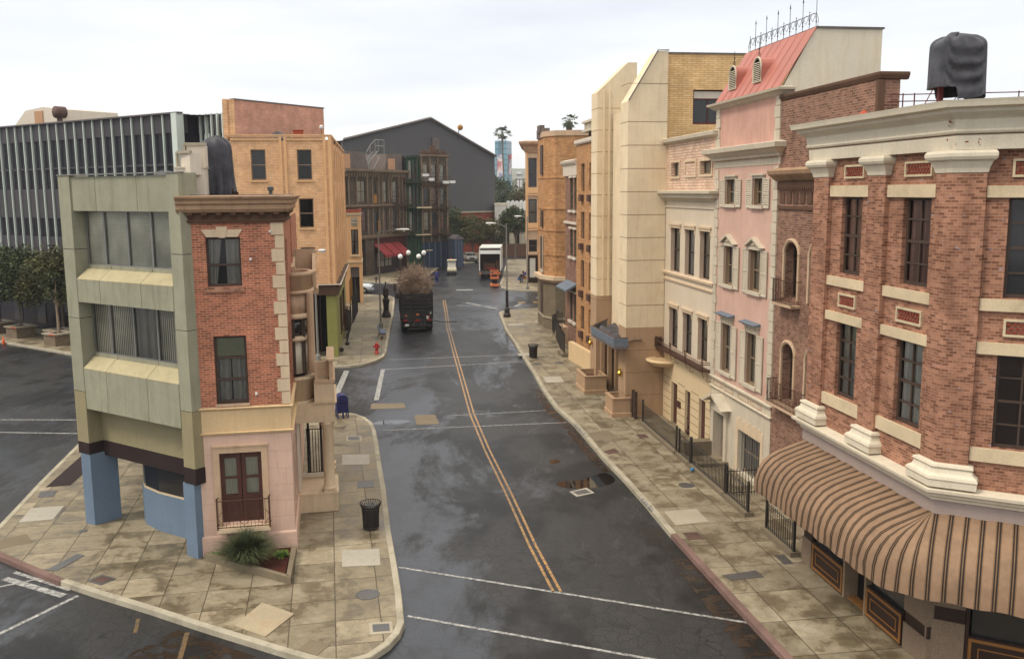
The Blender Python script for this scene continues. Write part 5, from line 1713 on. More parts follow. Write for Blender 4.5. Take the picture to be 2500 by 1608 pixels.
GP = [on_plane(SF, *q) for q in ((836, 342), (1048, 293), (1208, 383), (1208, 517), (1152, 519))]
m = MB(SF)
(x0, z0), (x1, z1), (x2, z2), (x3, z3) = GP[:4]
m.exty([(x0, 0), (x2, 0), (x2, z2), (x1, z1), (x0, z0)], 0, .6); m.build('gable_wall', 'stage', st)
m = MB(SF)
e = .35
m.v += [(x0 - e, -.3, z0 - .1), (x1, -.3, z1 + .25), (x2 + e, -.3, z2 - .05), (x0 - e, 90, z0 - .1), (x1, 90, z1 + .25), (x2 + e, 90, z2 - .05)]
m.f += [[0, 1, 4, 3], [1, 2, 5, 4]]
m.build('roof', 'stage_roof', st)
m = MB(SF); m.tube([(x0, -.4, z0 + .1), (x1, -.4, z1 + .3), (x2, -.4, z2 + .1)], .22, 4); m.build('verge', 'slate', st)
m = MB(SF); m.box(x0 + .3, x2 - .1, .6, 70, 0, min(z0, z2) - .5); m.build('side_wall', 'stage', st)
zb = GP[4][1]
m = MB(SF); m.box(GP[4][0] - 40, x2, -.5, -.05, 0, zb); m.build('brick_base', 'redbrickwall', st)
m = MB(SF); m.box(GP[4][0] - 40, x2 + .1, -.8, -.0, zb, zb + .25); m.build('base_coping', 'concrete', st)
m = MB(SF); q = on_plane(SF, 1061, 351); m.box(q[0] - .7, q[0] + .7, -.4, 0, q[1] - 1, q[1] + 1); m.build('vent_hood', 'roof_grey', st)
for k, (px, py, lab) in enumerate(((1118, 330, 'yellow flood lamp on the right slope of the sound stage'),)):
    q = on_plane(SF, px, py)
    t_ = thing('flood_lamp', SF, (q[0], 0, q[1] - .5), lab, 'flood lamp')
    m = MB(SF); m.tube([(q[0], 0, q[1] - .8), (q[0], -.3, q[1] + 1.2)], .08, 5); m.build('arm', 'iron', t_)
    m = MB(SF); m.ball(q[0] + .3, -.3, q[1] + 1.3, .5, 8); m.build('head', 'board_yellow', t_)
t_ = thing('roof_lamp', FF, (-3.2, 64.5, 14.7), 'white lamp standing above the yellow house roof corner', 'lamp')
m = MB(FF); m.tube([(-3.6, 64.5, 14.6), (-3.6, 64.5, 15.25)], .03, 5); m.build('stem', 'board_yellow', t_)
m = MB(FF); m.lathe(-3.6, 64.5, [(.06, 15.2), (.13, 15.3), (.13, 15.42), (.05, 15.5)], 10); m.build('head', 'white', t_)

# ================================================================== RIGHT ROW.  Frame RR: x = -s (towards the camera), y = n (right, into the buildings)
# ---- corner building with giant brick pilasters
kb = thing('corner_brick_block', RR, (-21, 12.6), 'large brown-red brick corner block with giant pilasters, white entablature and striped awning', 'building')
HC = [(-23.42, -22.36, 8.76, 10.80), (-20.48, -19.36, 8.76, 10.80), (-23.42, -22.36, 5.43, 7.46), (-20.48, -19.36, 5.43, 7.46)]
m = MB(RR); m.wall(-24.84, -18.38, 4.4, 11.8, HC, 12.28, .14); m.build('brick_wall', 'brick_corner', kb)
cur = ['curtain_pink', 'curtain_pink', 'curtain_dim', 'curtain_white']
for k, h in enumerate(HC): window(kb, RR, *h, 12.38, 2, 4, 'win_frame', cur[k], fw=.07)
# chamfer facade
HK = [(1.10, 3.1, 8.68, 10.80), (1.08, 3.1, 5.40, 7.46)]
m = MB(C2); m.wall(-.1, 4.5, 4.4, 11.8, HK, .14, .16); m.build('brick_wall', 'brick_corner', kb)
for k, h in enumerate(HK): window(kb, C2, *h, .25, 4, 4, 'win_frame', None if k == 0 else 'shade_dark', fw=.06)
# pilasters
P3 = C2.w(.66, 0)
m = MB(RR); m.box(-24.84, -23.98, 12.15, 12.3, 4.9, 11.45); m.build('pilaster', 'brick_corner', kb)
m = MB(RR); m.box(-21.9, -21.10, 12.15, 12.3, 4.9, 11.45); m.build('pilaster', 'brick_corner', kb)
cpath = [(-19.04, 12.15), (-18.45, 12.15)]
c2l = Vector(((C2.w(.66, 0) - RR.o).dot(RR.x), (C2.w(.66, 0) - RR.o).dot(RR.y)))
c2e = Vector(((C2.w(5, 0) - RR.o).dot(RR.x), (C2.w(5, 0) - RR.o).dot(RR.y)))
c2n = Vector((C2.y.dot(RR.x), C2.y.dot(RR.y)))
m = MB(RR); m.prism([(-19.04, 12.15), (-18.45, 12.15), tuple(c2l), tuple(c2l + c2n * .3), (-18.6, 12.6), (-19.04, 12.6)], 4.9, 11.45); m.build('pilaster', 'brick_corner', kb)
# capitals and bases (swept round each pilaster)
CAP = [(0, 11.32), (.02, 11.33), (.04, 11.42), (.10, 11.56), (.16, 11.60), (.19, 11.66), (.19, 11.73), (.15, 11.79), (0, 11.80)]
BASE = [(0, 4.44), (.2, 4.46), (.2, 4.6), (.22, 4.64), (.2, 4.70), (.12, 4.76), (.08, 4.86), (.12, 4.90), (.1, 4.95), (0, 4.97)]
for path in ([(-24.84, 12.3), (-24.84, 12.15), (-23.98, 12.15), (-23.98, 12.3)], [(-21.9, 12.3), (-21.9, 12.15), (-21.10, 12.15), (-21.10, 12.3)], [(-19.04, 12.3), (-19.04, 12.15), (-18.45, 12.15), tuple(c2l), tuple(c2l + c2n * .15)]):
    m = MB(RR); m.sweep(CAP, path); m.build('capital', 'entab', kb)
    m = MB(RR); m.sweep(BASE, path); m.build('pilaster_base', 'entab', kb)
    m = MB(RR); m.prism(path + [tuple(Vector(path[-1]) + Vector((0, .02)))], 11.45, 11.8); m.build('capital_core', 'entab', kb)
# lintels, sills, panels
for a, b in ((-23.98, -21.9), (-21.1, -19.04)):
    for z0, z1 in ((10.80, 11.09), (8.41, 8.66), (7.46, 7.70), (5.08, 5.40)):
        m = MB(RR); m.box(a + .005, b - .005, 12.2, 12.32, z0, z1); m.build('stone_band', 'lintel', kb)
for z0, z1 in ((10.80, 11.05), (8.40, 8.66), (7.46, 7.72), (5.08, 5.38)):
    m = MB(C2); m.box(.67, 4.5, .06, .2, z0, z1); m.build('stone_band', 'lintel', kb)
def panel(fr, x0, x1, z0, z1, y):
    m = MB(fr)
    m.box(x0, x1, y - .05, y, z0, z0 + .05); m.box(x0, x1, y - .05, y, z1 - .05, z1); m.box(x0, x0 + .05, y - .049, y, z0 + .05, z1 - .05); m.box(x1 - .05, x1, y - .049, y, z0 + .05, z1 - .05)
    f_ = m.build('panel_frame', 'lintel', kb)
    m = MB(fr); rows = 3
    for r in range(rows):
        z = z0 + .06 + (z1 - z0 - .12) * r / rows
        n = int((x1 - x0) / .12)
        for k in range(n):
            x = x0 + .06 + k * .12 + (.05 if r % 2 else 0)
            if x + .08 < x1 - .03: m.box(x, x + .08, y - .03, y - .004, z + .01, z + (z1 - z0 - .12) / rows * .7)
    m.build('brick_lattice', 'redbrickwall', f_)
for a, b, z0, z1 in ((-23.3, -22.3, 11.27, 11.62), (-20.45, -19.35, 11.27, 11.62), (-23.35, -22.45, 7.88, 8.24), (-20.5, -19.45, 7.86, 8.22)): panel(RR, a, b, z0, z1, 12.28)
panel(C2, 1.12, 2.6, 11.22, 11.6, .14); panel(C2, 1.15, 2.6, 7.86, 8.24, .14)
# entablature wraps both fronts
ep = [(-24.95, 13.6), (-24.95, 12.28), (-18.47, 12.28), tuple(c2l - c2n * -.13 + (c2e - c2l) * 0), tuple(c2e + c2n * .13)]
ep = [(-24.95, 13.6), (-24.95, 12.28), (-18.42, 12.28), tuple(c2e + c2n * .13)]
ENT = [(-.1, 11.8), (.16, 11.8), (.18, 12.06), (.17, 12.12), (.22, 12.14), (.24, 12.18), (.22, 12.22), (.24, 12.42), (.28, 12.46), (.34, 12.5), (.42, 12.56), (.44, 12.62), (.56, 12.66), (.58, 12.74), (.6, 12.8), (-.1, 12.84)]
m = MB(RR); m.sweep(ENT, ep); m.build('entablature', 'entab', kb)
m = MB(RR)
for prof in ([(.17, 12.105), (.185, 12.105), (.185, 12.125), (.17, 12.125)],): m.sweep(prof, ep)
m.build('moulding_line', 'joint', kb)
# chipped paint marks on the corner of the entablature
m = MB(C2)
rr_ = random.Random(3)
for k in range(16):
    x = rr_.uniform(-.16, .5); z = rr_.choice([rr_.uniform(11.86, 12.02), rr_.uniform(12.24, 12.4)])
    m.box(x, x + rr_.uniform(.01, .05), -.118 if z < 12.1 else -.168, -.0, z, z + rr_.uniform(.008, .05))
m.build('paint_chips', 'redbrickwall', kb)
roofp = [(-24.9, 12.4), (-18.5, 12.4), tuple(c2e + c2n * .3), tuple(c2e + c2n * 9), (-24.9, 24)]
m = MB(RR); m.prism(roofp, 12.5, 12.78); m.build('roof', 'roof_grey', kb)
m = MB(RR); m.prism([(-24.8, 12.6), (-18.7, 12.6), tuple(c2e + c2n * .7), tuple(c2e + c2n * 9), (-24.8, 24)], .15, 12.6); m.build('body', 'interior', kb)
# ledge and fascia
lp = [(-24.95, 13.4), (-24.95, 12.15), (-18.45, 12.15), tuple(c2e)]
m = MB(RR); m.sweep([(-.3, 4.12), (.05, 4.12), (.06, 4.18), (.13, 4.22), (.14, 4.28), (.24, 4.33), (.25, 4.40), (-.3, 4.44)], lp); m.build('ledge', 'entab', kb)
m = MB(RR); m.sweep([(-.3, 3.78), (.0, 3.78), (.0, 4.12), (-.3, 4.12)], lp); m.build('fascia', 'fascia_grey', kb)
# striped awning, rounded nose, fanned round the corner
prof = [(0, 3.80), (.45, 3.66), (.85, 3.52), (1.12, 3.38), (1.32, 3.18), (1.44, 2.96), (1.50, 2.72), (1.52, 2.36)]
path = []
u = 0.0
W_ = .315
n1 = 90
for k in range(n1 + 1):
    x = -24.75 + (6.3) * k / n1
    path.append((Vector((x, 12.15)), Vector((0, -1)), (x + 24.75) / W_))
ang0 = math.atan2(-1, 0); d2 = -c2n; ang1 = math.atan2(d2.y, d2.x)
nf = 30
u0 = 6.3 / W_
for k in range(1, nf + 1):
    a = ang0 + (ang1 - ang0) * k / nf
    path.append((Vector((-18.45, 12.15)), Vector((math.cos(a), math.sin(a))), u0 + k / nf * (1.5 * abs(ang1 - ang0)) / W_))
u1 = path[-1][2]
for k in range(1, 61):
    q = Vector((-18.45, 12.15)) + (c2e - c2l).normalized() * (4.2 * k / 60)
    path.append((q, d2, u1 + 4.2 * k / 60 / W_))
m = MB(RR); m.uv = []
for q, d_, uu in path:
    for j, (d, z) in enumerate(prof):
        sag = (.022 * math.sin(uu * 1.05) + .012 * math.sin(uu * 2.7 + j)) if 0 < j < 7 else .012 * math.sin(uu * 2.1)
        w = q + d_ * (d + sag)
        m.v.append((w.x, w.y, z - sag)); m.uv.append((uu, j / 7))
for k in range(len(path) - 1):
    for j in range(len(prof) - 1):
        a = k * 8 + j
        m.f.append([a, a + 8, a + 9, a + 1])
i0 = len(m.v)
for d, z in prof: m.v.append((-24.75, 12.15 - d, z)); m.uv.append((.3, 0))
m.v.append((-24.75, 12.15, 2.38)); m.uv.append((.3, 0))
m.f.append(list(range(i0, i0 + 9)))
m.build('striped_awning', 'awning', kb, True)
# shop base with panelled stall risers
sh = [(-23.9, 12.17), (-18.5, 12.17), tuple(c2e + c2n * .05)]
m = MB(RR); m.box(-24.9, -23.2, 12.9, 13.2, .15, 3.8); m.sweep([(-.5, .15), (-.32, .15), (-.32, 3.8), (-.5, 3.8)], sh); m.build('shop_wall', 'interior', kb)
def riser(fr, x0, x1, y, z1=.98):
    m = MB(fr); m.box(x0, x1, y, y + .3, .15, z1); r_ = m.build('stall_riser', 'shop_dark', kb)
    m = MB(fr)
    for e_, t in ((.0, .07), (.2, .025)):
        a, b, c, d = x0 + e_, x1 - e_, .2 + e_, z1 - .05 - e_
        m.box(a, b, y - .02, y, c, c + t); m.box(a, b, y - .02, y, d - t, d); m.box(a, a + t, y - .021, y, c + t, d - t); m.box(b - t, b, y - .021, y, c + t, d - t)
    m.build('gilt_border', 'gold_trim', r_)
    m = MB(fr); m.box(x0 + .05, x1 - .05, y + .1, y + .14, z1, 2.9); m.build('shop_window', 'glass_dark', kb)
riser(RR, -24.0 + .05, -22.2, 12.12)
riser(RR, -20.95, -19.35, 12.12)
riser(C2, .9, 3.4, .02, 1.05)
m = MB(RR); m.box(-24.62, -24.05, 12.12, 12.7, .15, .92); m.box(-19.3, -18.35, 12.14, 12.6, .15, .8); m.build('stone_pier', 'granite', kb)
m = MB(RR); m.box(-19.3, -18.37, 12.18, 12.6, .8, 1.1); m.box(-24.6, -24.07, 12.16, 12.7, .92, 1.25); m.build('dark_pier', 'shop_dark', kb)
m = MB(RR); m.box(-19.3, -18.37, 12.14, 12.6, 1.1, 1.9); m.box(-24.6, -24.07, 12.12, 12.7, 1.25, 2.6); m.build('stone_pier', 'granite', kb)
m = MB(C2); m.box(-.0, .82, .0, .4, .15, 1.3); m.box(.0, .82, .02, .4, 1.62, 2.6); m.build('stone_pier', 'granite', kb)
m = MB(C2); m.box(.0, .82, .03, .4, 1.3, 1.62); m.box(.83, .9, -.02, .4, .15, 2.8); m.build('dark_pier', 'shop_dark', kb)
m = MB(RR); m.box(-22.15, -22.05, 12.1, 12.5, .15, 3.0); m.box(-21.05, -20.97, 12.1, 12.5, .15, 3.0); m.build('door_post', 'win_tan', kb)
m = MB(RR); m.box(-22.05, -21.05, 12.6, 12.66, .15, 2.8); d_ = m.build('shop_door', 'dark_wood', kb)
m = MB(RR)
for x in (-21.8, -21.55, -21.3): m.box(x - .02, x + .02, 12.56, 12.6, .3, 2.7)
m.build('door_bar', 'shop_dark', d_)
m = MB(RR); m.box(-22.1, -21.0, 12.2, 12.6, .151, .165); m.build('threshold', 'gold_trim', kb)

# covered searchlight and rail on its roof
tr = tarp('covered_searchlight', RR, -19.4, 12.72, 12.97, 14.32, .42, .54, 'large boxy black tarpaulin bundle on a red post above the corner block roof', 0, 5.7, True)
for c in [o for o in bpy.data.objects if o.parent == tr]: c.location.z += .0
m = MB(RR); m.box(-19.45, -19.35, 12.3, 12.4, 12.7, 13.4); m.tube([(-19.4, 12.2, 13.2), (-19.4, 11.95, 12.75)], .012, 4)
m.box(-19.6, -19.2, 12.8, 13.4, 12.76, 12.82); m.tube([(-19.4, 12.6, 12.8), (-19.4, 12.75, 13.0), (-19.4, 12.9, 12.82)], .015, 4)
m.build('stand', 'win_red', tr)
ra = thing('roof_railing', RR, (-20.9, 13.9, 12.78), 'thin red-brown pipe railing along the corner block roof', 'railing')
m = MB(RR)
for z in (13.24, 13.08): m.tube([(-21.4, 12.3, z), (-20.4, 15.6, z)], .013, 5)
for x, y in ((-21.3, 12.6), (-21.22, 12.85), (-20.55, 15.1), (-20.45, 15.45)): m.tube([(x, y, 12.7), (x, y, 13.27)], .018, 4)
m.build('pipe', 'win_red', ra)
m = MB(RR); m.lathe(-24.2, 13.2, [(.10, 12.8), (.10, 12.98), (.15, 13.0), (.02, 13.12), (.015, 13.14)], 6)
tag(m.build('chimney_pot', 'terracotta', None, loc=(-24.2, 13.2, 12.8)), 'little orange chimney pot behind the white cornice', 'chimney pot')

# ---- brown brick house
N0 = 13.5
nb = thing('brown_brick_house', RR, (-27, N0), 'tall plain brown brick house with two iron balconies beside the pink house', 'building')
HB_ = [(-29.45, -28.45, 7.4, 9.35), (-29.4, -28.5, 3.9, 6.0), (-27.6, -26.6, 7.4, 9.35), (-27.6, -26.6, 3.9, 6.0), (-29.3, -28.5, .15, 1.2)]
m = MB(RR); m.wall(-30.18, -24.0, -.1, 14.0, HB_, N0, .35); m.build('brick_wall', 'brick_brown', nb)
m = MB(RR); m.box(-24.02, -24.0, N0, N0 + .6, 9, 14.0); m.box(-30.1, -24.05, N0 + .4, N0 + .6, -.1, 13.9); m.build('side_wall', 'brick_brown', nb)
m = MB(RR); m.sweep([(0, 13.92), (.03, 13.94), (.08, 14.04), (.08, 14.10), (.06, 14.12), (-.1, 14.12), (-.1, 13.92)], [(-30.22, N0), (-23.95, N0), (-23.95, N0 + .8)]); m.box(-24.0, -23.88, N0 - .1, N0 + .1, 12.7, 13.9); m.build('cap_moulding', 'frieze_dark', nb)
m = MB(RR); m.sweep([(0, 11.25), (.1, 11.3), (.3, 11.45), (.36, 11.5), (.4, 11.62), (0, 11.72)], [(-30.3, N0), (-24.0, N0)]); m.build('cornice', 'cornice_brown', nb)
m = MB(RR); m.box(-30.1, -24, N0 - .1, N0, 11.05, 11.25); m.box(-30.1, -24, N0 - .06, N0, 10.35, 10.45)
for k in range(40): m.box(-30.05 + k * .15, -29.98 + k * .15, N0 - .12, N0, 10.98, 11.1)
for k in range(12): m.box(-30.0 + k * .5, -29.65 + k * .5, N0 - .03, N0, 10.55, 10.9)
m.build('frieze', 'frieze_dark', nb)
for j, h in enumerate(HB_):
    a, b, z0, z1 = h; cx, r = (a + b) / 2, (b - a) / 2
    m = MB(RR)
    m.box(a - .12, a - .0, N0 - .06, N0, z0, z1 - .45); m.box(b, b + .12, N0 - .06, N0, z0, z1 - .45)
    pts = [(cx + (r + .07) * math.cos(PI * k / 12), N0 - .02, z1 - .45 + (r * .9) * math.sin(PI * k / 12)) for k in range(13)]
    m.tube(pts, .075, 6)
    m.build('arch_surround', 'tan_stone', nb)
    m = MB(RR)
    for s_ in (-1, 1):
        q = [(cx + s_ * r, z1 + .01)] + [(cx + s_ * r * math.sin(PI / 2 * k / 6), z1 - .46 + .46 * math.cos(PI / 2 * k / 6)) for k in range(7)]
        m.exty(q, N0 - .01, N0 + .34)
    m.build('arch_spandrel', 'brick_brown', nb)
    window(nb, RR, a, b, z0, z1, N0 + .28, 2, 3, 'win_frame', 'shade_dark' if j % 2 == 0 else None, fw=.05)
for z, a, b, dp in ((7.25, -29.65, -28.2, .35), (3.8, -29.75, -27.0, .4)):
    m = MB(RR); m.box(a, b, N0 - dp, N0, z - .08, z); m.build('balcony_slab', 'tan_stone', nb)
    m = MB(RR)
    for zz in (z + .06, z + .78): m.tube([(a, N0, zz), (a, N0 - dp + .02, zz), (b, N0 - dp + .02, zz), (b, N0, zz)], .014, 4)
    n = int((b - a) / .1)
    for k in range(n + 1): m.tube([(a + (b - a) * k / n, N0 - dp + .02, z), (a + (b - a) * k / n, N0 - dp + .02, z + .8)], .01, 4)
    for k in range(4): m.tube([(a, N0 - dp * (k + .5) / 4, z), (a, N0 - dp * (k + .5) / 4, z + .8)], .01, 4)
    for k in range(int((b - a) / .3)):
        cx = a + .18 + .3 * k
        m.tube([(cx + .1 * math.cos(t * .8), N0 - dp + .0, z + .3 + .1 * math.sin(t * .8)) for t in range(9)], .01, 4)
    m.build('balcony_railing', 'rust_iron', nb)

# ---- pink house with red mansard
pk = thing('pink_house', RR, (-33, N0), 'pink town house with white quoins, louvred shutters and a red mansard roof', 'building')
PX0, PX1 = -36.15, -30.2
HP = []
for z0, z1, x_ in ((10.45, 11.4, ((-34.98, -34.0), (-32.3, -31.42))), (7.33, 8.85, ((-34.92, -34.0), (-32.45, -31.4))), (3.85, 5.78, ((-35.0, -34.02), (-32.5, -31.55)))):
    for a, b in x_: HP.append((a, b, z0, z1))
low = [(-35.55, -34.4, -.1, 2.1), (-33.1, -31.0, .3, 1.9)]
m = MB(RR); m.wall(PX0, PX1, 3.35, 11.85, HP, N0, .26); m.build('pink_wall', 'pink_paint', pk); reveals(pk, RR, HP, N0, .22, 'win_tan')
m = MB(RR); m.wall(PX0, PX1, -.1, 3.35, low, N0, .3); m.build('white_ground_wall', 'trim_white', pk)
m = MB(RR); m.box(PX0, PX1, N0, N0 + .3, 12.6, 14.3); m.build('attic_wall', 'pink_dirty', pk)
MB(RR).box(PX0 + .05, PX1 - .05, N0 + .42, N0 + 2.8, -.1, 14.2).build('body', 'interior', pk)
m = MB(RR)
for x0, x1 in ((PX0 - .02, PX0 + .42), (PX1 - .42, PX1 + .02)):
    for j, (za, zb_) in enumerate(((3.4, 11.8), (12.62, 14.2))):
        n = int((zb_ - za) / .38)
        for k in range(n):
            e_ = .08 if k % 2 else 0
            z = za + (zb_ - za) * k / n
            xa, xb = (x0, x1 - e_) if x0 < -33 else (x0 + e_, x1)
            m.box(xa, xb, N0 - .05, N0 + .1, z + .01, z + (zb_ - za) / n - .012)
m.build('quoin', 'trim_white', pk)
def cor(prof, mat='trim_white', name='cornice', a=PX0 - .15, b=PX1 + .1, root=pk):
    m = MB(RR); m.sweep(prof, [(a, N0 + .3), (a, N0), (b, N0), (b, N0 + .3)]); return m.build(name, mat, root)
cor([(0, 11.85), (.02, 11.86), (.02, 12.1), (.0, 12.1)]); 
cor([(0, 12.1), (.1, 12.14), (.12, 12.22), (.24, 12.3), (.3, 12.36), (.42, 12.42), (.44, 12.58), (.3, 12.62), (0, 12.66)])
m = MB(RR)
for k in range(60): m.box(PX0 + k * .1, PX0 + .05 + k * .1, N0 - .1, N0, 12.1, 12.18)
m.build('dentils', 'cornice_brown', pk)
cor([(0, 14.1), (.1, 14.15), (.2, 14.24), (.3, 14.28), (.32, 14.36), (0, 14.42)], 'trim_white', 'gutter')
cor([(0, 2.95), (.06, 2.97), (.1, 3.05), (.04, 3.07), (0, 3.07)], a=PX0, b=PX1); cor([(0, 3.36), (.08, 3.38), (.1, 3.46), (.02, 3.5), (0, 3.5)], a=PX0, b=PX1)
m = MB(RR)
for a, b in ((-35.9, -34.9), (-34.7, -33.7), (-33.2, -32.2), (-32.0, -31.0)):
    m.box(a, b, N0 - .025, N0, 3.12, 3.15); m.box(a, b, N0 - .025, N0, 3.28, 3.31); m.box(a, a + .03, N0 - .0249, N0, 3.15, 3.28); m.box(b - .03, b, N0 - .0249, N0, 3.15, 3.28)
m.build('panel_moulding', 'tan_stone', pk)
SW = .36
def shutter(x0, x1, z0, z1):
    m = MB(RR); y0, y1 = N0 - .07, N0 - .03
    m.box(x0, x0 + .06, y0, y1, z0, z1); m.box(x1 - .06, x1, y0, y1, z0, z1)
    zm = (z0 + z1) / 2
    for a in (z0, zm - .03, z1 - .06): m.box(x0 + .06, x1 - .06, y0 + .001, y1 - .001, a, a + .06)
    n = int((z1 - z0) / .085)
    for k in range(n):
        z = z0 + .06 + (z1 - z0 - .12) * k / n
        m.extx([(y0 + .005, z), (y0 + .011, z), (y1 - .005, z + .055), (y1 - .011, z + .055)], x0 + .06, x1 - .06)
    m.build('shutter', 'trim_white', pk)
for i_, h in enumerate(HP):
    a, b, z0, z1 = h
    window(pk, RR, a, b, z0, z1, N0 + .13, 2, 2, 'win_tan', 'curtain_lace' if i_ % 2 else 'curtain_white', fw=.05, split=.0)
    m = MB(RR); m.box(a - .16, b + .12, N0 - .12, N0 + .02, z0 - .12, z0); m.build('window_sill', 'trim_white', pk)
    sw = .55
    shutter(a - sw - .03, a - .03, z0 - .1, z1); shutter(b + .02, b + sw + .02, z0 - .1, z1)
    cx = (a + b) / 2
    if i_ < 2:
        m = MB(RR); m.box(a - .1, b + .1, N0 - .05, N0, z1, z1 + .1); m.box(a - .16, b + .16, N0 - .12, N0, z1 + .1, z1 + .16); m.build('window_head', 'trim_white', pk)
    elif i_ < 4:
        m = MB(RR); m.box(a - .15, b + .15, N0 - .1, N0, z1, z1 + .1)
        m.exty([(cx - .78, z1 + .1), (cx - .66, z1 + .1), (cx, z1 + .38), (cx + .66, z1 + .1), (cx + .78, z1 + .1), (cx, z1 + .47)], N0 - .2, N0)
        m.exty([(cx - .66, z1 + .1), (cx + .66, z1 + .1), (cx, z1 + .38)], N0 - .06, N0)
        m.ball(cx, N0 - .09, z1 + .2, .07, 8); m.ball(cx - .18, N0 - .08, z1 + .17, .05, 6); m.ball(cx + .18, N0 - .08, z1 + .17, .05, 6)
        m.build('pediment', 'trim_white', pk)
    else:
        m = MB(RR); m.box(a - .12, b + .12, N0 - .06, N0, z1, z1 + .26); m.box(a - .18, b + .18, N0 - .14, N0, z1 + .26, z1 + .34)
        for k in range(6): m.box(a + (b - a) * k / 5 - .03, a + (b - a) * k / 5 + .03, N0 - .1, N0, z1 + .04, z1 + .2)
        m.build('window_head', 'trim_white', pk)
        m = MB(RR); m.extx([(N0, z1 + .34), (N0 - .26, z1 + .34), (N0 - .28, z1 + .38), (N0, z1 + .44)], a - .24, b + .24); m.build('window_canopy', 'canopy_blue', pk)
# mansard (front slope), side gables, crest
nT, zT = 14.62, 16.34
m = MB(RR)
m.v += [(PX0 - .05, N0 - .1, 14.4), (PX1 + .02, N0 - .1, 14.4), (PX1 + .02, nT, zT), (PX0 - .05 + .0, nT, zT), (PX0 - .05, N0, 14.3), (PX1, N0, 14.3), (PX1, 17.0, zT), (PX0, 17.0, zT)]
m.f += [[0, 1, 2, 3], [3, 2, 6, 7]]
m.build('mansard_roof', 'mansard', pk)
m = MB(RR)
for k in range(1, 9):
    x = PX0 + (PX1 - PX0) * k / 9
    m.tube([(x, N0 - .1, 14.42), (x, nT, zT + .01)], .022, 4)
m.tube([(PX1 + .02, N0 - .12, 14.4), (PX1 + .02, nT, zT)], .03, 4)
m.build('roof_seam', 'mansard', pk)
m = MB(LL)
m = MB(FF); m.exty([(N0 - .05, 14.25), (17.0, 14.25), (17.0, zT - .03), (nT, zT - .02)], 30.2, 30.35); m.build('gable_wall', 'gable', pk)
m = MB(FF); m.box(nT, 17.05, 30.15, 30.4, zT - .03, zT + .03); m.build('gable_cap', 'slate', pk)
for j, x in enumerate((-34.95, -32.6)):
    m = MB(RR)
    y0 = 13.62; zb_ = 14.82; hh = .86; r = .34
    prof = [(x - r, zb_), (x + r, zb_), (x + r, zb_ + hh - r)] + [(x + r * math.cos(PI * k / 10), zb_ + hh - r + r * math.sin(PI * k / 10)) for k in range(1, 10)] + [(x - r, zb_ + hh - r)]
    m.exty(prof, y0, y0 + .85); dm = m.build('dormer', 'mansard', pk)
    m = MB(RR)
    pts = [(px_, y0 - .01, pz_) for px_, pz_ in prof]
    m.tube(pts + [pts[0]], .035, 5); m.build('dormer_frame', 'trim_white', dm)
    m = MB(RR)
    m.exty([(x + (p_[0] - x) * .85, zb_ + (p_[1] - zb_) * .95) for p_ in prof], y0 - .012, y0)
    m.build('louvre_back', 'interior', dm)
    m = MB(RR)
    for k in range(10):
        z = zb_ + .05 + k * .066; w_ = r * .82 if z < zb_ + hh - r else .82 * math.sqrt(max(.002, r * r - (z - (zb_ + hh - r)) ** 2))
        m.extx([(y0 - .04, z), (y0 - .03, z), (y0, z + .035), (y0 - .01, z + .035)], x - w_, x + w_)
    m.build('louvre', 'trim_white', dm)
    m = MB(RR); m.tube([(x, y0 + .05, zb_ + hh), (x, y0 + .05, zb_ + hh + .55)], .012, 5); m.ball(x, y0 + .05, zb_ + hh + .3, .035, 6)
    for s_ in (-1, 1): m.tube([(x, y0 + .05, zb_ + hh + .2), (x + s_ * .12, y0 + .05, zb_ + hh + .1), (x + s_ * .08, y0 + .05, zb_ + hh)], .01, 4)
    m.build('finial', 'iron', dm)
m = MB(RR)
cx0, cx1 = PX0 + .25, PX1 - .1
n = 11
for k in range(n + 1):
    x = cx0 + (cx1 - cx0) * k / n
    h = .95 if k % 2 == 1 else .55
    m.tube([(x, nT + .05, zT), (x, nT + .05, zT + h)], .011, 4)
    m.lathe(x, nT + .05, [(.001, zT + h), (.028, zT + h + .04), (.001, zT + h + .2 * (h > .6))], 5); m.ball(x, nT + .05, zT + .2, .03, 5)
    if k < n:
        x2 = cx0 + (cx1 - cx0) * (k + 1) / n
        m.tube([(x + (x2 - x) * (1 - math.cos(PI * t / 10)) / 2, nT + .05, zT + .12 + .38 * math.sin(PI * t / 10)) for t in range(11)], .009, 4)
        m.tube([(x, nT + .05, zT + .5), ((x + x2) / 2, nT + .05, zT + .22), (x2, nT + .05, zT + .5)], .007, 4)
m.tube([(cx0 - .12, nT + .05, zT), (cx0 - .15, nT + .05, zT + .25), (cx0, nT + .05, zT + .48), (cx1, nT + .05, zT + .48), (cx1 + .15, nT + .05, zT + .25), (cx1 + .12, nT + .05, zT)], .011, 4)
m.tube([(cx0 - .1, nT + .05, zT + .03), (cx1 + .1, nT + .05, zT + .03)], .012, 4)
m.build('roof_cresting', 'iron', pk)
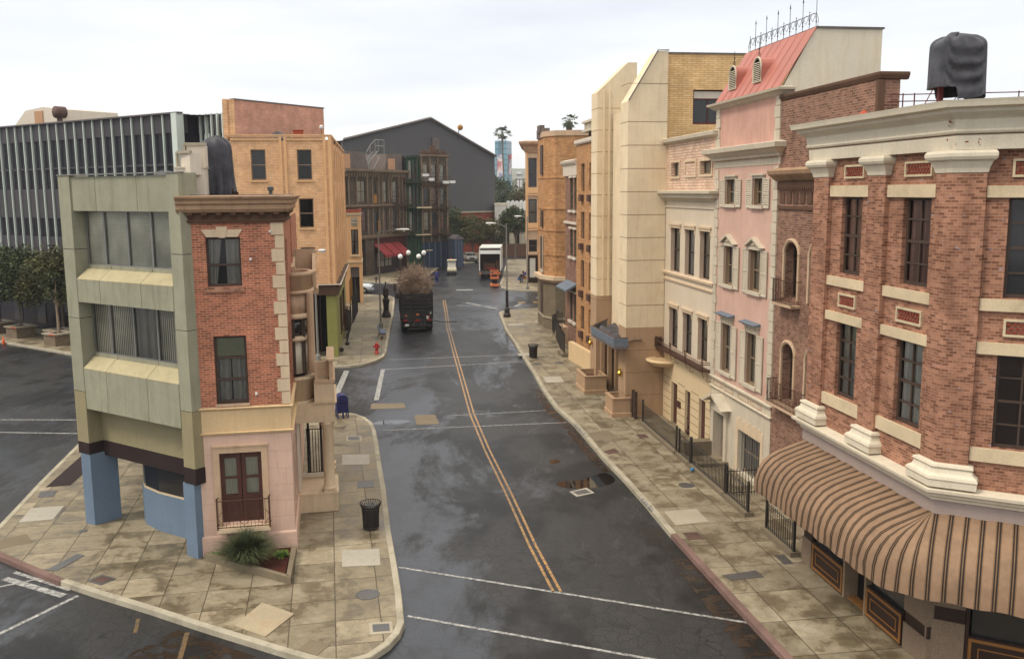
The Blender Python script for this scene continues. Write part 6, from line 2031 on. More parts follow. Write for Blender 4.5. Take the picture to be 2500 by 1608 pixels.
# ground floor door and barred window
m = MB(RR); m.box(-35.8, -35.55, N0 - .1, N0, -.1, 2.12); m.box(-34.4, -34.15, N0 - .1, N0, -.1, 2.12); m.box(-35.85, -34.1, N0 - .14, N0, 2.12, 2.4)
cx = -34.98
m.exty([(cx - 1.05, 2.4), (cx + 1.05, 2.4), (cx + 1.05, 2.46), (cx + .1, 2.86), (cx - .1, 2.86), (cx - 1.05, 2.46)], N0 - .1, N0)
m.exty([(cx - 1.15, 2.42), (cx - .95, 2.42), (cx - .05, 2.8), (cx - .1, 2.92)], N0 - .45, N0); m.exty([(cx + 1.15, 2.42), (cx + .95, 2.42), (cx + .05, 2.8), (cx + .1, 2.92)], N0 - .45, N0)
m.ball(cx, N0 - .16, 2.58, .13, 8)
m.build('door_surround', 'trim_white', pk)
m = MB(RR); m.box(-35.5, -34.45, N0 + .26, N0 + .3, -.1, 2.05); d_ = m.build('door', 'slate', pk)
m = MB(RR); m.box(-35.35, -34.6, N0 + .22, N0 + .26, .1, .9); m.box(-35.35, -34.6, N0 + .22, N0 + .26, 1.0, 1.9); m.build('door_panel', 'win_tan', d_)
window(pk, RR, -33.1, -31.0, .3, 1.9, N0 + .24, 3, 2, 'win_tan', 'curtain_dim', fw=.05)
m = MB(RR)
for k in range(10): m.box(-33.02 + k * .22, -32.99 + k * .22, N0 + .12, N0 + .15, .3, 1.88)
m.build('window_bars', 'grey_metal', pk)
m = MB(RR)
for k in range(11): m.exty([(-33.3 + k * .23, 1.92), (-33.1 + k * .23, 1.92), (-33.05 + k * .23, 2.3 + .1 * (k % 2)), (-33.33 + k * .23, 2.3 + .1 * (k % 2))], N0 - .015, N0)
for k in range(8):
    z = .2 + k * .22
    m.box(-33.35, -33.1, N0 - .015, N0, z, z + .2); m.box(-31.0, -30.75, N0 - .015, N0, z, z + .2)
m.build('rusticated_stone', 'cream_stone', pk)

# ---- cream house
cw = thing('cream_house', RR, (-39.4, N0), 'cream rendered town house with a pink brick attic and a long iron window box', 'building')
CX0, CX1 = -42.66, -36.17
HW = [(-41.85, -40.5, 7.27, 9.3), (-39.82, -38.55, 7.27, 9.3), (-37.88, -36.65, 7.27, 9.3), (-41.9, -40.62, 3.68, 5.6), (-39.9, -38.68, 3.7, 5.6), (-37.9, -36.7, 3.75, 5.62)]
HL = [(-41.38, -40.5, -.1, 2.1), (-39.4, -38.68, -.1, 2.12), (-37.55, -36.76, -.1, 2.14)]
m = MB(RR); m.wall(CX0, CX1, 3.5, 10.5, HW, N0, .34); m.build('render_wall', 'cream_wall', cw); reveals(cw, RR, HW, N0, .28, 'cornice_tan')
m = MB(RR); m.wall(CX0, CX1, -.1, 3.5, HL, N0, .34); m.build('render_wall', 'cream_low', cw)
AT = [(-41.9, -40.75, 11.62, 12.25), (-38.0, -36.65, 11.65, 12.2)]
m = MB(RR); m.wall(CX0 - .3, CX1, 10.9, 13.1, AT, N0, .2); m.build('attic_brick', 'brick_pink', cw)
MB(RR).box(CX0, CX1, N0 + .4, N0 + 6, -.1, 13.0).build('body', 'interior', cw)
m = MB(RR)
for a, b, z0, z1 in AT + [(-39.9, -38.6, 11.65, 12.22)]:
    m.box(a - .1, a, N0 - .05, N0, z0 - .1, z1 + .1); m.box(b, b + .1, N0 - .05, N0, z0 - .1, z1 + .1); m.box(a, b, N0 - .049, N0, z0 - .1, z0); m.box(a, b, N0 - .049, N0, z1, z1 + .1)
m.build('attic_frame', 'cream_stone', cw)
for h in AT: window(cw, RR, *h, N0 + .14, 2, 1, 'win_tan', 'curtain_lace', fw=.04)
cor([(0, 10.5), (.04, 10.5), (.1, 10.56), (.14, 10.62), (.3, 10.68), (.32, 10.82), (.44, 10.86), (.45, 10.96), (0, 11.0)], 'trim_white', 'cornice', CX0 - .5, CX1, cw)
cor([(0, 10.2), (.05, 10.22), (.05, 10.3), (0, 10.3)], 'trim_white', 'string_course', CX0, CX1, cw)
cor([(0, 13.1), (.1, 13.12), (.22, 13.2), (.24, 13.34), (0, 13.4)], 'trim_white', 'cornice', CX0 - .3, CX1, cw)
cor([(0, 6.8), (.06, 6.82), (.08, 6.9), (.0, 6.92)], 'cream_stone', 'string_course', CX0, CX1, cw); cor([(0, 7.1), (.1, 7.12), (.12, 7.22), (.0, 7.26)], 'cream_stone', 'string_course', CX0, CX1, cw)
for k, h in enumerate(HW):
    a, b, z0, z1 = h
    window(cw, RR, a, b, z0, z1, N0 + .18, 1, 2, 'win_frame', 'curtain_white' if k % 3 == 1 else 'curtain_lace', fw=.05)
    m = MB(RR); m.box(a - .08, b + .08, N0 - .05, N0, z1, z1 + .12); m.box(a - .14, b + .14, N0 - .09, N0, z1 + .12, z1 + .2); m.box(a - .08, a, N0 - .03, N0, z1 - .2, z1); m.box(b, b + .08, N0 - .03, N0, z1 - .2, z1)
    m.build('window_head', 'cream_stone', cw)
for k, h in enumerate(HL):
    a, b, z0, z1 = h
    m = MB(RR); m.box(a + .0, b - .0, N0 + .13, N0 + .2, z0, z1); d_ = m.build('door', 'dark_wood', cw)
    if k: 
        m = MB(RR); m.tube([(b - .25, N0 + .05, -.1), (b - .3, N0 + .05, .3), (b - .15, N0 + .05, .6), (b - .28, N0 + .05, .95)], [.12, .16, .08, .1], 8); m.build('scroll_bracket', 'dark_wood', d_)
m = MB(RR)
for z in (.1, .45, .8, 1.15, 1.5, 1.85, 2.2):
    for a, b in ((-42.6, -41.42), (-40.46, -39.44), (-38.64, -37.6), (-36.72, -36.2)): m.box(a, b, N0 - .004, N0 + .01, z, z + .025)
m.build('stone_joint', 'joint', cw)
m = MB(RR); m.box(-40.35, -39.95, N0 - .05, N0, 1.1, 1.4); m.build('name_plate', 'dark_wood', cw)
m = MB(RR)
m.lathe(-42.1, N0, [(.05, 2.75), (.75, 2.76), (.85, 2.84), (.85, 2.9), (1.0, 2.94), (1.02, 3.02), (.75, 3.05), (.7, 3.0), (.01, 3.0)], 20, -PI, 0); m.build('door_canopy', 'band_cream', cw, True)
wb = MB(RR)
for z in (3.62, 3.84, 3.92): wb.tube([(CX0, N0, z), (CX0, N0 - .42, z), (CX1, N0 - .42, z), (CX1, N0, z)], .018, 4)
for k in range(4):
    x = CX0 + .05 + (CX1 - CX0 - .1) * k / 3
    for d_ in (0, .18): wb.tube([(x + d_, N0 - .42, 3.56), (x + d_, N0 - .42, 4.1)], .02, 4)
    wb.tube([(x, N0 - .4, 3.56), (x, N0 - .3, 3.3), (x, N0 - .12, 3.36), (x, N0 - .2, 3.16), (x, N0, 3.1)], .014, 4)
wb.box(CX0 - .25, CX0, N0 - .45, N0 - .1, 3.55, 4.02)
wb.box(CX0, CX1, N0 - .42, N0, 3.53, 3.58)
wb.build('window_box', 'rust_iron', cw)

# ---- cream towers (fins) and entrance
tw = thing('cream_tower', FF, (12.5, 42.7), 'tall cream stepped tower slab with tan base in front of the gold brick wall', 'building')
def towr(root, x0, x1, y0, dy, zt0, zt1, xk, joints, base=4.5):
    m = MB(FF)
    pr = [(x0, base), (x1, base), (x1, zt1), (xk, zt1), (x0, zt0)]
    m.exty(pr, y0, y0 + dy); m.build('shaft', 'tower', root)
    m = MB(FF); m.box(x0 - .0, x1, y0 - .003, y0 + dy, -.1, base); m.build('base', 'tower_low', root)
    m = MB(FF)
    for z in joints:
        m.box(x0 - .006, x1, y0 - .008, y0 + .02, z - .009, z + .009); m.box(x0 - .008, x0 + .01, y0 - .008, y0 + dy, z - .0091, z + .0091)
    m.build('joint', 'joint', root)
J = [1.2, 2.3, 3.4] + [4.5 + 1.075 * k for k in range(1, 12)]
towr(tw, 11.62, 13.5, 42.7, 1.35, 15.1, 17.36, 13.0, [z for z in J if z < 15.2] + [15.9])
m = MB(FF); m.tube([(11.62, 42.65, 15.12), (13.0, 42.65, 17.4), (13.52, 42.65, 17.4)], .03, 4); m.build('edge_flashing', 'slate', tw)

gw = thing('gold_brick_block', FF, (16, 43.2), 'pale gold brick block with a wide maroon framed window behind the pink house', 'building')
m = MB(FF); m.wall(13.5, 22, 0, 17.3, [(14.83, 16.35, 14.08, 15.67)], 43.0, .25); m.build('brick_wall', 'brick_gold', gw)
MB(FF).box(13.6, 22, 43.4, 44.6, 0, 17.2).build('body', 'interior', gw)
m = MB(FF); m.box(13.4, 22, 42.95, 43.3, 17.3, 17.36); m.build('coping', 'slate', gw)
window(gw, FF, 14.83, 16.35, 14.08, 15.67, 43.1, 2, 1, 'win_red', None, fw=.06, midz=[15.25])
MB(FF).box(14.9, 16.3, 43.11, 43.12, 15.28, 15.6).build('white_blind', 'white_wall', gw)
t2 = thing('cream_tower', FF, (12.5, 50), 'second cream tower slab, the farther one with flutes on its street edge', 'building')
J2 = [5.06 + 1.145 * k for k in range(0, 10)]
towr(t2, 11.75, 13.9, 49.4, 1.4, 16.2, 17.75, 13.4, J2, 5.3)
m = MB(FF)
for x in (12.05, 12.35): m.box(x, x + .1, 49.33, 49.4, 5.3, 16.3)
m.build('flute', 'tower', t2)
m = MB(FF); m.box(12.6, 13.5, 44.1, 49.3, 3.6, 15.0); m.build('link_wall', 'tower', t2)
# entrance between the towers
en = thing('entrance_bay', FF, (13, 47), 'recessed tan entrance with steps and a canopy between the two cream towers', 'entrance')
m = MB(FF); m.box(13.6, 13.8, 44.0, 49.4, -.1, 2.0); m.build('cream_wall', 'band_cream', en)
m = MB(FF); m.box(13.5, 13.8, 44.0, 49.4, 2.0, 3.6); m.build('brown_wall', 'brown_band', en)
m = MB(FF); 
for k in range(4): m.box(12.3 + .3 * k, 13.6, 44.1, 46.4, .15 + .17 * k, .32 + .17 * k)
m.build('steps', 'slate', en)
m = MB(FF); m.prism([(10.8, 46.5), (10.95, 42.3), (11.62, 42.2), (11.62, 44.05), (13.4, 44.1), (13.4, 48.6), (12.0, 48.8)], 3.55, 3.7)
m.build('canopy_floor', 'slate', en)
m = MB(FF)
m.sweep([(-.06, 3.7), (0, 3.7), (.03, 4.06), (-.06, 4.06)], [(12.2, 48.9), (10.8, 46.5), (10.95, 42.3), (11.6, 42.2)])
m.build('canopy_fascia', 'canopy_blue', en)
m = MB(FF); m.sweep([(-.1, 4.06), (-.02, 4.06), (-.02, 4.1), (-.1, 4.1)], [(12.2, 48.9), (10.8, 46.5), (10.95, 42.3), (11.6, 42.2)]); m.build('canopy_edge', 'brown_band', en)
m = MB(FF); rr_ = random.Random(8)
for k in range(12):
    for j in range(8):
        m.v.append((11.0 + .2 * j, 42.6 + .5 * k, 3.9 + .28 * noise.noise(Vector((j * .6, k * .5, 1)))))
for k in range(11):
    for j in range(7): m.f.append([k * 8 + j, k * 8 + j + 1, k * 8 + j + 9, k * 8 + j + 8])
m.build('roof_sheet', 'tarp', en, True)
m = MB(FF)
for x, y in ((12.0, 49.2), (12.35, 49.0), (12.7, 48.8)): m.box(x, x + .2, y, y + .3, .15, 3.6)
m.build('stepped_pier', 'tower_low', en)
# planters
p0 = None
def planter(x0, x1, y0, y1, z1, lab):
    t_ = thing('stone_planter', FF, ((x0 + x1) / 2, (y0 + y1) / 2), lab, 'planter', 'tan box planters by the entrance')
    m = MB(FF); pth = [(x0, y0), (x1, y0), (x1, y1), (x0, y1)]
    m.sweep([(0, .35), (0, z1), (-.14, z1), (-.14, z1 - .3), (-.14, .35)], pth, True); m.build('box', 'tower_low', t_)
    m = MB(FF); m.sweep([(-.1, .15), (.05, .15), (.05, .33), (.02, .36), (-.1, .36)], pth, True); m.sweep([(0, z1 - .06), (.03, z1 - .05), (.03, z1), (-.14, z1 + .01), (-.14, z1 - .06)], pth, True); m.build('moulding', 'tower_low', t_)
    m = MB(FF); m.box(x0 + .12, x1 - .12, y0 + .12, y1 - .12, z1 - .35, z1 - .3); m.build('soil', 'soil', t_)
planter(10.8, 12.0, 47.95, 50.1, 1.12, 'tan box planter left of the entrance steps, the farther one')
planter(10.98, 11.85, 42.62, 44.1, 1.08, 'tan box planter right of the entrance steps, the nearer one')
for x, y, z, lab in ((11.58, 43.3, 2.2, 'brass wall lamp on the near cream tower'), (11.7, 50.2, 2.6, 'brass wall lamp on the far side of the entrance')):
    t_ = thing('wall_lamp', FF, (x, y, z), lab, 'wall lamp', 'brass wall lamps at the entrance')
    m = MB(FF); m.lathe(x - .1, y, [(.02, z - .2), (.1, z - .1), (.12, z), (.05, z + .1), (.06, z + .2), (.01, z + .3)], 10); m.build('shade', 'brass', t_)
    m = MB(FF); m.box(x - .1, x + .05, y - .04, y + .04, z - .05, z + .05); m.build('bracket', 'brass', t_)
lw = MB(FF); lw.prism([(12.05, 58.4), (12.45, 53.3), (12.75, 53.3), (12.35, 58.4)], .15, 1.34)
tag(lw.build('low_wall', 'band_cream', None, loc=(12.3, 56, .15)), 'low bright cream garden wall left of the entrance canopy', 'wall')
bg_ = MB(FF); bg_.box(11.95, 12.0, 42.1, 42.5, .15, 1.45); bg_.box(11.9, 12.05, 42.06, 42.1, .15, 1.5); bg_.box(11.9, 12.05, 42.5, 42.54, .15, 1.5)
tag(bg_.build('meter_cabinet', 'win_frame', None, loc=(12, 42.3, .15)), 'narrow dark cabinet standing against the tan tower base', 'cabinet')

# ---- slit-window orange brick house
sb = thing('slit_window_house', RR, (-58.5, 13.2), 'orange brick house with tall slit windows and small air conditioners', 'building')
HS2 = []
for z0, z1 in ((11.0, 12.75), (7.9, 9.65), (4.7, 6.5), (1.9, 3.5)):
    for a, b in ((-60.0, -58.95), (-57.65, -56.5)): HS2.append((a, b, z0, z1))
m = MB(RR); m.wall(-61.4, -50.8, -.1, 14.0, HS2, 13.2, .2); m.build('brick_wall', 'brick_orange', sb)
for h in HS2: MB(RR).box(h[0], h[1], 13.34, 13.36, h[2], h[3]).build('window', 'win_frame', sb)
MB(RR).box(-61.4, -50.8, 13.5, 20, -.1, 13.9).build('body', 'interior', sb)
m = MB(RR); m.sweep([(0, 14.0), (.1, 14.0), (.16, 14.1), (.16, 14.3), (0, 14.32)], [(-61.5, 13.2), (-50.8, 13.2)]); m.build('cornice', 'white_wall', sb)
for z in (10.35, 7.2, 4.1, 1.4):
    for x in (-59.5, -57.1):
        m = MB(RR); m.box(x - .35, x + .35, 12.98, 13.2, z, z + .42); m.build('air_conditioner', 'grate', sb)
# attic with balustrade behind
m = MB(RR); m.box(-64, -50.8, 14.6, 15.6, 13.5, 15.0); m.build('rear_attic', 'brown_band', sb)
m = MB(RR); m.box(-64.4, -50.8, 14.2, 14.6, 15.0, 15.15); m.box(-64.4, -50.8, 14.2, 14.6, 15.6, 15.75)
for k in range(34): m.box(-64 + k * .4, -63.8 + k * .4, 14.3, 14.5, 15.15, 15.6)
m.build('balustrade', 'trim_white', sb)
# ---- white cornice house
wc = thing('white_cornice_house', RR, (-64, 13.3), 'narrow red brick house with a deep white cornice and green window frames', 'building')
HR = []
for z0, z1 in ((9.7, 11.9), (6.5, 8.4), (2.0, 4.0)):
    for a, b in ((-64.0, -63.1), (-62.6, -61.8)): HR.append((a, b, z0, z1))
m = MB(RR); m.wall(-65.6, -61.4, -.1, 12.3, HR, 13.3, .2); m.build('brick_wall', 'brick_brown', wc)
for h in HR: window(wc, RR, *h, 13.4, 1, 2, 'green_front', None, fw=.08)
m = MB(RR)
for h in HR: m.box(h[0] - .1, h[1] + .1, 13.15, 13.3, h[2] - .16, h[2]); m.box(h[0] - .1, h[1] + .1, 13.2, 13.3, h[3], h[3] + .14)
m.sweep([(0, 8.7), (.15, 8.75), (.15, 8.9), (0, 8.9)], [(-65.6, 13.3), (-61.4, 13.3)])
m.build('window_trim', 'white_wall', wc)
m = MB(RR); m.sweep([(0, 12.0), (.12, 12.05), (.14, 12.7), (.3, 12.9), (.34, 13.05), (0, 13.15)], [(-65.9, 13.3), (-61.3, 13.3)]); m.build('cornice', 'white_wall', wc)
m = MB(RR); m.extx([(13.3, 4.6), (12.5, 4.2), (12.5, 4.32), (13.3, 4.75)], -65, -61.6); m.build('door_canopy', 'canopy_blue', wc)
MB(RR).box(-65.6, -61.4, 13.6, 20, -.1, 12.4).build('body', 'interior', wc)
# ---- faceted orange brick house
oc = thing('faceted_brick_house', FF, (14, 70), 'tall orange brick house with a faceted bay and tan stone base', 'building')
fp = [(13.1, 74.6), (13.0, 72.6), (13.62, 71.0), (15.0, 70.6), (15.6, 70.6)]
def poly_b(z0, z1, grow, mat, name, root=oc, pts=None):
    pts = pts or fp
    m = MB(FF); g_ = grow
    q = [(pts[0][0] - g_, pts[0][1] + g_), (pts[1][0] - g_, pts[1][1] - g_ * .3), (pts[2][0] - g_ * .7, pts[2][1] - g_ * .8), (pts[3][0], pts[3][1] - g_), (pts[4][0] + 2, pts[4][1] - g_), (18, 76)]
    q = [q[0], q[1], q[2], q[3], (17.6, pts[3][1] - g_), (17.6, 76), (13.1 - g_, 76)]
    m.prism(q, z0, z1); return m.build(name, mat, root)
poly_b(4.4, 15.2, 0, 'brick_orange', 'brick_wall'); poly_b(15.2, 15.6, .08, 'tan_stone', 'parapet')
for z in (12.0, 9.6, 7.9, 6.0): poly_b(z, z + .12, .05, 'brick_orange', 'string_course')
poly_b(-.1, 3.9, .05, 'concrete_dark', 'stone_base'); poly_b(3.9, 4.1, .2, 'tan_stone', 'base_cornice'); poly_b(4.1, 4.4, .38, 'cream_stone', 'base_cornice')
poly_b(1.0, 1.15, .12, 'concrete', 'base_moulding')
m = MB(LL)
for z0, z1 in ((12.3, 14.6), (4.9, 7.4), (8.2, 9.5), (1.3, 3.6)): m.box(73.0, 74.0, -13.0, -12.93, z0, z1)
m.build('window', 'win_frame', oc)
m = MB(LL); m.box(72.9, 73.0, -12.98, -12.9, 4.7, 7.5); m.box(74.0, 74.1, -12.98, -12.9, 4.7, 7.5); m.box(72.85, 74.15, -13.0, -12.86, 4.6, 4.75); m.build('window_trim', 'trim_white', oc)
m = MB(FF); m.box(13.0, 13.5, 72.8, 76, 15.2, 15.9); m.box(12.9, 13.3, 74, 75.2, 15.6, 16.2); m.build('carved_parapet', 'roof_grey', oc)
# ---- far right corner building
fc = thing('far_corner_house', FF, (18.5, 109), 'tan stone corner house with a sweeping cornice at the far junction', 'building')
FX = Fr(*FF.w(17.4, 109.4).xy, 8.1)
m = MB(FX)
HF2 = [(.32, 1.32, 11.5, 14.9), (.32, 1.32, 7.0, 10.1), (.32, 1.34, 3.85, 5.3), (2.1, 3.3, 11.3, 14.9), (2.1, 3.3, 7.0, 10.1), (2.2, 3.3, .15, 4.6)]
m.wall(0, 6, .15, 15.6, HF2, 0, .3); m.build('wall', 'tan_stone', fc)
SX = Fr(FX.o.x, FX.o.y, 268)
m = MB(SX); m.wall(-14, 0, .15, 15.6, [(-2.4 - 2.2 * k, -1 - 2.2 * k, z0, z1) for k in range(5) for z0, z1 in ((11.5, 14.9), (7, 10.1))], 0, .3); m.build('wall', 'tan_stone', fc)
for k in range(5):
    for z0, z1 in ((11.5, 14.9), (7, 10.1)):
        window(fc, SX, -2.4 - 2.2 * k, -1 - 2.2 * k, z0, z1, .12, 1, 2, 'win_frame', None, fw=.1)
MB(FX).box(2.6, 6, .35, 13.5, .15, 15.5).build('body', 'interior', fc)
for k, h in enumerate(HF2): window(fc, FX, *h, .2, 1, 2, 'win_frame', 'curtain_dim' if k == 1 else None, fw=.1)
m = MB(FX); m.box(1.5, 1.95, -.1, 0, .15, 15.6); m.box(-.05, .2, -.1, 0, 5.3, 15.6)
for z in (10.5, 6.4): m.box(0, 6, -.14, 0, z, z + .15); m.box(0, 6, -.08, 0, z + .3, z + .9)
m.build('pilaster', 'yellowgrey', fc)
m = MB(FX); m.sweep([(0, 15.4), (.1, 15.5), (.35, 16.2), (.75, 16.5), (.8, 16.75), (0, 16.9)], [(2.45, 13.8), (0, 0), (7, 0)]); m.build('cornice', 'cornice_brown', fc)
m = MB(FX); m.box(.2, 1.4, -.05, .1, .15, 3.4); d_ = m.build('poster_frame', 'shop_dark', fc)
MB(FX).box(.42, 1.1, -.08, -.05, .8, 3.1).build('framed_poster', 'curtain_white', d_)
m = MB(FX); m.box(.2, 1.45, -.2, .0, 3.55, 3.75); m.build('door_head', 'tan_stone', fc)
m = MB(FX); m.extx([(0, 4.3), (-.7, 2.4), (-.74, 2.4), (-.3, 4.5)], 2.2, 3.0); m.build('blue_awning', 'postal_blue', fc)
m = MB(FX)
for k in range(5): m.tube([(1.7 + .5 * k + .16 * math.cos(t * .5), -1.0, .2 + .35 + .45 * math.sin(t * .5)) for t in range(13)], .06, 5)
m.box(1.5, 4, -1.1, -.9, .15, .22)
tag(m.build('bicycle_rack', 'white', None, loc=(2.5, -1, .15)), 'pale looped bicycle rack at the foot of the far corner house', 'rack')
# dark low blocks closing gaps behind the right row
m = MB(FF); m.box(19, 40, 60, 100, 0, 9); tag(m.build('rear_block', 'tan_stone', None, loc=(30, 80, 0)), 'plain tan block hidden behind the right row', 'building')

# ---- fences of the right row
GF = 'black iron railings along the right pavement'
def fence(a, b, z1, label, posts, gap=.15):
    t_ = thing('iron_railing', RR, ((-a - b) / 2, 12.0), label, 'railing', GF)
    railing(t_, (-a, 12.03), (-b, 12.03), .28, z1, gap, .009, posts, fr=RR)
    m = MB(RR); m.box(-a - .1, -b + .1, 11.88, 12.2, .15, .3); m.build('stone_kerb', 'concrete_dark', t_)
fence(41.05, 36.05, 1.12, 'black iron railing below the cream house', (0, 1))
fence(35.7, 34.3, 1.1, 'short black gate railing between the cream and pink houses', (0, 1))
fence(34.2, 30.55, 1.14, 'black iron railing below the pink house', (0, 1), .14)
fence(30.4, 28.45, 1.14, 'black iron railing ending under the awning', (0, 1), .14)
fence(26.95, 24.95, 1.12, 'black iron railing half hidden under the striped awning', (0, 1))
t_ = thing('iron_railing', RR, (-30.5, 12.7), 'black cross railing running back to the pink house wall', 'railing', GF)
railing(t_, (-30.5, 12.1), (-30.5, 13.45), .2, 1.12, .11, .01, (1,), fr=RR)
m = MB(RR); m.box(-36.1, -35.6, 12.2, 13.5, .15, .75); m.box(-34.2, -34.0, 12.2, 13.5, .15, .3)
tag(m.build('stoop_wall', 'concrete_dark', None, loc=(-35.8, 12.8, .15)), 'low dark stoop wall between cream and pink houses', 'wall')
m = MB(RR); m.ball(-33.45, 11.82, .27, .08, 10)
tag(m.build('ball', 'cyl_blue', None, True, loc=(-33.45, 11.82, .19)), 'small blue ball lying at the foot of the railing', 'ball')
t_ = thing('iron_railing', RR, (-69, 13), 'long dark railing of stoops beyond the cream low wall', 'railing', GF)
railing(t_, (-79.5, 14.2), (-70.2, 13.3), .15, 1.3, .22, .03, (0, .25, .5, .75, 1), fr=RR)
railing(t_, (-70.2, 13.3), (-59.3, 11.95), .15, 1.5, .2, .03, (.1, .3, .5, .7, .9, 1), fr=RR)
m = MB(RR); m.box(-60.6, -59.1, 11.75, 12.1, .15, .4); m.build('stone_kerb', 'concrete_dark', t_)
t_ = thing('stoop_steps', RR, (-65, 13), 'stone stoop with dark handrails below the white cornice house', 'steps')
m = MB(RR)
for k in range(6): m.box(-68 + .3 * k, -64.5, 12.9, 13.3, .15 + .2 * k, .35 + .2 * k)
m.build('steps', 'tan_stone', t_)
m = MB(RR)
for y in (12.85, ):
    m.tube([(-68.2, y, 1.1), (-66.2, y, 2.4), (-64.4, y, 2.4)], .04, 5)
    for k in range(9): m.tube([(-68.1 + .45 * k, y, .2), (-68.1 + .45 * k, y, min(2.4, 1.15 + .3 * k))], .02, 4)
m.build('handrail', 'iron', t_)
m = MB(RR); m.box(-76.1, -75.5, 13.3, 13.9, .15, 1.15); m.box(-76.15, -75.45, 13.25, 13.95, 1.15, 1.25)
tag(m.build('refuse_bin', 'navy_front', None, loc=(-75.8, 13.6, .15)), 'dark blue bin standing by the far stoops', 'bin')

# ================================================================== STREET FURNITURE
def bin_(fr, x, y, label):
    t_ = thing('litter_bin', fr, (x, y), label, 'litter bin', 'black slatted litter bins')
    m = MB(fr); m.lathe(x, y, [(.2, .17), (.24, .22), (.265, .85), (.26, .88), (.22, .86), (.2, .3)], 20); m.build('liner', 'iron', t_, True)
    m = MB(fr)
    for k in range(26):
        a = 2 * PI * k / 26; c, s_ = math.cos(a), math.sin(a)
        m.tube([(x + .245 * c, y + .245 * s_, .2), (x + .275 * c, y + .275 * s_, .86), (x + .345 * c, y + .345 * s_, 1.03)], .012, 4)
    m.build('slat', 'iron', t_)
    m = MB(fr)
    for r, z in ((.345, 1.04), (.28, .86), (.26, .24)):
        m.tube([(x + r * math.cos(2 * PI * k / 24), y + r * math.sin(2 * PI * k / 24), z) for k in range(25)], .014, 5, False)
    m.build('ring', 'iron', t_)
    m = MB(fr); m.lathe(x, y, [(.27, .9), (.2, .97), (.12, .99), (.11, .93)], 20); m.build('lid', 'steel_dark', t_, True)
    return t_


b0 = bin_(WR, -4.65, 28.95, 'black slatted litter bin on the left pavement near the camera')
dup(b0, WR, (1.39, 60.14, .15), 'black slatted litter bin on the right pavement, far down the street')
# mailbox
mb = thing('mailbox', WR, (-8.35, 44.2), 'navy blue domed mailbox on four legs at the pavement corner', 'mailbox')
F_ = Fr(-8.35, 44.2, 20)
m = MB(F_)
pr = [(-.27, .42), (.27, .42), (.27, 1.06)] + [(.27 * math.cos(PI * k / 12), 1.06 + .24 * math.sin(PI * k / 12)) for k in range(1, 12)] + [(-.27, 1.06)]
m.exty(pr, -.3, .3); m.build('body', 'postal_blue', mb)
m = MB(F_); m.extx([(-.34, .95), (-.3, .9), (-.3, 1.18), (-.34, 1.15)], -.2, .2); m.box(-.24, .24, -.33, -.3, 1.14, 1.2); m.build('chute_door', 'postal_blue', mb)
m = MB(F_); m.exty([(p_[0] * 1.05, p_[1] + .006) for p_ in pr[2:]], -.31, -.27); m.exty([(p_[0] * 1.05, p_[1] + .006) for p_ in pr[2:]], .27, .31); m.build('rim', 'postal_blue', mb)
m = MB(F_)
for x in (-.25, .25):
    for y in (-.27, .27): m.box(x - .03, x + .03, y - .03, y + .03, .15, .5)
m.box(-.04, .04, -.34, -.28, .15, .5)
m.build('leg', 'postal_blue', mb)


def hydrant(x, y, s, label, mat):
    t_ = thing('fire_hydrant', WR, (x, y), label, 'fire hydrant', 'fire hydrants')
    m = MB(WR); z = .15
    m.lathe(x, y, [(.17 * s, z), (.17 * s, z + .05 * s), (.11 * s, z + .07 * s), (.105 * s, z + .5 * s), (.15 * s, z + .52 * s), (.15 * s, z + .56 * s)], 14); m.build('barrel', mat, t_, True)
    m = MB(WR); m.lathe(x, y, [(.14 * s, z + .56 * s), (.12 * s, z + .66 * s), (.07 * s, z + .72 * s), (.035 * s, z + .73 * s), (.035 * s, z + .79 * s), (.001, z + .79 * s)], 14); m.build('bonnet', mat, t_, True)
    m = MB(WR); m.tube([(x - .24 * s, y, z + .48 * s), (x + .24 * s, y, z + .48 * s)], .065 * s, 10); m.tube([(x, y, z + .42 * s), (x, y - .22 * s, z + .42 * s)], .08 * s, 10); m.build('outlet', mat, t_, True)
    return t_


hydrant(-9.23, 62.2, 1.0, 'bright red fire hydrant on the left corner pavement', 'hydrant_red')
hydrant(-16.5, 112.35, 1.1, 'weathered grey hydrant on the far left pavement', 'roof_grey')
# bench
bn = thing('bench', WR, (-9.9, 69.5), 'blue-grey bench with pale concrete ends beside the lamp post', 'bench')
F_ = Fr(-9.85, 69.3, 98)
m = MB(F_); m.box(-.95, .95, -.28, .12, .58, .64); m.build('seat', 'bench_blue', bn)
m = MB(F_); m.extx([(.14, .62), (.18, .62), (.34, 1.1), (.30, 1.1)], -.95, .95); m.build('backrest', 'bench_blue', bn)
for x in (-.75, .75):
    m = MB(F_); m.extx([(-.3, .15), (-.12, .15), (-.08, .42), (.1, .42), (.14, .15), (.32, .15), (.24, .58), (-.26, .58)], x - .06, x + .06); m.build('leg', 'concrete', bn)
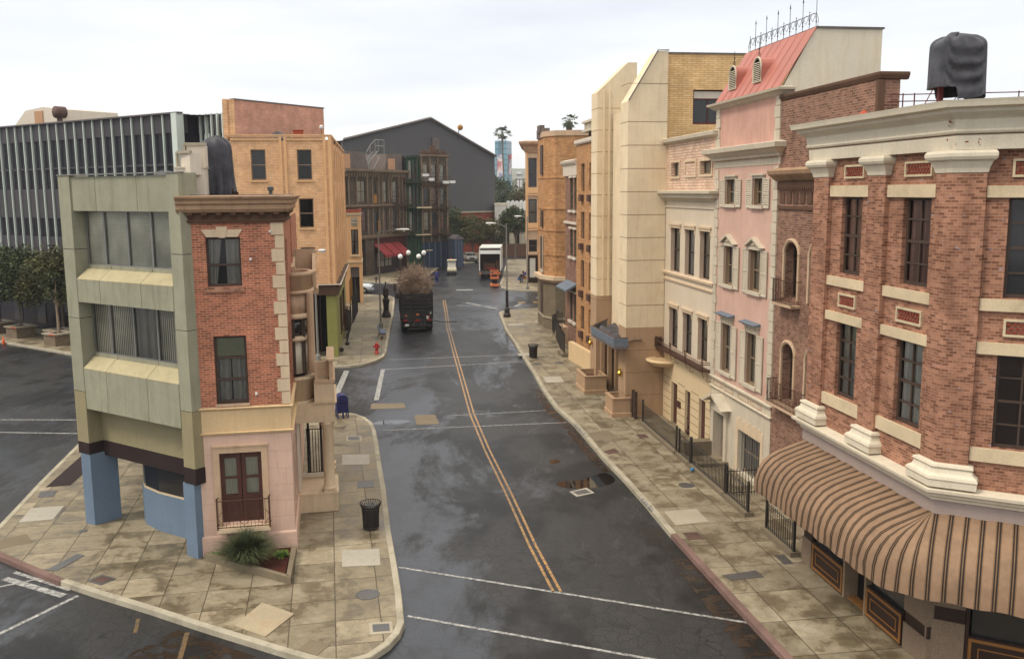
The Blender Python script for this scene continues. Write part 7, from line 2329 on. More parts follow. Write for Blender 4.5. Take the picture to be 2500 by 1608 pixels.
# ornate dark post (call post) and small post near it
cp_ = thing('call_post', WR, (-11.07, 80.9), 'tall black ornate iron post with a flared foot by the kerb', 'post')
m = MB(WR); x, y = -11.07, 80.9
m.lathe(x, y, [(.42, .15), (.42, .3), (.34, .5), (.26, .7), (.24, 1.0), (.26, 1.3), (.32, 1.6), (.3, 1.75), (.2, 1.8)], 8); m.build('pedestal', 'iron', cp_)
m = MB(WR); m.lathe(x, y, [(.2, 1.8), (.2, 2.0), (.27, 2.05), (.27, 2.65), (.2, 2.8), (.08, 2.95), (.05, 3.1), (.09, 3.15), (.01, 3.3)], 8); m.build('box', 'iron', cp_)
m = MB(WR); m.tube([(-12.1, 95.6, .15), (-12.1, 95.6, 1.0)], .05, 6); m.box(-12.25, -11.95, 95.5, 95.7, .95, 1.7)
tag(m.build('parking_meter', 'iron', None, loc=(-12.1, 95.6, .15)), 'small dark kerbside post meter at the far street corner', 'meter')
m = MB(WR); m.box(-.0, .12, 0, .1, 0, .6)


def lamp(x, y, h, label, arm, head, fluted=False, r=.07, drop=0, group='tall street lamp poles'):
    """arm: list of offsets from the pole top; head: offset of the lamp head and its half length"""
    t_ = thing('street_lamp', WR, (x, y), label, 'street lamp', group)
    m = MB(WR)
    if fluted:
        m.lathe(x, y, [(.32, .15), (.32, .35), (.24, .5), (.22, .85), (.13, 1.0), (.12, 2.4), (.13, 2.45), (r, 2.5)], 10); m.build('base', 'iron', t_)
        m = MB(WR)
    else:
        m.lathe(x, y, [(.17, .15), (.17, .5), (.11, .6)], 8)
    m.tube([(x, y, .15), (x, y, h * .5), (x, y, h)], [r * 1.15, r, r * .75], 8); m.build('pole', 'grey_metal', t_)
    if arm:
        m = MB(WR); m.tube([(x + a, y + b, h + c) for a, b, c in arm], .03, 6)
        m.tube([(x, y, h - .5), (x + arm[-1][0] * .6, y + arm[-1][1] * .6, h + arm[-1][2] * .5 - .05)], .018, 5); m.build('arm', 'grey_metal', t_)
        hx, hy, hz, L = head
        m = MB(WR)
        d = Vector((hx, hy, 0)); d = d.normalized()
        c = Vector((x + hx, y + hy, h + hz))
        for k, (t, w) in enumerate(((-.5, .05), (-.42, .1), (-.1, .16), (.25, .17), (.45, .13), (.5, .04))):
            q = c + d * (t * L)
            i = len(m.v)
            for j in range(10):
                a = 2 * PI * j / 10
                m.v.append((q.x - d.y * w * math.cos(a), q.y + d.x * w * math.cos(a), q.z + w * .55 * math.sin(a)))
            if k:
                for j in range(10): m.f.append([i - 10 + j, i - 10 + (j + 1) % 10, i + (j + 1) % 10, i + j])
        m.build('head', 'white', t_, True)
        m = MB(WR); m.ball(c.x + d.x * .1, c.y + d.y * .1, c.z - .09, .1, 10); m.build('lens', 'globe', t_, True)
    return t_


lamp(-10.64, 74.33, 7.95, 'tall grey street lamp with an arm to the right beside the bench', [(0, 0, -.1), (.8, 0, .05), (1.4, 0, .12)], (1.95, 0, .12, 1.1))
lamp(-.42, 80.47, 8.3, 'tall lamp pole with a dark fluted foot at the right kerb corner', [(0, 0, -.3), (-.9, 0, .0)], (-1.35, 0, 0, .9), True)
lamp(1.77, 102.96, 8.25, 'tall grey lamp pole at the far right corner by the crouching worker', [(0, 0, -.2), (-.6, 0, .05)], (-1.0, 0, .05, .8))
lamp(-12.71, 59.68, 7.0, 'lamp pole rising behind the bow-windowed brick house', [(0, 0, -.1), (.15, -.1, .3), (.4, -.2, .4)], (.55, -.25, .36, .55))

# ================================================================== VEHICLES
def wheel(root, fr, x, y, r, w=.26, name='wheel', hub='grey_metal', dual=False):
    """axle along y"""
    m = MB(fr); m.tube([(x, y - w / 2, r), (x, y + w / 2, r)], r, 20)
    t_ = m.build(name, 'rubber', root, False)
    m = MB(fr)
    for s_ in (-1, 1): m.tube([(x, y + s_ * w / 2, r), (x, y + s_ * (w / 2 + .012), r)], r * .55, 14)
    m.build('rim', hub, t_)
    return t_


# stake-bed truck: frame TK x = forward (away), y = left
q = FF.w(2.86, 73.2)
TK = Fr(q.x, q.y, 98.6)
tk = thing('stake_truck', TK, (0, 0, 0), 'black high-sided stake truck piled with brush, seen from behind', 'truck')
W2 = 1.18
def slats(mb, x0, x1, y0, y1, z0, z1, n, axis):
    for k in range(n):
        z = z0 + (z1 - z0) * k / n
        h = (z1 - z0) / n * .80
        mb.box(x0, x1, y0, y1, z, z + h)
m = MB(TK); slats(m, 0, .06, -W2, W2, 1.3, 3.1, 6, 0)
for y in (-W2, -.4, .4, W2): m.box(-.05, 0, y - .05, y + .05, 1.1, 3.15)
m.build('tailgate', 'black_body', tk)
for s_ in (-1, 1):
    m = MB(TK); slats(m, .06, 5.6, s_ * W2 - .03, s_ * W2 + .03, 1.3, 3.1, 6, 0)
    for k in range(7): m.box(.1 + k * .88, .2 + k * .88, s_ * (W2 + .03), s_ * (W2 + .1), 1.1, 3.2)
    m.build('side_gate', 'black_body', tk)
m = MB(TK); m.box(5.54, 5.6, -W2, W2, 1.25, 3.2); m.build('front_gate', 'black_body', tk)
m = MB(TK); m.box(0, 5.6, -W2, W2, 1.1, 1.25); m.box(.1, 8.0, -.45, -.3, .75, 1.1); m.box(.1, 8.0, .3, .45, .75, 1.1); m.build('bed', 'black_body', tk)
m = MB(TK); m.box(-.1, .0, -1.1, 1.1, .45, .6); m.box(-.04, .02, -1.1, 1.1, .85, 1.1); m.tube([(-.25, -.75, .95), (-.35, -.6, .72), (-.35, .6, .72), (-.25, .75, .95)], .035, 6); m.tube([(-.2, -.7, .3), (-.2, .7, .3)], .04, 6); m.build('bumper', 'iron', tk)
m = MB(TK)
for y in (-.3, .3): m.box(-.12, -.06, y - .06, y + .06, .5, .85)
m.build('hitch', 'steel_dark', tk)
for y, z, w_ in ((-.9, 1.25, .06), (.88, 1.33, .07), (-.02, 1.42, .11)):
    m = MB(TK); m.box(-.08, -.05, y - w_, y + w_, z - .05, z + .06); m.build('marker_lamp', 'orange_lamp', tk)
for y in (-.95, .95):
    m = MB(TK); m.box(-.1, -.04, y - .14, y + .14, .9, 1.02); m.build('tail_lamp', 'red_lamp', tk)
m = MB(TK); m.box(-.12, -.05, -.2, .2, .9, 1.0); m.build('red_bar', 'red_lamp', tk)
m = MB(TK); m.box(-.08, -.05, -.9, -.72, 1.05, 1.3); m.box(-.08, -.05, -1.1, -1.0, 1.45, 1.6); m.build('sticker', 'white', tk)
m = MB(TK); m.box(-.12, -.08, .68, .98, .5, .68); m.build('number_plate', 'white', tk)
for x in (1.3, 2.4):
    for y in (-.98, .98): wheel(tk, TK, x, y, .5, .5)
for y in (-1.0, 1.0):
    m = MB(TK); m.box(.62, .65, y - .25, y + .25, .25, 1.05); m.build('mud_flap', 'rubber', tk)
    wheel(tk, TK, 6.9, y, .5, .3)
m = MB(TK); m.extx([(-1.1, .8), (1.1, .8), (1.1, 2.2), (.98, 2.95), (-.98, 2.95), (-1.1, 2.2)], 5.9, 7.4); m.extx([(-1.05, .8), (1.05, .8), (1.0, 1.75), (-1.0, 1.75)], 7.4, 8.4); m.build('cab', 'black_body', tk)
m = MB(TK); m.box(5.88, 5.9, -.7, .7, 2.1, 2.8); m.box(7.4, 7.42, -.9, .9, 1.85, 2.8); m.build('window', 'glass_dark', tk)
for y in (-1.35, 1.35):
    m = MB(TK); m.box(7.0, 7.08, y - .1, y + .1, 1.9, 2.4); m.tube([(7.04, y * .8, 2.1), (7.04, y, 2.1)], .02, 4); m.build('mirror', 'iron', tk)
m = MB(TK); m.tube([(-.1, -1.1, .95), (-.5, -1.9, .82), (-.4, -3.1, .8)], .035, 5); m.build('tie_bar', 'iron', tk)
# brush load
rr = random.Random(11)
m = MB(TK)
for _ in range(5200):
    cx = rr.uniform(.3, 5.3); cy = rr.gauss(0, .55); cy = max(-1.1, min(1.1, cy))
    top = 4.75 - .45 * abs(cy) + .35 * math.sin(cx * 1.7 + cy * 2)
    cz = rr.uniform(2.6, 1.0 + (top - 1.0)) 
    if cz > 3.1: cy *= 1.18
    a = rr.uniform(0, 2 * PI); e_ = rr.uniform(-.2, 1.2); L = rr.uniform(.25, .8)
    d = Vector((math.cos(a) * math.cos(e_), math.sin(a) * math.cos(e_), math.sin(e_)))
    n_ = d.cross(Vector((rr.uniform(-1, 1), rr.uniform(-1, 1), rr.uniform(-1, 1)))).normalized() * rr.uniform(.006, .016)
    p = Vector((cx, cy, cz)); i = len(m.v)
    b = p + d * L + Vector((0, 0, -.08 * L))
    m.v += [tuple(p - n_), tuple(p + n_), tuple(b + n_ * .4), tuple(b - n_ * .4)]; m.f.append([i, i + 1, i + 2, i + 3])
    if _ % 3 == 0:
        n2 = n_ * 3.0; p2 = p + d * L * .6; i = len(m.v)
        m.v += [tuple(p2 - n2), tuple(p2 + d * .05), tuple(p2 + n2)]; m.f.append([i, i + 1, i + 2])
br = m.build('brush_pile', 'twig', None, loc=(2.8, 0, 1.3), fix=False)
at = br.data.attributes.new('rnd', 'FLOAT', 'FACE'); at.data.foreach_set('value', [rr.random() for _ in br.data.polygons])
tag(br, 'tangled heap of pinkish dry brush loaded in the black stake truck', 'brush heap')

# box truck at the far right kerb
q0 = Vector((-4.05, 118.6, 0))
BX = Fr(-2.75, 118.3, 88.7)
bx = thing('box_truck', BX, (0, 0, 0), 'white box truck with its rear door open at the far right kerb', 'truck')
w = 1.38
m = MB(BX); m.box(0, 7.5, -w, -w + .06, .95, 3.85); m.box(0, 7.5, w - .06, w, .95, 3.85); m.box(0, 7.5, -w, w, 3.85, 3.95); m.box(7.44, 7.5, -w, w, .95, 3.85); m.build('cargo_box', 'van_white', bx)
m = MB(BX); m.box(.02, 7.4, -w + .06, w - .06, .9, .95); m.box(3.2, 3.25, -w + .07, w - .07, .95, 3.8); m.build('cargo_floor', 'dark_wood', bx)
m = MB(BX); m.box(-.03, .0, -w + .02, w - .02, 3.15, 3.62); m.build('header_panel', 'van_panel', bx)
m = MB(BX)
for y in (-w + .05, w - .05): m.box(-.05, .02, y - .05, y + .05, .7, 3.15)
m.build('rear_post', 'van_panel', bx)
m = MB(BX); m.box(.9, 2.6, -.6, .9, .96, 1.9); m.box(1.0, 1.6, -1.2, -.7, .96, 2.3); m.build('cargo', 'frieze_dark', bx)
m = MB(BX); m.box(.4, .9, -.7, .5, 1.2, 1.35); m.build('red_crate', 'awning_red', bx)
m = MB(BX); m.box(-.25, .0, -w, w, .6, .78); m.box(-.12, 0, -w, w, .78, 1.0); m.build('bumper', 'steel_dark', bx)
for y in (-w + .12, w - .12): 
    m = MB(BX); m.box(-.28, -.25, y - .1, y + .1, .62, .76); m.build('tail_lamp', 'orange_lamp', bx)
for y in (-.9, .9): wheel(bx, BX, 1.4, y * 1.15, .48, .45)
for y in (-1.05, 1.05): wheel(bx, BX, 8.6, y, .48, .3)
m = MB(BX); m.extx([(-1.1, .6), (1.1, .6), (1.1, 1.9), (.95, 2.7), (-.95, 2.7), (-1.1, 1.9)], 7.6, 9.6); m.build('cab', 'van_white', bx)
m = MB(BX); m.box(9.6, 9.62, -.9, .9, 1.7, 2.5); m.build('windscreen', 'glass_dark', bx)
m = MB(BX)
for k in range(3): m.box(-.02, .0, -.2 + k * .2 - .03, -.2 + k * .2 + .03, 3.7, 3.76)
m.build('marker_lamp', 'red_lamp', bx)

# orange lift
q = G_ = Vector((-2.05, 107.6, 0))
LF = Fr(-2.0, 107.8, 8)
lf = thing('lift_platform', LF, (0, 0, 0), 'small orange personnel lift parked at the far right kerb', 'lift')
m = MB(LF); m.box(-.45, .45, -.7, .7, .12, .4); m.build('chassis', 'lift_orange', lf)
for x in (-.38, .38):
    for y in (-.5, .5):
        m = MB(LF); m.tube([(x - .05, y, .14), (x + .05, y, .14)], .14, 12); m.build('wheel', 'rubber', lf)
m = MB(LF)
for k in range(4):
    z = .4 + .13 * k
    m.tube([(-.3, -.5, z), (.3, -.5, z + .12)], .02, 4); m.tube([(.3, -.5, z), (-.3, -.5, z + .12)], .02, 4)
m.box(-.3, .3, -.1, .4, .4, .95); m.build('scissor_stack', 'iron', lf)
m = MB(LF); m.box(-.42, .42, -.68, .6, .95, 1.02)
for x in (-.42, .42):
    for y in (-.68, .6): m.box(x - .025, x + .025, y - .025, y + .025, 1.02, 1.95)
for z in (1.5, 1.93):
    m.tube([(-.42, -.68, z), (.42, -.68, z), (.42, .6, z), (-.42, .6, z), (-.42, -.68, z)], .025, 4)
m.box(-.42, .42, -.7, -.66, 1.02, 1.25); m.box(-.2, .25, -.72, -.66, 1.55, 1.85)
m.build('guard_rail', 'lift_orange', lf)

# utility cart
CT = Fr(-8.05, 124.9, -88)
ct = thing('utility_cart', CT, (0, 0, 0), 'small cream utility cart with a windscreen facing down the street', 'cart')
m = MB(CT); m.exty([(-1.2, .35), (1.2, .35), (1.28, .7), (1.2, .95), (.7, 1.0), (.65, .55), (-.4, .55), (-.45, .95), (-1.2, .95)], -.6, .6); m.build('body', 'cart_cream', ct)
m = MB(CT); m.box(-.65, .95, -.62, .62, 1.9, 1.98); m.build('roof', 'cart_cream', ct)
m = MB(CT)
for y in (-.58, .58): m.tube([(.85, y, .95), (.7, y, 1.9)], .03, 5); m.tube([(-.5, y, .9), (-.55, y, 1.9)], .03, 5)
m.build('pillar', 'iron', ct)
m = MB(CT); m.exty([(.85, 1.0), (.87, 1.0), (.73, 1.86), (.71, 1.86)], -.54, .54); m.build('windscreen', 'curtain_white', ct)
m = MB(CT); m.box(-.4, .0, -.5, .5, .75, .85); m.box(-.48, -.4, -.5, .5, .85, 1.35); m.build('seat', 'interior', ct)
m = MB(CT); m.box(1.2, 1.3, -.6, .6, .3, .5); m.build('bumper', 'iron', ct)
for x in (-.8, .85):
    for y in (-.52, .52): wheel(ct, CT, x, y, .24, .18, hub='grey_metal')
for y in (-.4, .4):
    m = MB(CT); m.ball(1.22, y, .78, .08, 8); m.build('headlight', 'globe', ct)
m = MB(CT); m.lathe(.1, -.1, [(.06, 1.98), (.06, 2.1), (.01, 2.25)], 8); m.build('beacon', 'orange_lamp', ct)


def car(fr, label, mat, suv=True):
    t_ = thing('parked_suv' if suv else 'parked_car', fr, (0, 0, 0), label, 'suv' if suv else 'car')
    h = 1.78 if suv else 1.45
    secs = [(-2.3, .45, .95, .78), (-2.2, .35, 1.05, .84), (-1.2, .3, 1.05, .9), (1.0, .3, 1.05, .9), (1.9, .32, 1.0, .88), (2.25, .38, .88, .80), (2.36, .48, .72, .70)]
    m = MB(fr)
    for x, z0, z1, w in secs:
        m.v += [(x, -w * .92, z0), (x, -w, z0 + .15), (x, -w, z1 - .18), (x, -w * .9, z1), (x, w * .9, z1), (x, w, z1 - .18), (x, w, z0 + .15), (x, w * .92, z0)]
    for k in range(len(secs) - 1):
        for j in range(8): m.f.append([k * 8 + j, k * 8 + (j + 1) % 8, k * 8 + 8 + (j + 1) % 8, k * 8 + 8 + j])
    m.f.append(list(range(8))); m.f.append([(len(secs) - 1) * 8 + j for j in range(8)])
    m.build('body', mat, t_, True)
    m = MB(fr)
    rf = [(-2.15, 1.04, .82), (-1.95, h - .08, .66), (-1.6, h, .64), (.1, h, .62), (.4, h - .1, .62), (1.15, 1.04, .78)]
    for x, z, w in rf: m.v += [(x, -w, z), (x, w, z)]
    m.f += [[2 * k, 2 * k + 1, 2 * k + 3, 2 * k + 2] for k in range(1, 4)]
    for s_ in (0, 1): m.f.append([2 * k + s_ for k in (0, 1, 2, 3, 4, 5)])
    m.f += [[0, 1, 3, 2]]
    m.build('cabin', mat, t_)
    m = MB(fr)
    m.v += [(.42, -.58, h - .13), (.42, .58, h - .13), (1.14, .72, 1.07), (1.14, -.72, 1.07)]; m.v = [(a + .02, b, c + .015) for a, b, c in m.v]; m.f.append([0, 1, 2, 3]); m.build('windscreen', 'glass_dark', t_)
    m = MB(fr)
    for s_ in (-1, 1):
        for a, b in ((-1.85, -1.0), (-.9, -.1), (0, .75)):
            zt = h - .14 if a < 0 else h - .22
            i = len(m.v); m.v += [(a, s_ * .80, 1.1), (b, s_ * .80, 1.1), (b - (.3 if a >= 0 else 0), s_ * .68, zt), (a + (.1 if a < -1.5 else 0), s_ * .68, zt)]; m.f.append([i, i + 1, i + 2, i + 3])
    m.build('side_window', 'glass_dark', t_)
    for x in (-1.4, 1.5):
        for y in (-.84, .84): wheel(t_, fr, x, y, .37, .24, hub='chrome')
    for y in (-.6, .6):
        m = MB(fr); m.box(2.28, 2.36, y - .17, y + .17, .72, .86); m.build('headlight', 'globe', t_)
    m = MB(fr); m.box(2.33, 2.39, -.4, .4, .58, .82); m.build('grille', 'iron', t_)
    m = MB(fr); m.box(2.3, 2.42, -.72, .72, .40, .52); m.build('bumper', mat, t_)
    return t_


car(Fr(-17.75, 102.1, 1), 'white suv emerging from behind the cream shop house', 'car_white')
car(Fr(-6.6, 147.5, -80), 'grey car parked under the dark trees at the end of the street', 'grey_metal', False)


# ================================================================== PEOPLE (skinned figures)
def skin_mesh(name, fr, joints, edges, radii, mat, parent, root=0):
    me = bpy.data.meshes.new(name)
    frr, o = ROOT[parent.name]
    vs_ = []
    for x, y, z in joints:
        w = fr.w(x, y, z) - frr.o
        vs_.append((w.dot(frr.x) - o[0], w.dot(frr.y) - o[1], w.z - o[2]))
    me.from_pydata(vs_, edges, [])
    me.materials.append(M[mat])
    ob = bpy.data.objects.new(name, me)
    COL.objects.link(ob)
    ob.parent = parent
    ROOT[ob.name] = ROOT[parent.name]
    sk = ob.modifiers.new('skin', 'SKIN')
    if not me.skin_vertices: me.skin_vertices.new() if hasattr(me.skin_vertices, 'new') else None
    bm = bmesh.new(); bm.from_mesh(me)
    lay = bm.verts.layers.skin.verify()
    bm.verts.ensure_lookup_table()
    for k, v in enumerate(bm.verts):
        r = radii[k]
        v[lay].radius = r if isinstance(r, tuple) else (r, r)
        v[lay].use_root = (k == root)
    bm.to_mesh(me); bm.free()
    sk.use_smooth_shade = True
    ss = ob.modifiers.new('sub', 'SUBSURF'); ss.levels = 2; ss.render_levels = 2
    return ob


def person(fr, label, J, top, bottom, group=None, sleeves=True):
    t_ = thing('person', fr, (0, 0, J['z0']), label, 'person', group)
    o = J
    # body: pelvis spine neck head, arms, legs, fingers
    V = [o['pel'], o['waist'], o['chest'], o['neck'], o['head0'], o['head1']]
    Rr = [.13, .12, .15, .055, .085, .08]
    E_ = [(0, 1), (1, 2), (2, 3), (3, 4), (4, 5)]
    def limb(root, pts, rs):
        prev = root
        for p, r in zip(pts, rs):
            V.append(p); Rr.append(r); E_.append((prev, len(V) - 1)); prev = len(V) - 1
        return prev
    for sd in ('l', 'r'):
        h = limb(2, [o['sh' + sd], o['el' + sd], o['wr' + sd]], [.06, .042, .03])
        wr = Vector(o['wr' + sd]); d = (wr - Vector(o['el' + sd])).normalized()
        s_ = d.cross(Vector((0, 0, 1)));  s_ = s_.normalized() if s_.length > .1 else Vector((1, 0, 0))
        V.append(tuple(wr + d * .07)); Rr.append((.034, .02)); E_.append((h, len(V) - 1)); palm = len(V) - 1
        for k in range(4):
            off = s_ * (-.03 + .02 * k)
            a = wr + d * .11 + off; b = wr + d * (.165 - .008 * abs(k - 1.5)) + off + Vector((0, .012, 0))
            V.append(tuple(a)); Rr.append(.010); E_.append((palm, len(V) - 1)); V.append(tuple(b)); Rr.append(.008); E_.append((len(V) - 2, len(V) - 1))
        V.append(tuple(wr + d * .06 - s_ * .045)); Rr.append(.011); E_.append((palm, len(V) - 1)); V.append(tuple(wr + d * .09 - s_ * .06)); Rr.append(.009); E_.append((len(V) - 2, len(V) - 1))
        limb(0, [o['hip' + sd], o['kn' + sd], o['an' + sd], o['to' + sd]], [.09, .06, .045, .04])
    skin_mesh('body', fr, V, E_, Rr, 'skin', t_)
    g_ = 1.18
    skin_mesh('jacket', fr, [o['pel'], o['waist'], o['chest'], o['nb'], o['shl'], o['ell'], o['wl'], o['shr'], o['elr'], o['wrr']], [(0, 1), (1, 2), (2, 3), (2, 4), (4, 5), (5, 6), (2, 7), (7, 8), (8, 9)],
              [.16, .155, .18, .09, .085, .062, .05, .085, .062, .05], top, t_)
    skin_mesh('trousers', fr, [o['pel'], o['hipl'], o['knl'], o['anl'], o['hipr'], o['knr'], o['anr']], [(0, 1), (1, 2), (2, 3), (0, 4), (4, 5), (5, 6)], [.15, .115, .082, .07, .115, .082, .07], bottom, t_)
    for sd in ('l', 'r'):
        skin_mesh('shoe', fr, [o['an' + sd], o['to' + sd]], [(0, 1)], [.06, .05], 'iron', t_)
    h0, h1 = Vector(o['head0']), Vector(o['head1'])
    f = Vector(o['face'])
    m = MB(fr); c = h0.lerp(h1, .62) - f * .018; m.ball(c.x, c.y, c.z + .02, .112, 12, 1.05); m.build('hair', 'hair', t_, True)
    m = MB(fr)
    e_ = h0.lerp(h1, .45) + f * .088
    sx = f.cross(Vector((0, 0, 1))).normalized()
    for s_ in (-1, 1): q = e_ + sx * .032 * s_; m.ball(q.x, q.y, q.z, .012, 6)
    m.build('eye', 'iron', t_)
    m = MB(fr); q = h0.lerp(h1, .3) + f * .1; m.ball(q.x, q.y, q.z, .018, 6); m.build('nose', 'skin', t_)
    return t_


# man in navy coveralls walking away, mid-stride
PF = Fr(-9.02, 111.2, -15)
person(PF, 'person in navy work clothes walking along the road past the brush truck', dict(z0=0, pel=(0, 0, .95), waist=(0, .01, 1.1), chest=(0, .03, 1.35), nb=(0, .03, 1.5), neck=(0, .03, 1.53), head0=(0, .04, 1.6), head1=(0, .04, 1.72),
       shl=(-.2, .02, 1.42), ell=(-.3, -.06, 1.14), wl=(-.3, .04, .93), wrl=(-.3, .06, .90), shr=(.2, .02, 1.42), elr=(.28, .08, 1.14), wrr=(.24, .2, .95), wl2=0,
       hipl=(-.1, 0, .9), knl=(-.12, .16, .5), anl=(-.12, .08, .08), tol=(-.13, .24, .04), hipr=(.1, 0, .9), knr=(.11, -.03, .5), anr=(.11, -.22, .12), tor=(.11, -.1, .04), face=(0, -1, 0)), 'cloth_navy', 'cloth_navy')
# crouching worker
PC = Fr(1.1, 111.0, 35)
person(PC, 'person in a dark jacket and jeans crouching on the far right pavement', dict(z0=.15, pel=(-.25, 0, .62), waist=(-.15, 0, .82), chest=(.1, 0, 1.05), nb=(.22, 0, 1.13), neck=(.24, 0, 1.15), head0=(.32, 0, 1.17), head1=(.42, 0, 1.22),
       shl=(.12, .2, 1.08), ell=(.32, .24, .84), wl=(.5, .14, .7), wrl=(.52, .12, .68), shr=(.12, -.2, 1.08), elr=(.32, -.24, .84), wrr=(.5, -.14, .7),
       hipl=(-.2, .12, .6), knl=(.2, .2, .62), anl=(.02, .2, .24), tol=(.16, .22, .19), hipr=(-.2, -.12, .6), knr=(.2, -.2, .58), anr=(-.05, -.2, .24), tor=(.1, -.22, .19), face=(.8, 0, -.5)), 'cloth_dark', 'jeans')
PD = Fr(1.75, 111.6, 200)
person(PD, 'person in a bright blue jacket bending over beside the crouching worker', dict(z0=.15, pel=(-.25, 0, .95), waist=(-.12, 0, 1.12), chest=(.12, 0, 1.28), nb=(.24, 0, 1.34), neck=(.26, 0, 1.36), head0=(.34, 0, 1.38), head1=(.44, 0, 1.42),
       shl=(.14, .2, 1.3), ell=(.25, .24, 1.02), wl=(.35, .16, .82), wrl=(.36, .14, .8), shr=(.14, -.2, 1.3), elr=(.25, -.24, 1.02), wrr=(.35, -.16, .82),
       hipl=(-.22, .1, .9), knl=(-.1, .13, .55), anl=(-.2, .14, .22), tol=(-.05, .15, .19), hipr=(-.22, -.1, .9), knr=(-.08, -.13, .55), anr=(-.18, -.14, .22), tor=(-.03, -.15, .19), face=(.8, 0, -.5)), 'cloth_blue', 'cloth_dark')
m = MB(WR); m.box(1.0, 2.0, 112.1, 112.8, .45, .85); m.box(1.05, 1.15, 112.2, 112.3, .15, .45); m.box(1.85, 1.95, 112.2, 112.3, .15, .45)
tag(m.build('work_bench', 'board_yellow', None, loc=(1.5, 112.4, .15)), 'low ochre work table beside the two workers', 'table')


# ================================================================== TREES
def leafmesh(name, pts, mat, parent, fr, n, size, rr):
    """pts: clump centres with radii; many small leaf cards spread through each clump"""
    m = MB(fr)
    tot = sum(r ** 2 for *_, r in pts)
    for (cx, cy, cz, r) in pts:
        for _ in range(int(n * r * r / tot)):
            d = Vector((rr.gauss(0, 1), rr.gauss(0, 1), rr.gauss(0, .8)))
            d = d.normalized() * r * rr.random() ** .45
            c = Vector((cx, cy, cz)) + d
            s_ = size * rr.uniform(.5, 1.2)
            u = Vector((rr.gauss(0, 1), rr.gauss(0, 1), rr.gauss(0, .5))).normalized() * s_
            v = u.cross(Vector((rr.gauss(0, 1), rr.gauss(0, 1), rr.gauss(0, 1)))).normalized() * s_ * .55
            i = len(m.v); m.v += [tuple(c - u), tuple(c + v), tuple(c + u), tuple(c - v)]; m.f.append([i, i + 1, i + 2, i + 3])
    ob = m.build(name, mat, parent, fix=False)
    at = ob.data.attributes.new('rnd', 'FLOAT', 'FACE'); at.data.foreach_set('value', [rr.random() for _ in ob.data.polygons])
    return ob


def tree(x, y, z, h, r, label, mat='leaf_dark', n=3500, seed=1, trunk=.14, size=.16, bark='bark', crown0=.35, group='street trees', flat=.8, fr=WR, clumps=16):
    rr = random.Random(seed)
    t_ = thing('street_tree', fr, (x, y, z), label, 'tree', group)
    m = MB(fr)
    top = z + h * .72
    m.tube([(x, y, z), (x + .05 * h * rr.uniform(-1, 1) * .4, y, z + h * crown0 * .6), (x + .08 * rr.uniform(-1, 1) * h * .4, y, z + h * crown0), (x, y, top)], [trunk, trunk * .8, trunk * .65, trunk * .2], 8)
    pts = []
    for k in range(clumps):
        a = 2 * PI * k * .618; t = (k + .5) / clumps
        rad = r * (.25 + .62 * math.sqrt(rr.random()))
        cz = z + h * (crown0 + (1 - crown0) * (.12 + .76 * t))
        lim = math.sqrt(max(.1, 1 - (2 * t - .85) ** 2)) 
        c = (x + math.cos(a) * rad * lim, y + math.sin(a) * rad * lim, cz, r * rr.uniform(.3, .46))
        pts.append(c)
        if k % 2 == 0:
            m.tube([(x, y, z + h * crown0 * rr.uniform(.75, 1.1)), (x + (c[0] - x) * .5, y + (c[1] - y) * .5, z + h * crown0 + (c[2] - z - h * crown0) * .6), c[:3]], [trunk * .5, trunk * .3, trunk * .08], 5)
    m.build('trunk', bark, t_)
    leafmesh('crown', pts, mat, t_, fr, n, size, rr)
    return t_


# street trees at the end of the street
tree(-11.0, 151, .15, 8.8, 3.4, 'big dark green street tree left of the road end, against the stage wall', 'leaf_dark', 9000, 3, .2, .17)
tree(-6.2, 150, .15, 7.0, 3.0, 'lower olive green street tree beside the big dark one', 'leaf_olive', 7000, 4, .16, .16)
tree(-2.8, 152, .15, 6.6, 2.6, 'thin brownish olive tree behind the box truck', 'leaf_olive', 4200, 5, .16, .15)
tree(.6, 150, .15, 8.4, 2.4, 'rounded dark tree at the right end of the street near the tan corner house', 'leaf_dark', 6500, 6, .17, .17, crown0=.5)
tree(-10.0, 157, .15, 6.0, 2.8, 'dark tree at the back behind the road end trees', 'leaf_dark', 3500, 15, .16, .2)
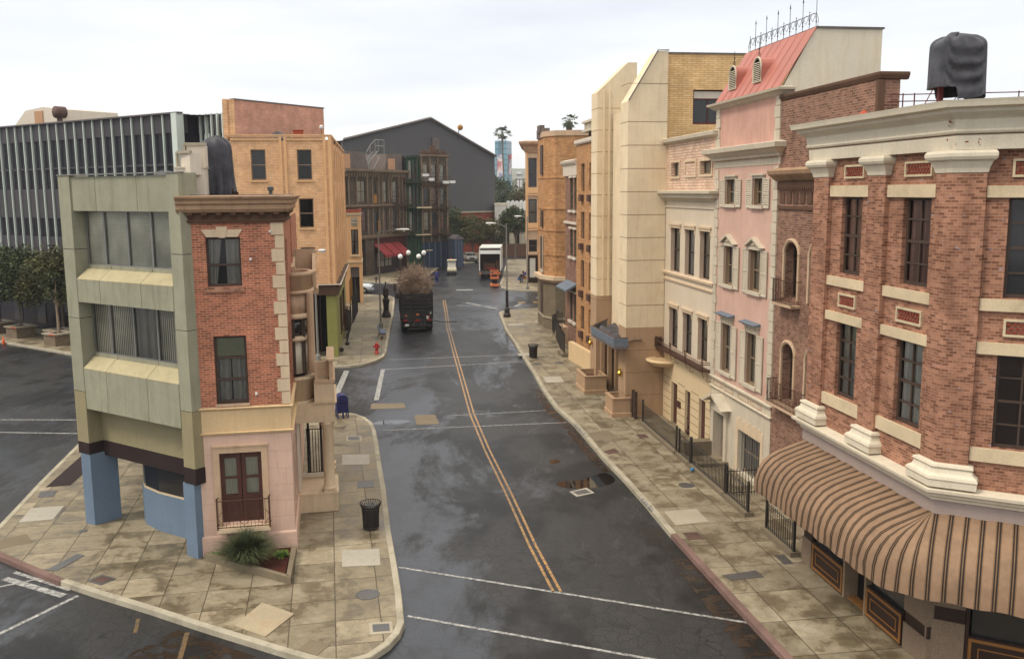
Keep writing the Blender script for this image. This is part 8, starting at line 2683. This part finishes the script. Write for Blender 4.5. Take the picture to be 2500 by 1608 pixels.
# left planters with trees
GP_ = 'trees growing in stone planter boxes by the glass block'
for k, (x, y, lab, lp, mt) in enumerate(((-43.1, 21.1, 'street tree in the leftmost planter box before the glass block', 'stone planter box at the far left with an orange rim edge', 'leaf_dark'), (-38.6, 21.6, 'fullest street tree in the middle planter before the glass block', 'middle fieldstone planter box before the glass block', 'leaf_olive'), (-37.0, 20.6, 'sparse pale-barked tree beside the green office block edge', 'planter box nearest the green office block, with cracked stone sides', 'leaf_dark'), (-47.0, 21.5, 'street tree cut off by the left edge of the view', 'stone planter box partly beyond the left edge', 'leaf_dark'))):
    pl = thing('stone_planter', GR, (x, y), lp, 'planter', 'fieldstone planter boxes')
    m = MB(GR); m.box(x - .75, x + .75, y - .75, y + .75, .15, .95); m.build('box', 'rock', pl)
    m = MB(GR)
    for a, b, c, d in ((-.85, .85, -.85, -.5), (-.85, .85, .5, .85), (-.85, -.5, -.5, .5), (.5, .85, -.5, .5)): m.box(x + a, x + b, y + c, y + d, .95, 1.05)
    m.build('coping', 'concrete', pl)
    m = MB(GR); m.box(x + .2, x + .9, y - .88, y - .852, .96, 1.04); m.build('orange_edge', 'terracotta', pl)
    m = MB(GR); m.box(x - .5, x + .5, y - .5, y + .5, .9, .97); m.build('soil', 'soil', pl)
    if k == 2:
        t_ = tree(x, y, .97, 4.6, 1.1, lab, mt, 500, 30, .11, .12, 'bark_pale', .45, GP_, fr=GR, clumps=10)
    else:
        tree(x, y, .97, 5.9, 3.0, lab, mt, 9000, 20 + k, .12, .14, 'bark', .38, GP_, fr=GR)
tree(-40.8, 23.2, .15, 6.4, 2.1, 'street tree growing close to the glass block wall between the planters', 'leaf_olive', 5500, 27, .12, .13, 'bark', .45, GP_, fr=GR)
cn = thing('traffic_cone', WR, (-38.0, 68.3), 'small bright orange traffic cone at the left kerb', 'traffic cone')
m = MB(WR); m.lathe(-38.0, 68.3, [(.15, .02), (.03, .72), (.001, .72)], 14); m.build('cone', 'cone_orange', cn, True)
m = MB(WR); m.box(-38.22, -37.78, 68.08, 68.52, .0, .03); m.build('foot', 'cone_orange', cn)
cn.location.z = 0; cn.children[0].location.z = .0


def palm(x, y, z, h, r, label, n=30, seed=1, trunk=.3):
    rr = random.Random(seed)
    t_ = thing('palm_tree', WR, (x, y, z), label, 'palm tree', 'tall fan palms')
    m = MB(WR)
    m.tube([(x + .9, y, z), (x + .6, y, z + h * .35), (x + .1, y, z + h * .75), (x, y, z + h)], [trunk * 1.3, trunk, trunk * .8, trunk], 8); m.build('trunk', 'bark', t_)
    m = MB(WR)
    for k in range(n):
        a = 2 * PI * k * .618; e_ = rr.uniform(-.9, 1.3)
        d = Vector((math.cos(a) * math.cos(e_), math.sin(a) * math.cos(e_), math.sin(e_)))
        L = r * rr.uniform(.75, 1.1)
        base = Vector((x, y, z + h)); tip = base + d * L * .6
        s_ = d.cross(Vector((0, 0, 1))).normalized()
        upv = s_.cross(d)
        for j in range(-6, 7):   # fan leaf segments
            an = j / 6 * 1.25
            dd = (d * math.cos(an) + s_ * math.sin(an)).normalized()
            e1 = tip + dd * L * .5 + Vector((0, 0, -.12 * L * abs(j) / 6 - .1 * L))
            wv = dd.cross(upv).normalized() * .05 * L
            i = len(m.v); m.v += [tuple(tip - wv * .5), tuple(tip + dd * L * .25 + wv), tuple(e1), tuple(tip + dd * L * .25 - wv)]; m.f.append([i, i + 1, i + 2, i + 3])
        i = len(m.v); m.v += [tuple(base - s_ * .03 * L), tuple(base + s_ * .03 * L), tuple(tip + s_ * .01), tuple(tip - s_ * .01)]; m.f.append([i, i + 1, i + 2, i + 3])
    ob = m.build('crown', 'leaf_palm', t_, fix=False)
    at = ob.data.attributes.new('rnd', 'FLOAT', 'FACE'); at.data.foreach_set('value', [rr.random() for _ in ob.data.polygons])
    m = MB(WR); m.lathe(x, y, [(.25, z + h - 2.4), (.5, z + h - 1.2), (.6, z + h - .2), (.2, z + h)], 9); m.build('dead_skirt', 'bark', t_)
    return t_


palm(-2.9, 330, 0, 31.0, 3.2, 'very tall fan palm rising before the teal tower', 34, 2, .32)
palm(-5.8, 330, 0, 14.5, 2.2, 'shorter yellowish palm left of the tall one', 22, 5, .3)
palm(9.3, 150, 0, 22.0, 1.5, 'palm top showing above the orange brick houses', 26, 7, .2)

# trees and buildings beyond the street
far = [(-6, 215, 12.5, 4.0, 'leaf_mid', 'green tree at the left of the wooded gap beyond the yard'), (-1.5, 225, 15.0, 4.6, 'leaf_dark', 'tall dark tree in the middle of the wooded gap'), (2.4, 210, 12.2, 3.8, 'leaf_olive', 'olive tree right of the wooded gap'),
       (-4.0, 235, 15.5, 3.4, 'leaf_dark', 'dark pointed tree behind the yard left of the palm'), (4.6, 230, 13.8, 4.2, 'leaf_olive', 'olive tree close to the tan corner house in the distance')]
for k, (x, y, h, r, mt, lab) in enumerate(far):
    tree(x, y, 0, h, r, lab, mt, 4200, 40 + k, .25, .28, 'bark', .2, 'distant trees beyond the yard')
tt = thing('teal_tower', WR, (-17, 640, 0), 'distant teal glass office tower with large printed banners', 'office tower')


def at_(px, py, Y):
    d = _X * ((px - 1250) / 2259.0) + _U * ((804 - py) / 2259.0) + _F
    return d.x / d.y * Y, 11 + d.z / d.y * Y


T0, T1, T2 = at_(1208, 344, 640), at_(1236, 343, 640), at_(1249, 346, 652)
m = MB(WR); m.prism([(T0[0], 640), (T1[0], 636), (T2[0], 650), (T2[0], 670), (T0[0], 670)], 0, T0[1]); m.build('glass_body', 'teal', tt)
def onface(A, B, px, py):
    a = Vector((A[0], A[1], 0)); b = Vector((B[0], B[1], 0)); n_ = Vector(((b - a).y, -(b - a).x, 0)); c = Vector((0, 0, 11))
    d = _X * ((px - 1250) / 2259.0) + _U * ((804 - py) / 2259.0) + _F
    k = (a - c).dot(n_) / d.dot(n_); return c + d * k - n_.normalized() * -.4
FA, FB, FC_ = (T0[0], 640), (T1[0], 636), (T2[0], 650)
for (A, B, quad, mt) in ((FA, FB, ((1215, 377), (1228, 377), (1230, 432), (1214, 432)), 'banner'), (FB, FC_, ((1242, 388), (1247, 388), (1248, 425), (1240, 425)), 'banner'), (FB, FC_, ((1241, 378), (1248, 378), (1247.5, 390), (1241, 390)), 'banner_red')):
    m = MB(WR); q_ = [onface(A, B, *p) for p in quad]; n_ = Vector((0, .3, 0))
    m.v = [tuple(p) for p in q_] + [tuple(p + n_) for p in q_]
    m.f = [[0, 1, 2, 3], [7, 6, 5, 4], [0, 4, 5, 1], [1, 5, 6, 2], [2, 6, 7, 3], [3, 7, 4, 0]]
    m.build('banner', mt, tt)
# yard: pale sheds and tents
yd = thing('white_shed', WR, (-1.5, 172, 0), 'pale grey low shed beyond the trees beside the stage', 'shed')
m = MB(WR); m.box(-3.0, -.9, 170, 176, 0, 8.6); m.build('wall', 'curtain_white', yd)
m = MB(WR); m.box(-3.1, -.8, 169.9, 176.1, 8.6, 8.9); m.build('roof', 'white_wall', yd)
yd = thing('white_tent', WR, (1, 171, 0), 'row of white tents with upright seams at the back of the yard', 'tent')
m = MB(WR); m.box(-.85, 4.5, 170.6, 176, 5, 9.0); m.build('wall', 'white', yd)
m = MB(WR)
for k in range(6): m.box(-.8 + k * .55, -.72 + k * .55, 170.5, 170.6, 5, 9.0)
m.build('seam', 'concrete', yd)
m = MB(WR)
for k in range(5): m.exty([(-.9 + k * .8, 9.0), (-.1 + k * .8, 9.0), (-.4 + k * .8, 9.3 + .15 * (k % 2)), (-.7 + k * .8, 9.3)], 170.6, 174)
m.build('ridge', 'white', yd)
yd = thing('yard_building', WR, (2, 165, 0), 'low grey yard building behind the end of the street', 'building')
m = MB(WR); m.box(-2.9, 6, 164, 168, 0, 6.0); m.build('wall', 'concrete', yd)
m = MB(WR); m.box(-1.2, -.4, 163.9, 164, 0, 5.2); m.box(.8, 1.4, 163.9, 164, 0, 5.2); m.box(-2.6, -1.6, 163.9, 164, .5, 2.5); m.build('opening', 'interior', yd)
hl = thing('hillside_house', WR, (2, 420, 0), 'small white flat-roofed house among distant trees', 'house')
q_ = at_(1268, 422, 420); m = MB(WR); m.box(q_[0] - .8, q_[0] + .9, 420, 426, 0, q_[1] + .8); m.build('wall', 'white', hl)
m = MB(WR); m.box(q_[0] - 1.3, q_[0] + 1.3, 419.5, 426, q_[1] - .9, q_[1] - .6); m.build('roof', 'roof_grey', hl)
sg = thing('timber_frame', WR, (3, 200, 0), 'dark timber scaffold frame among the distant trees', 'scaffold')
q_ = at_(1262, 438, 200); m = MB(WR)
m.box(q_[0] - .35, q_[0] + 2.2, 200, 200.2, q_[1] - .1, q_[1] + .1)
for dx in (-.3, .5, 1.4): m.box(q_[0] + dx, q_[0] + dx + .15, 200, 200.2, 0, q_[1])
m.build('frame', 'frieze_dark', sg)
# low walls, people-height clutter at the road end
m = MB(WR); m.box(-3.0, 6, 158, 158.4, 0, 2.2)
tag(m.build('yard_fence', 'frieze_dark', None, loc=(0, 158, 0)), 'dark low fence closing the end of the street', 'fence')

# ================================================================== HAZE: thin even air round the whole scene
hm = bpy.data.materials.new('thin_haze')
hm.use_nodes = True
hn = hm.node_tree
hn.nodes.clear()
pv = nd(hn, 'ShaderNodeVolumePrincipled')
pv.inputs['Color'].default_value = (0.93, 0.95, 1.0, 1)
pv.inputs['Density'].default_value = 0.00025
ho = nd(hn, 'ShaderNodeOutputMaterial')
hn.links.new(pv.outputs[0], ho.inputs['Volume'])
M['haze'] = hm
m = MB(WR)
m.box(-1700, 1700, -150, 1800, -3.2, 110)
tag(m.build('haze', 'haze'), kind='stuff')
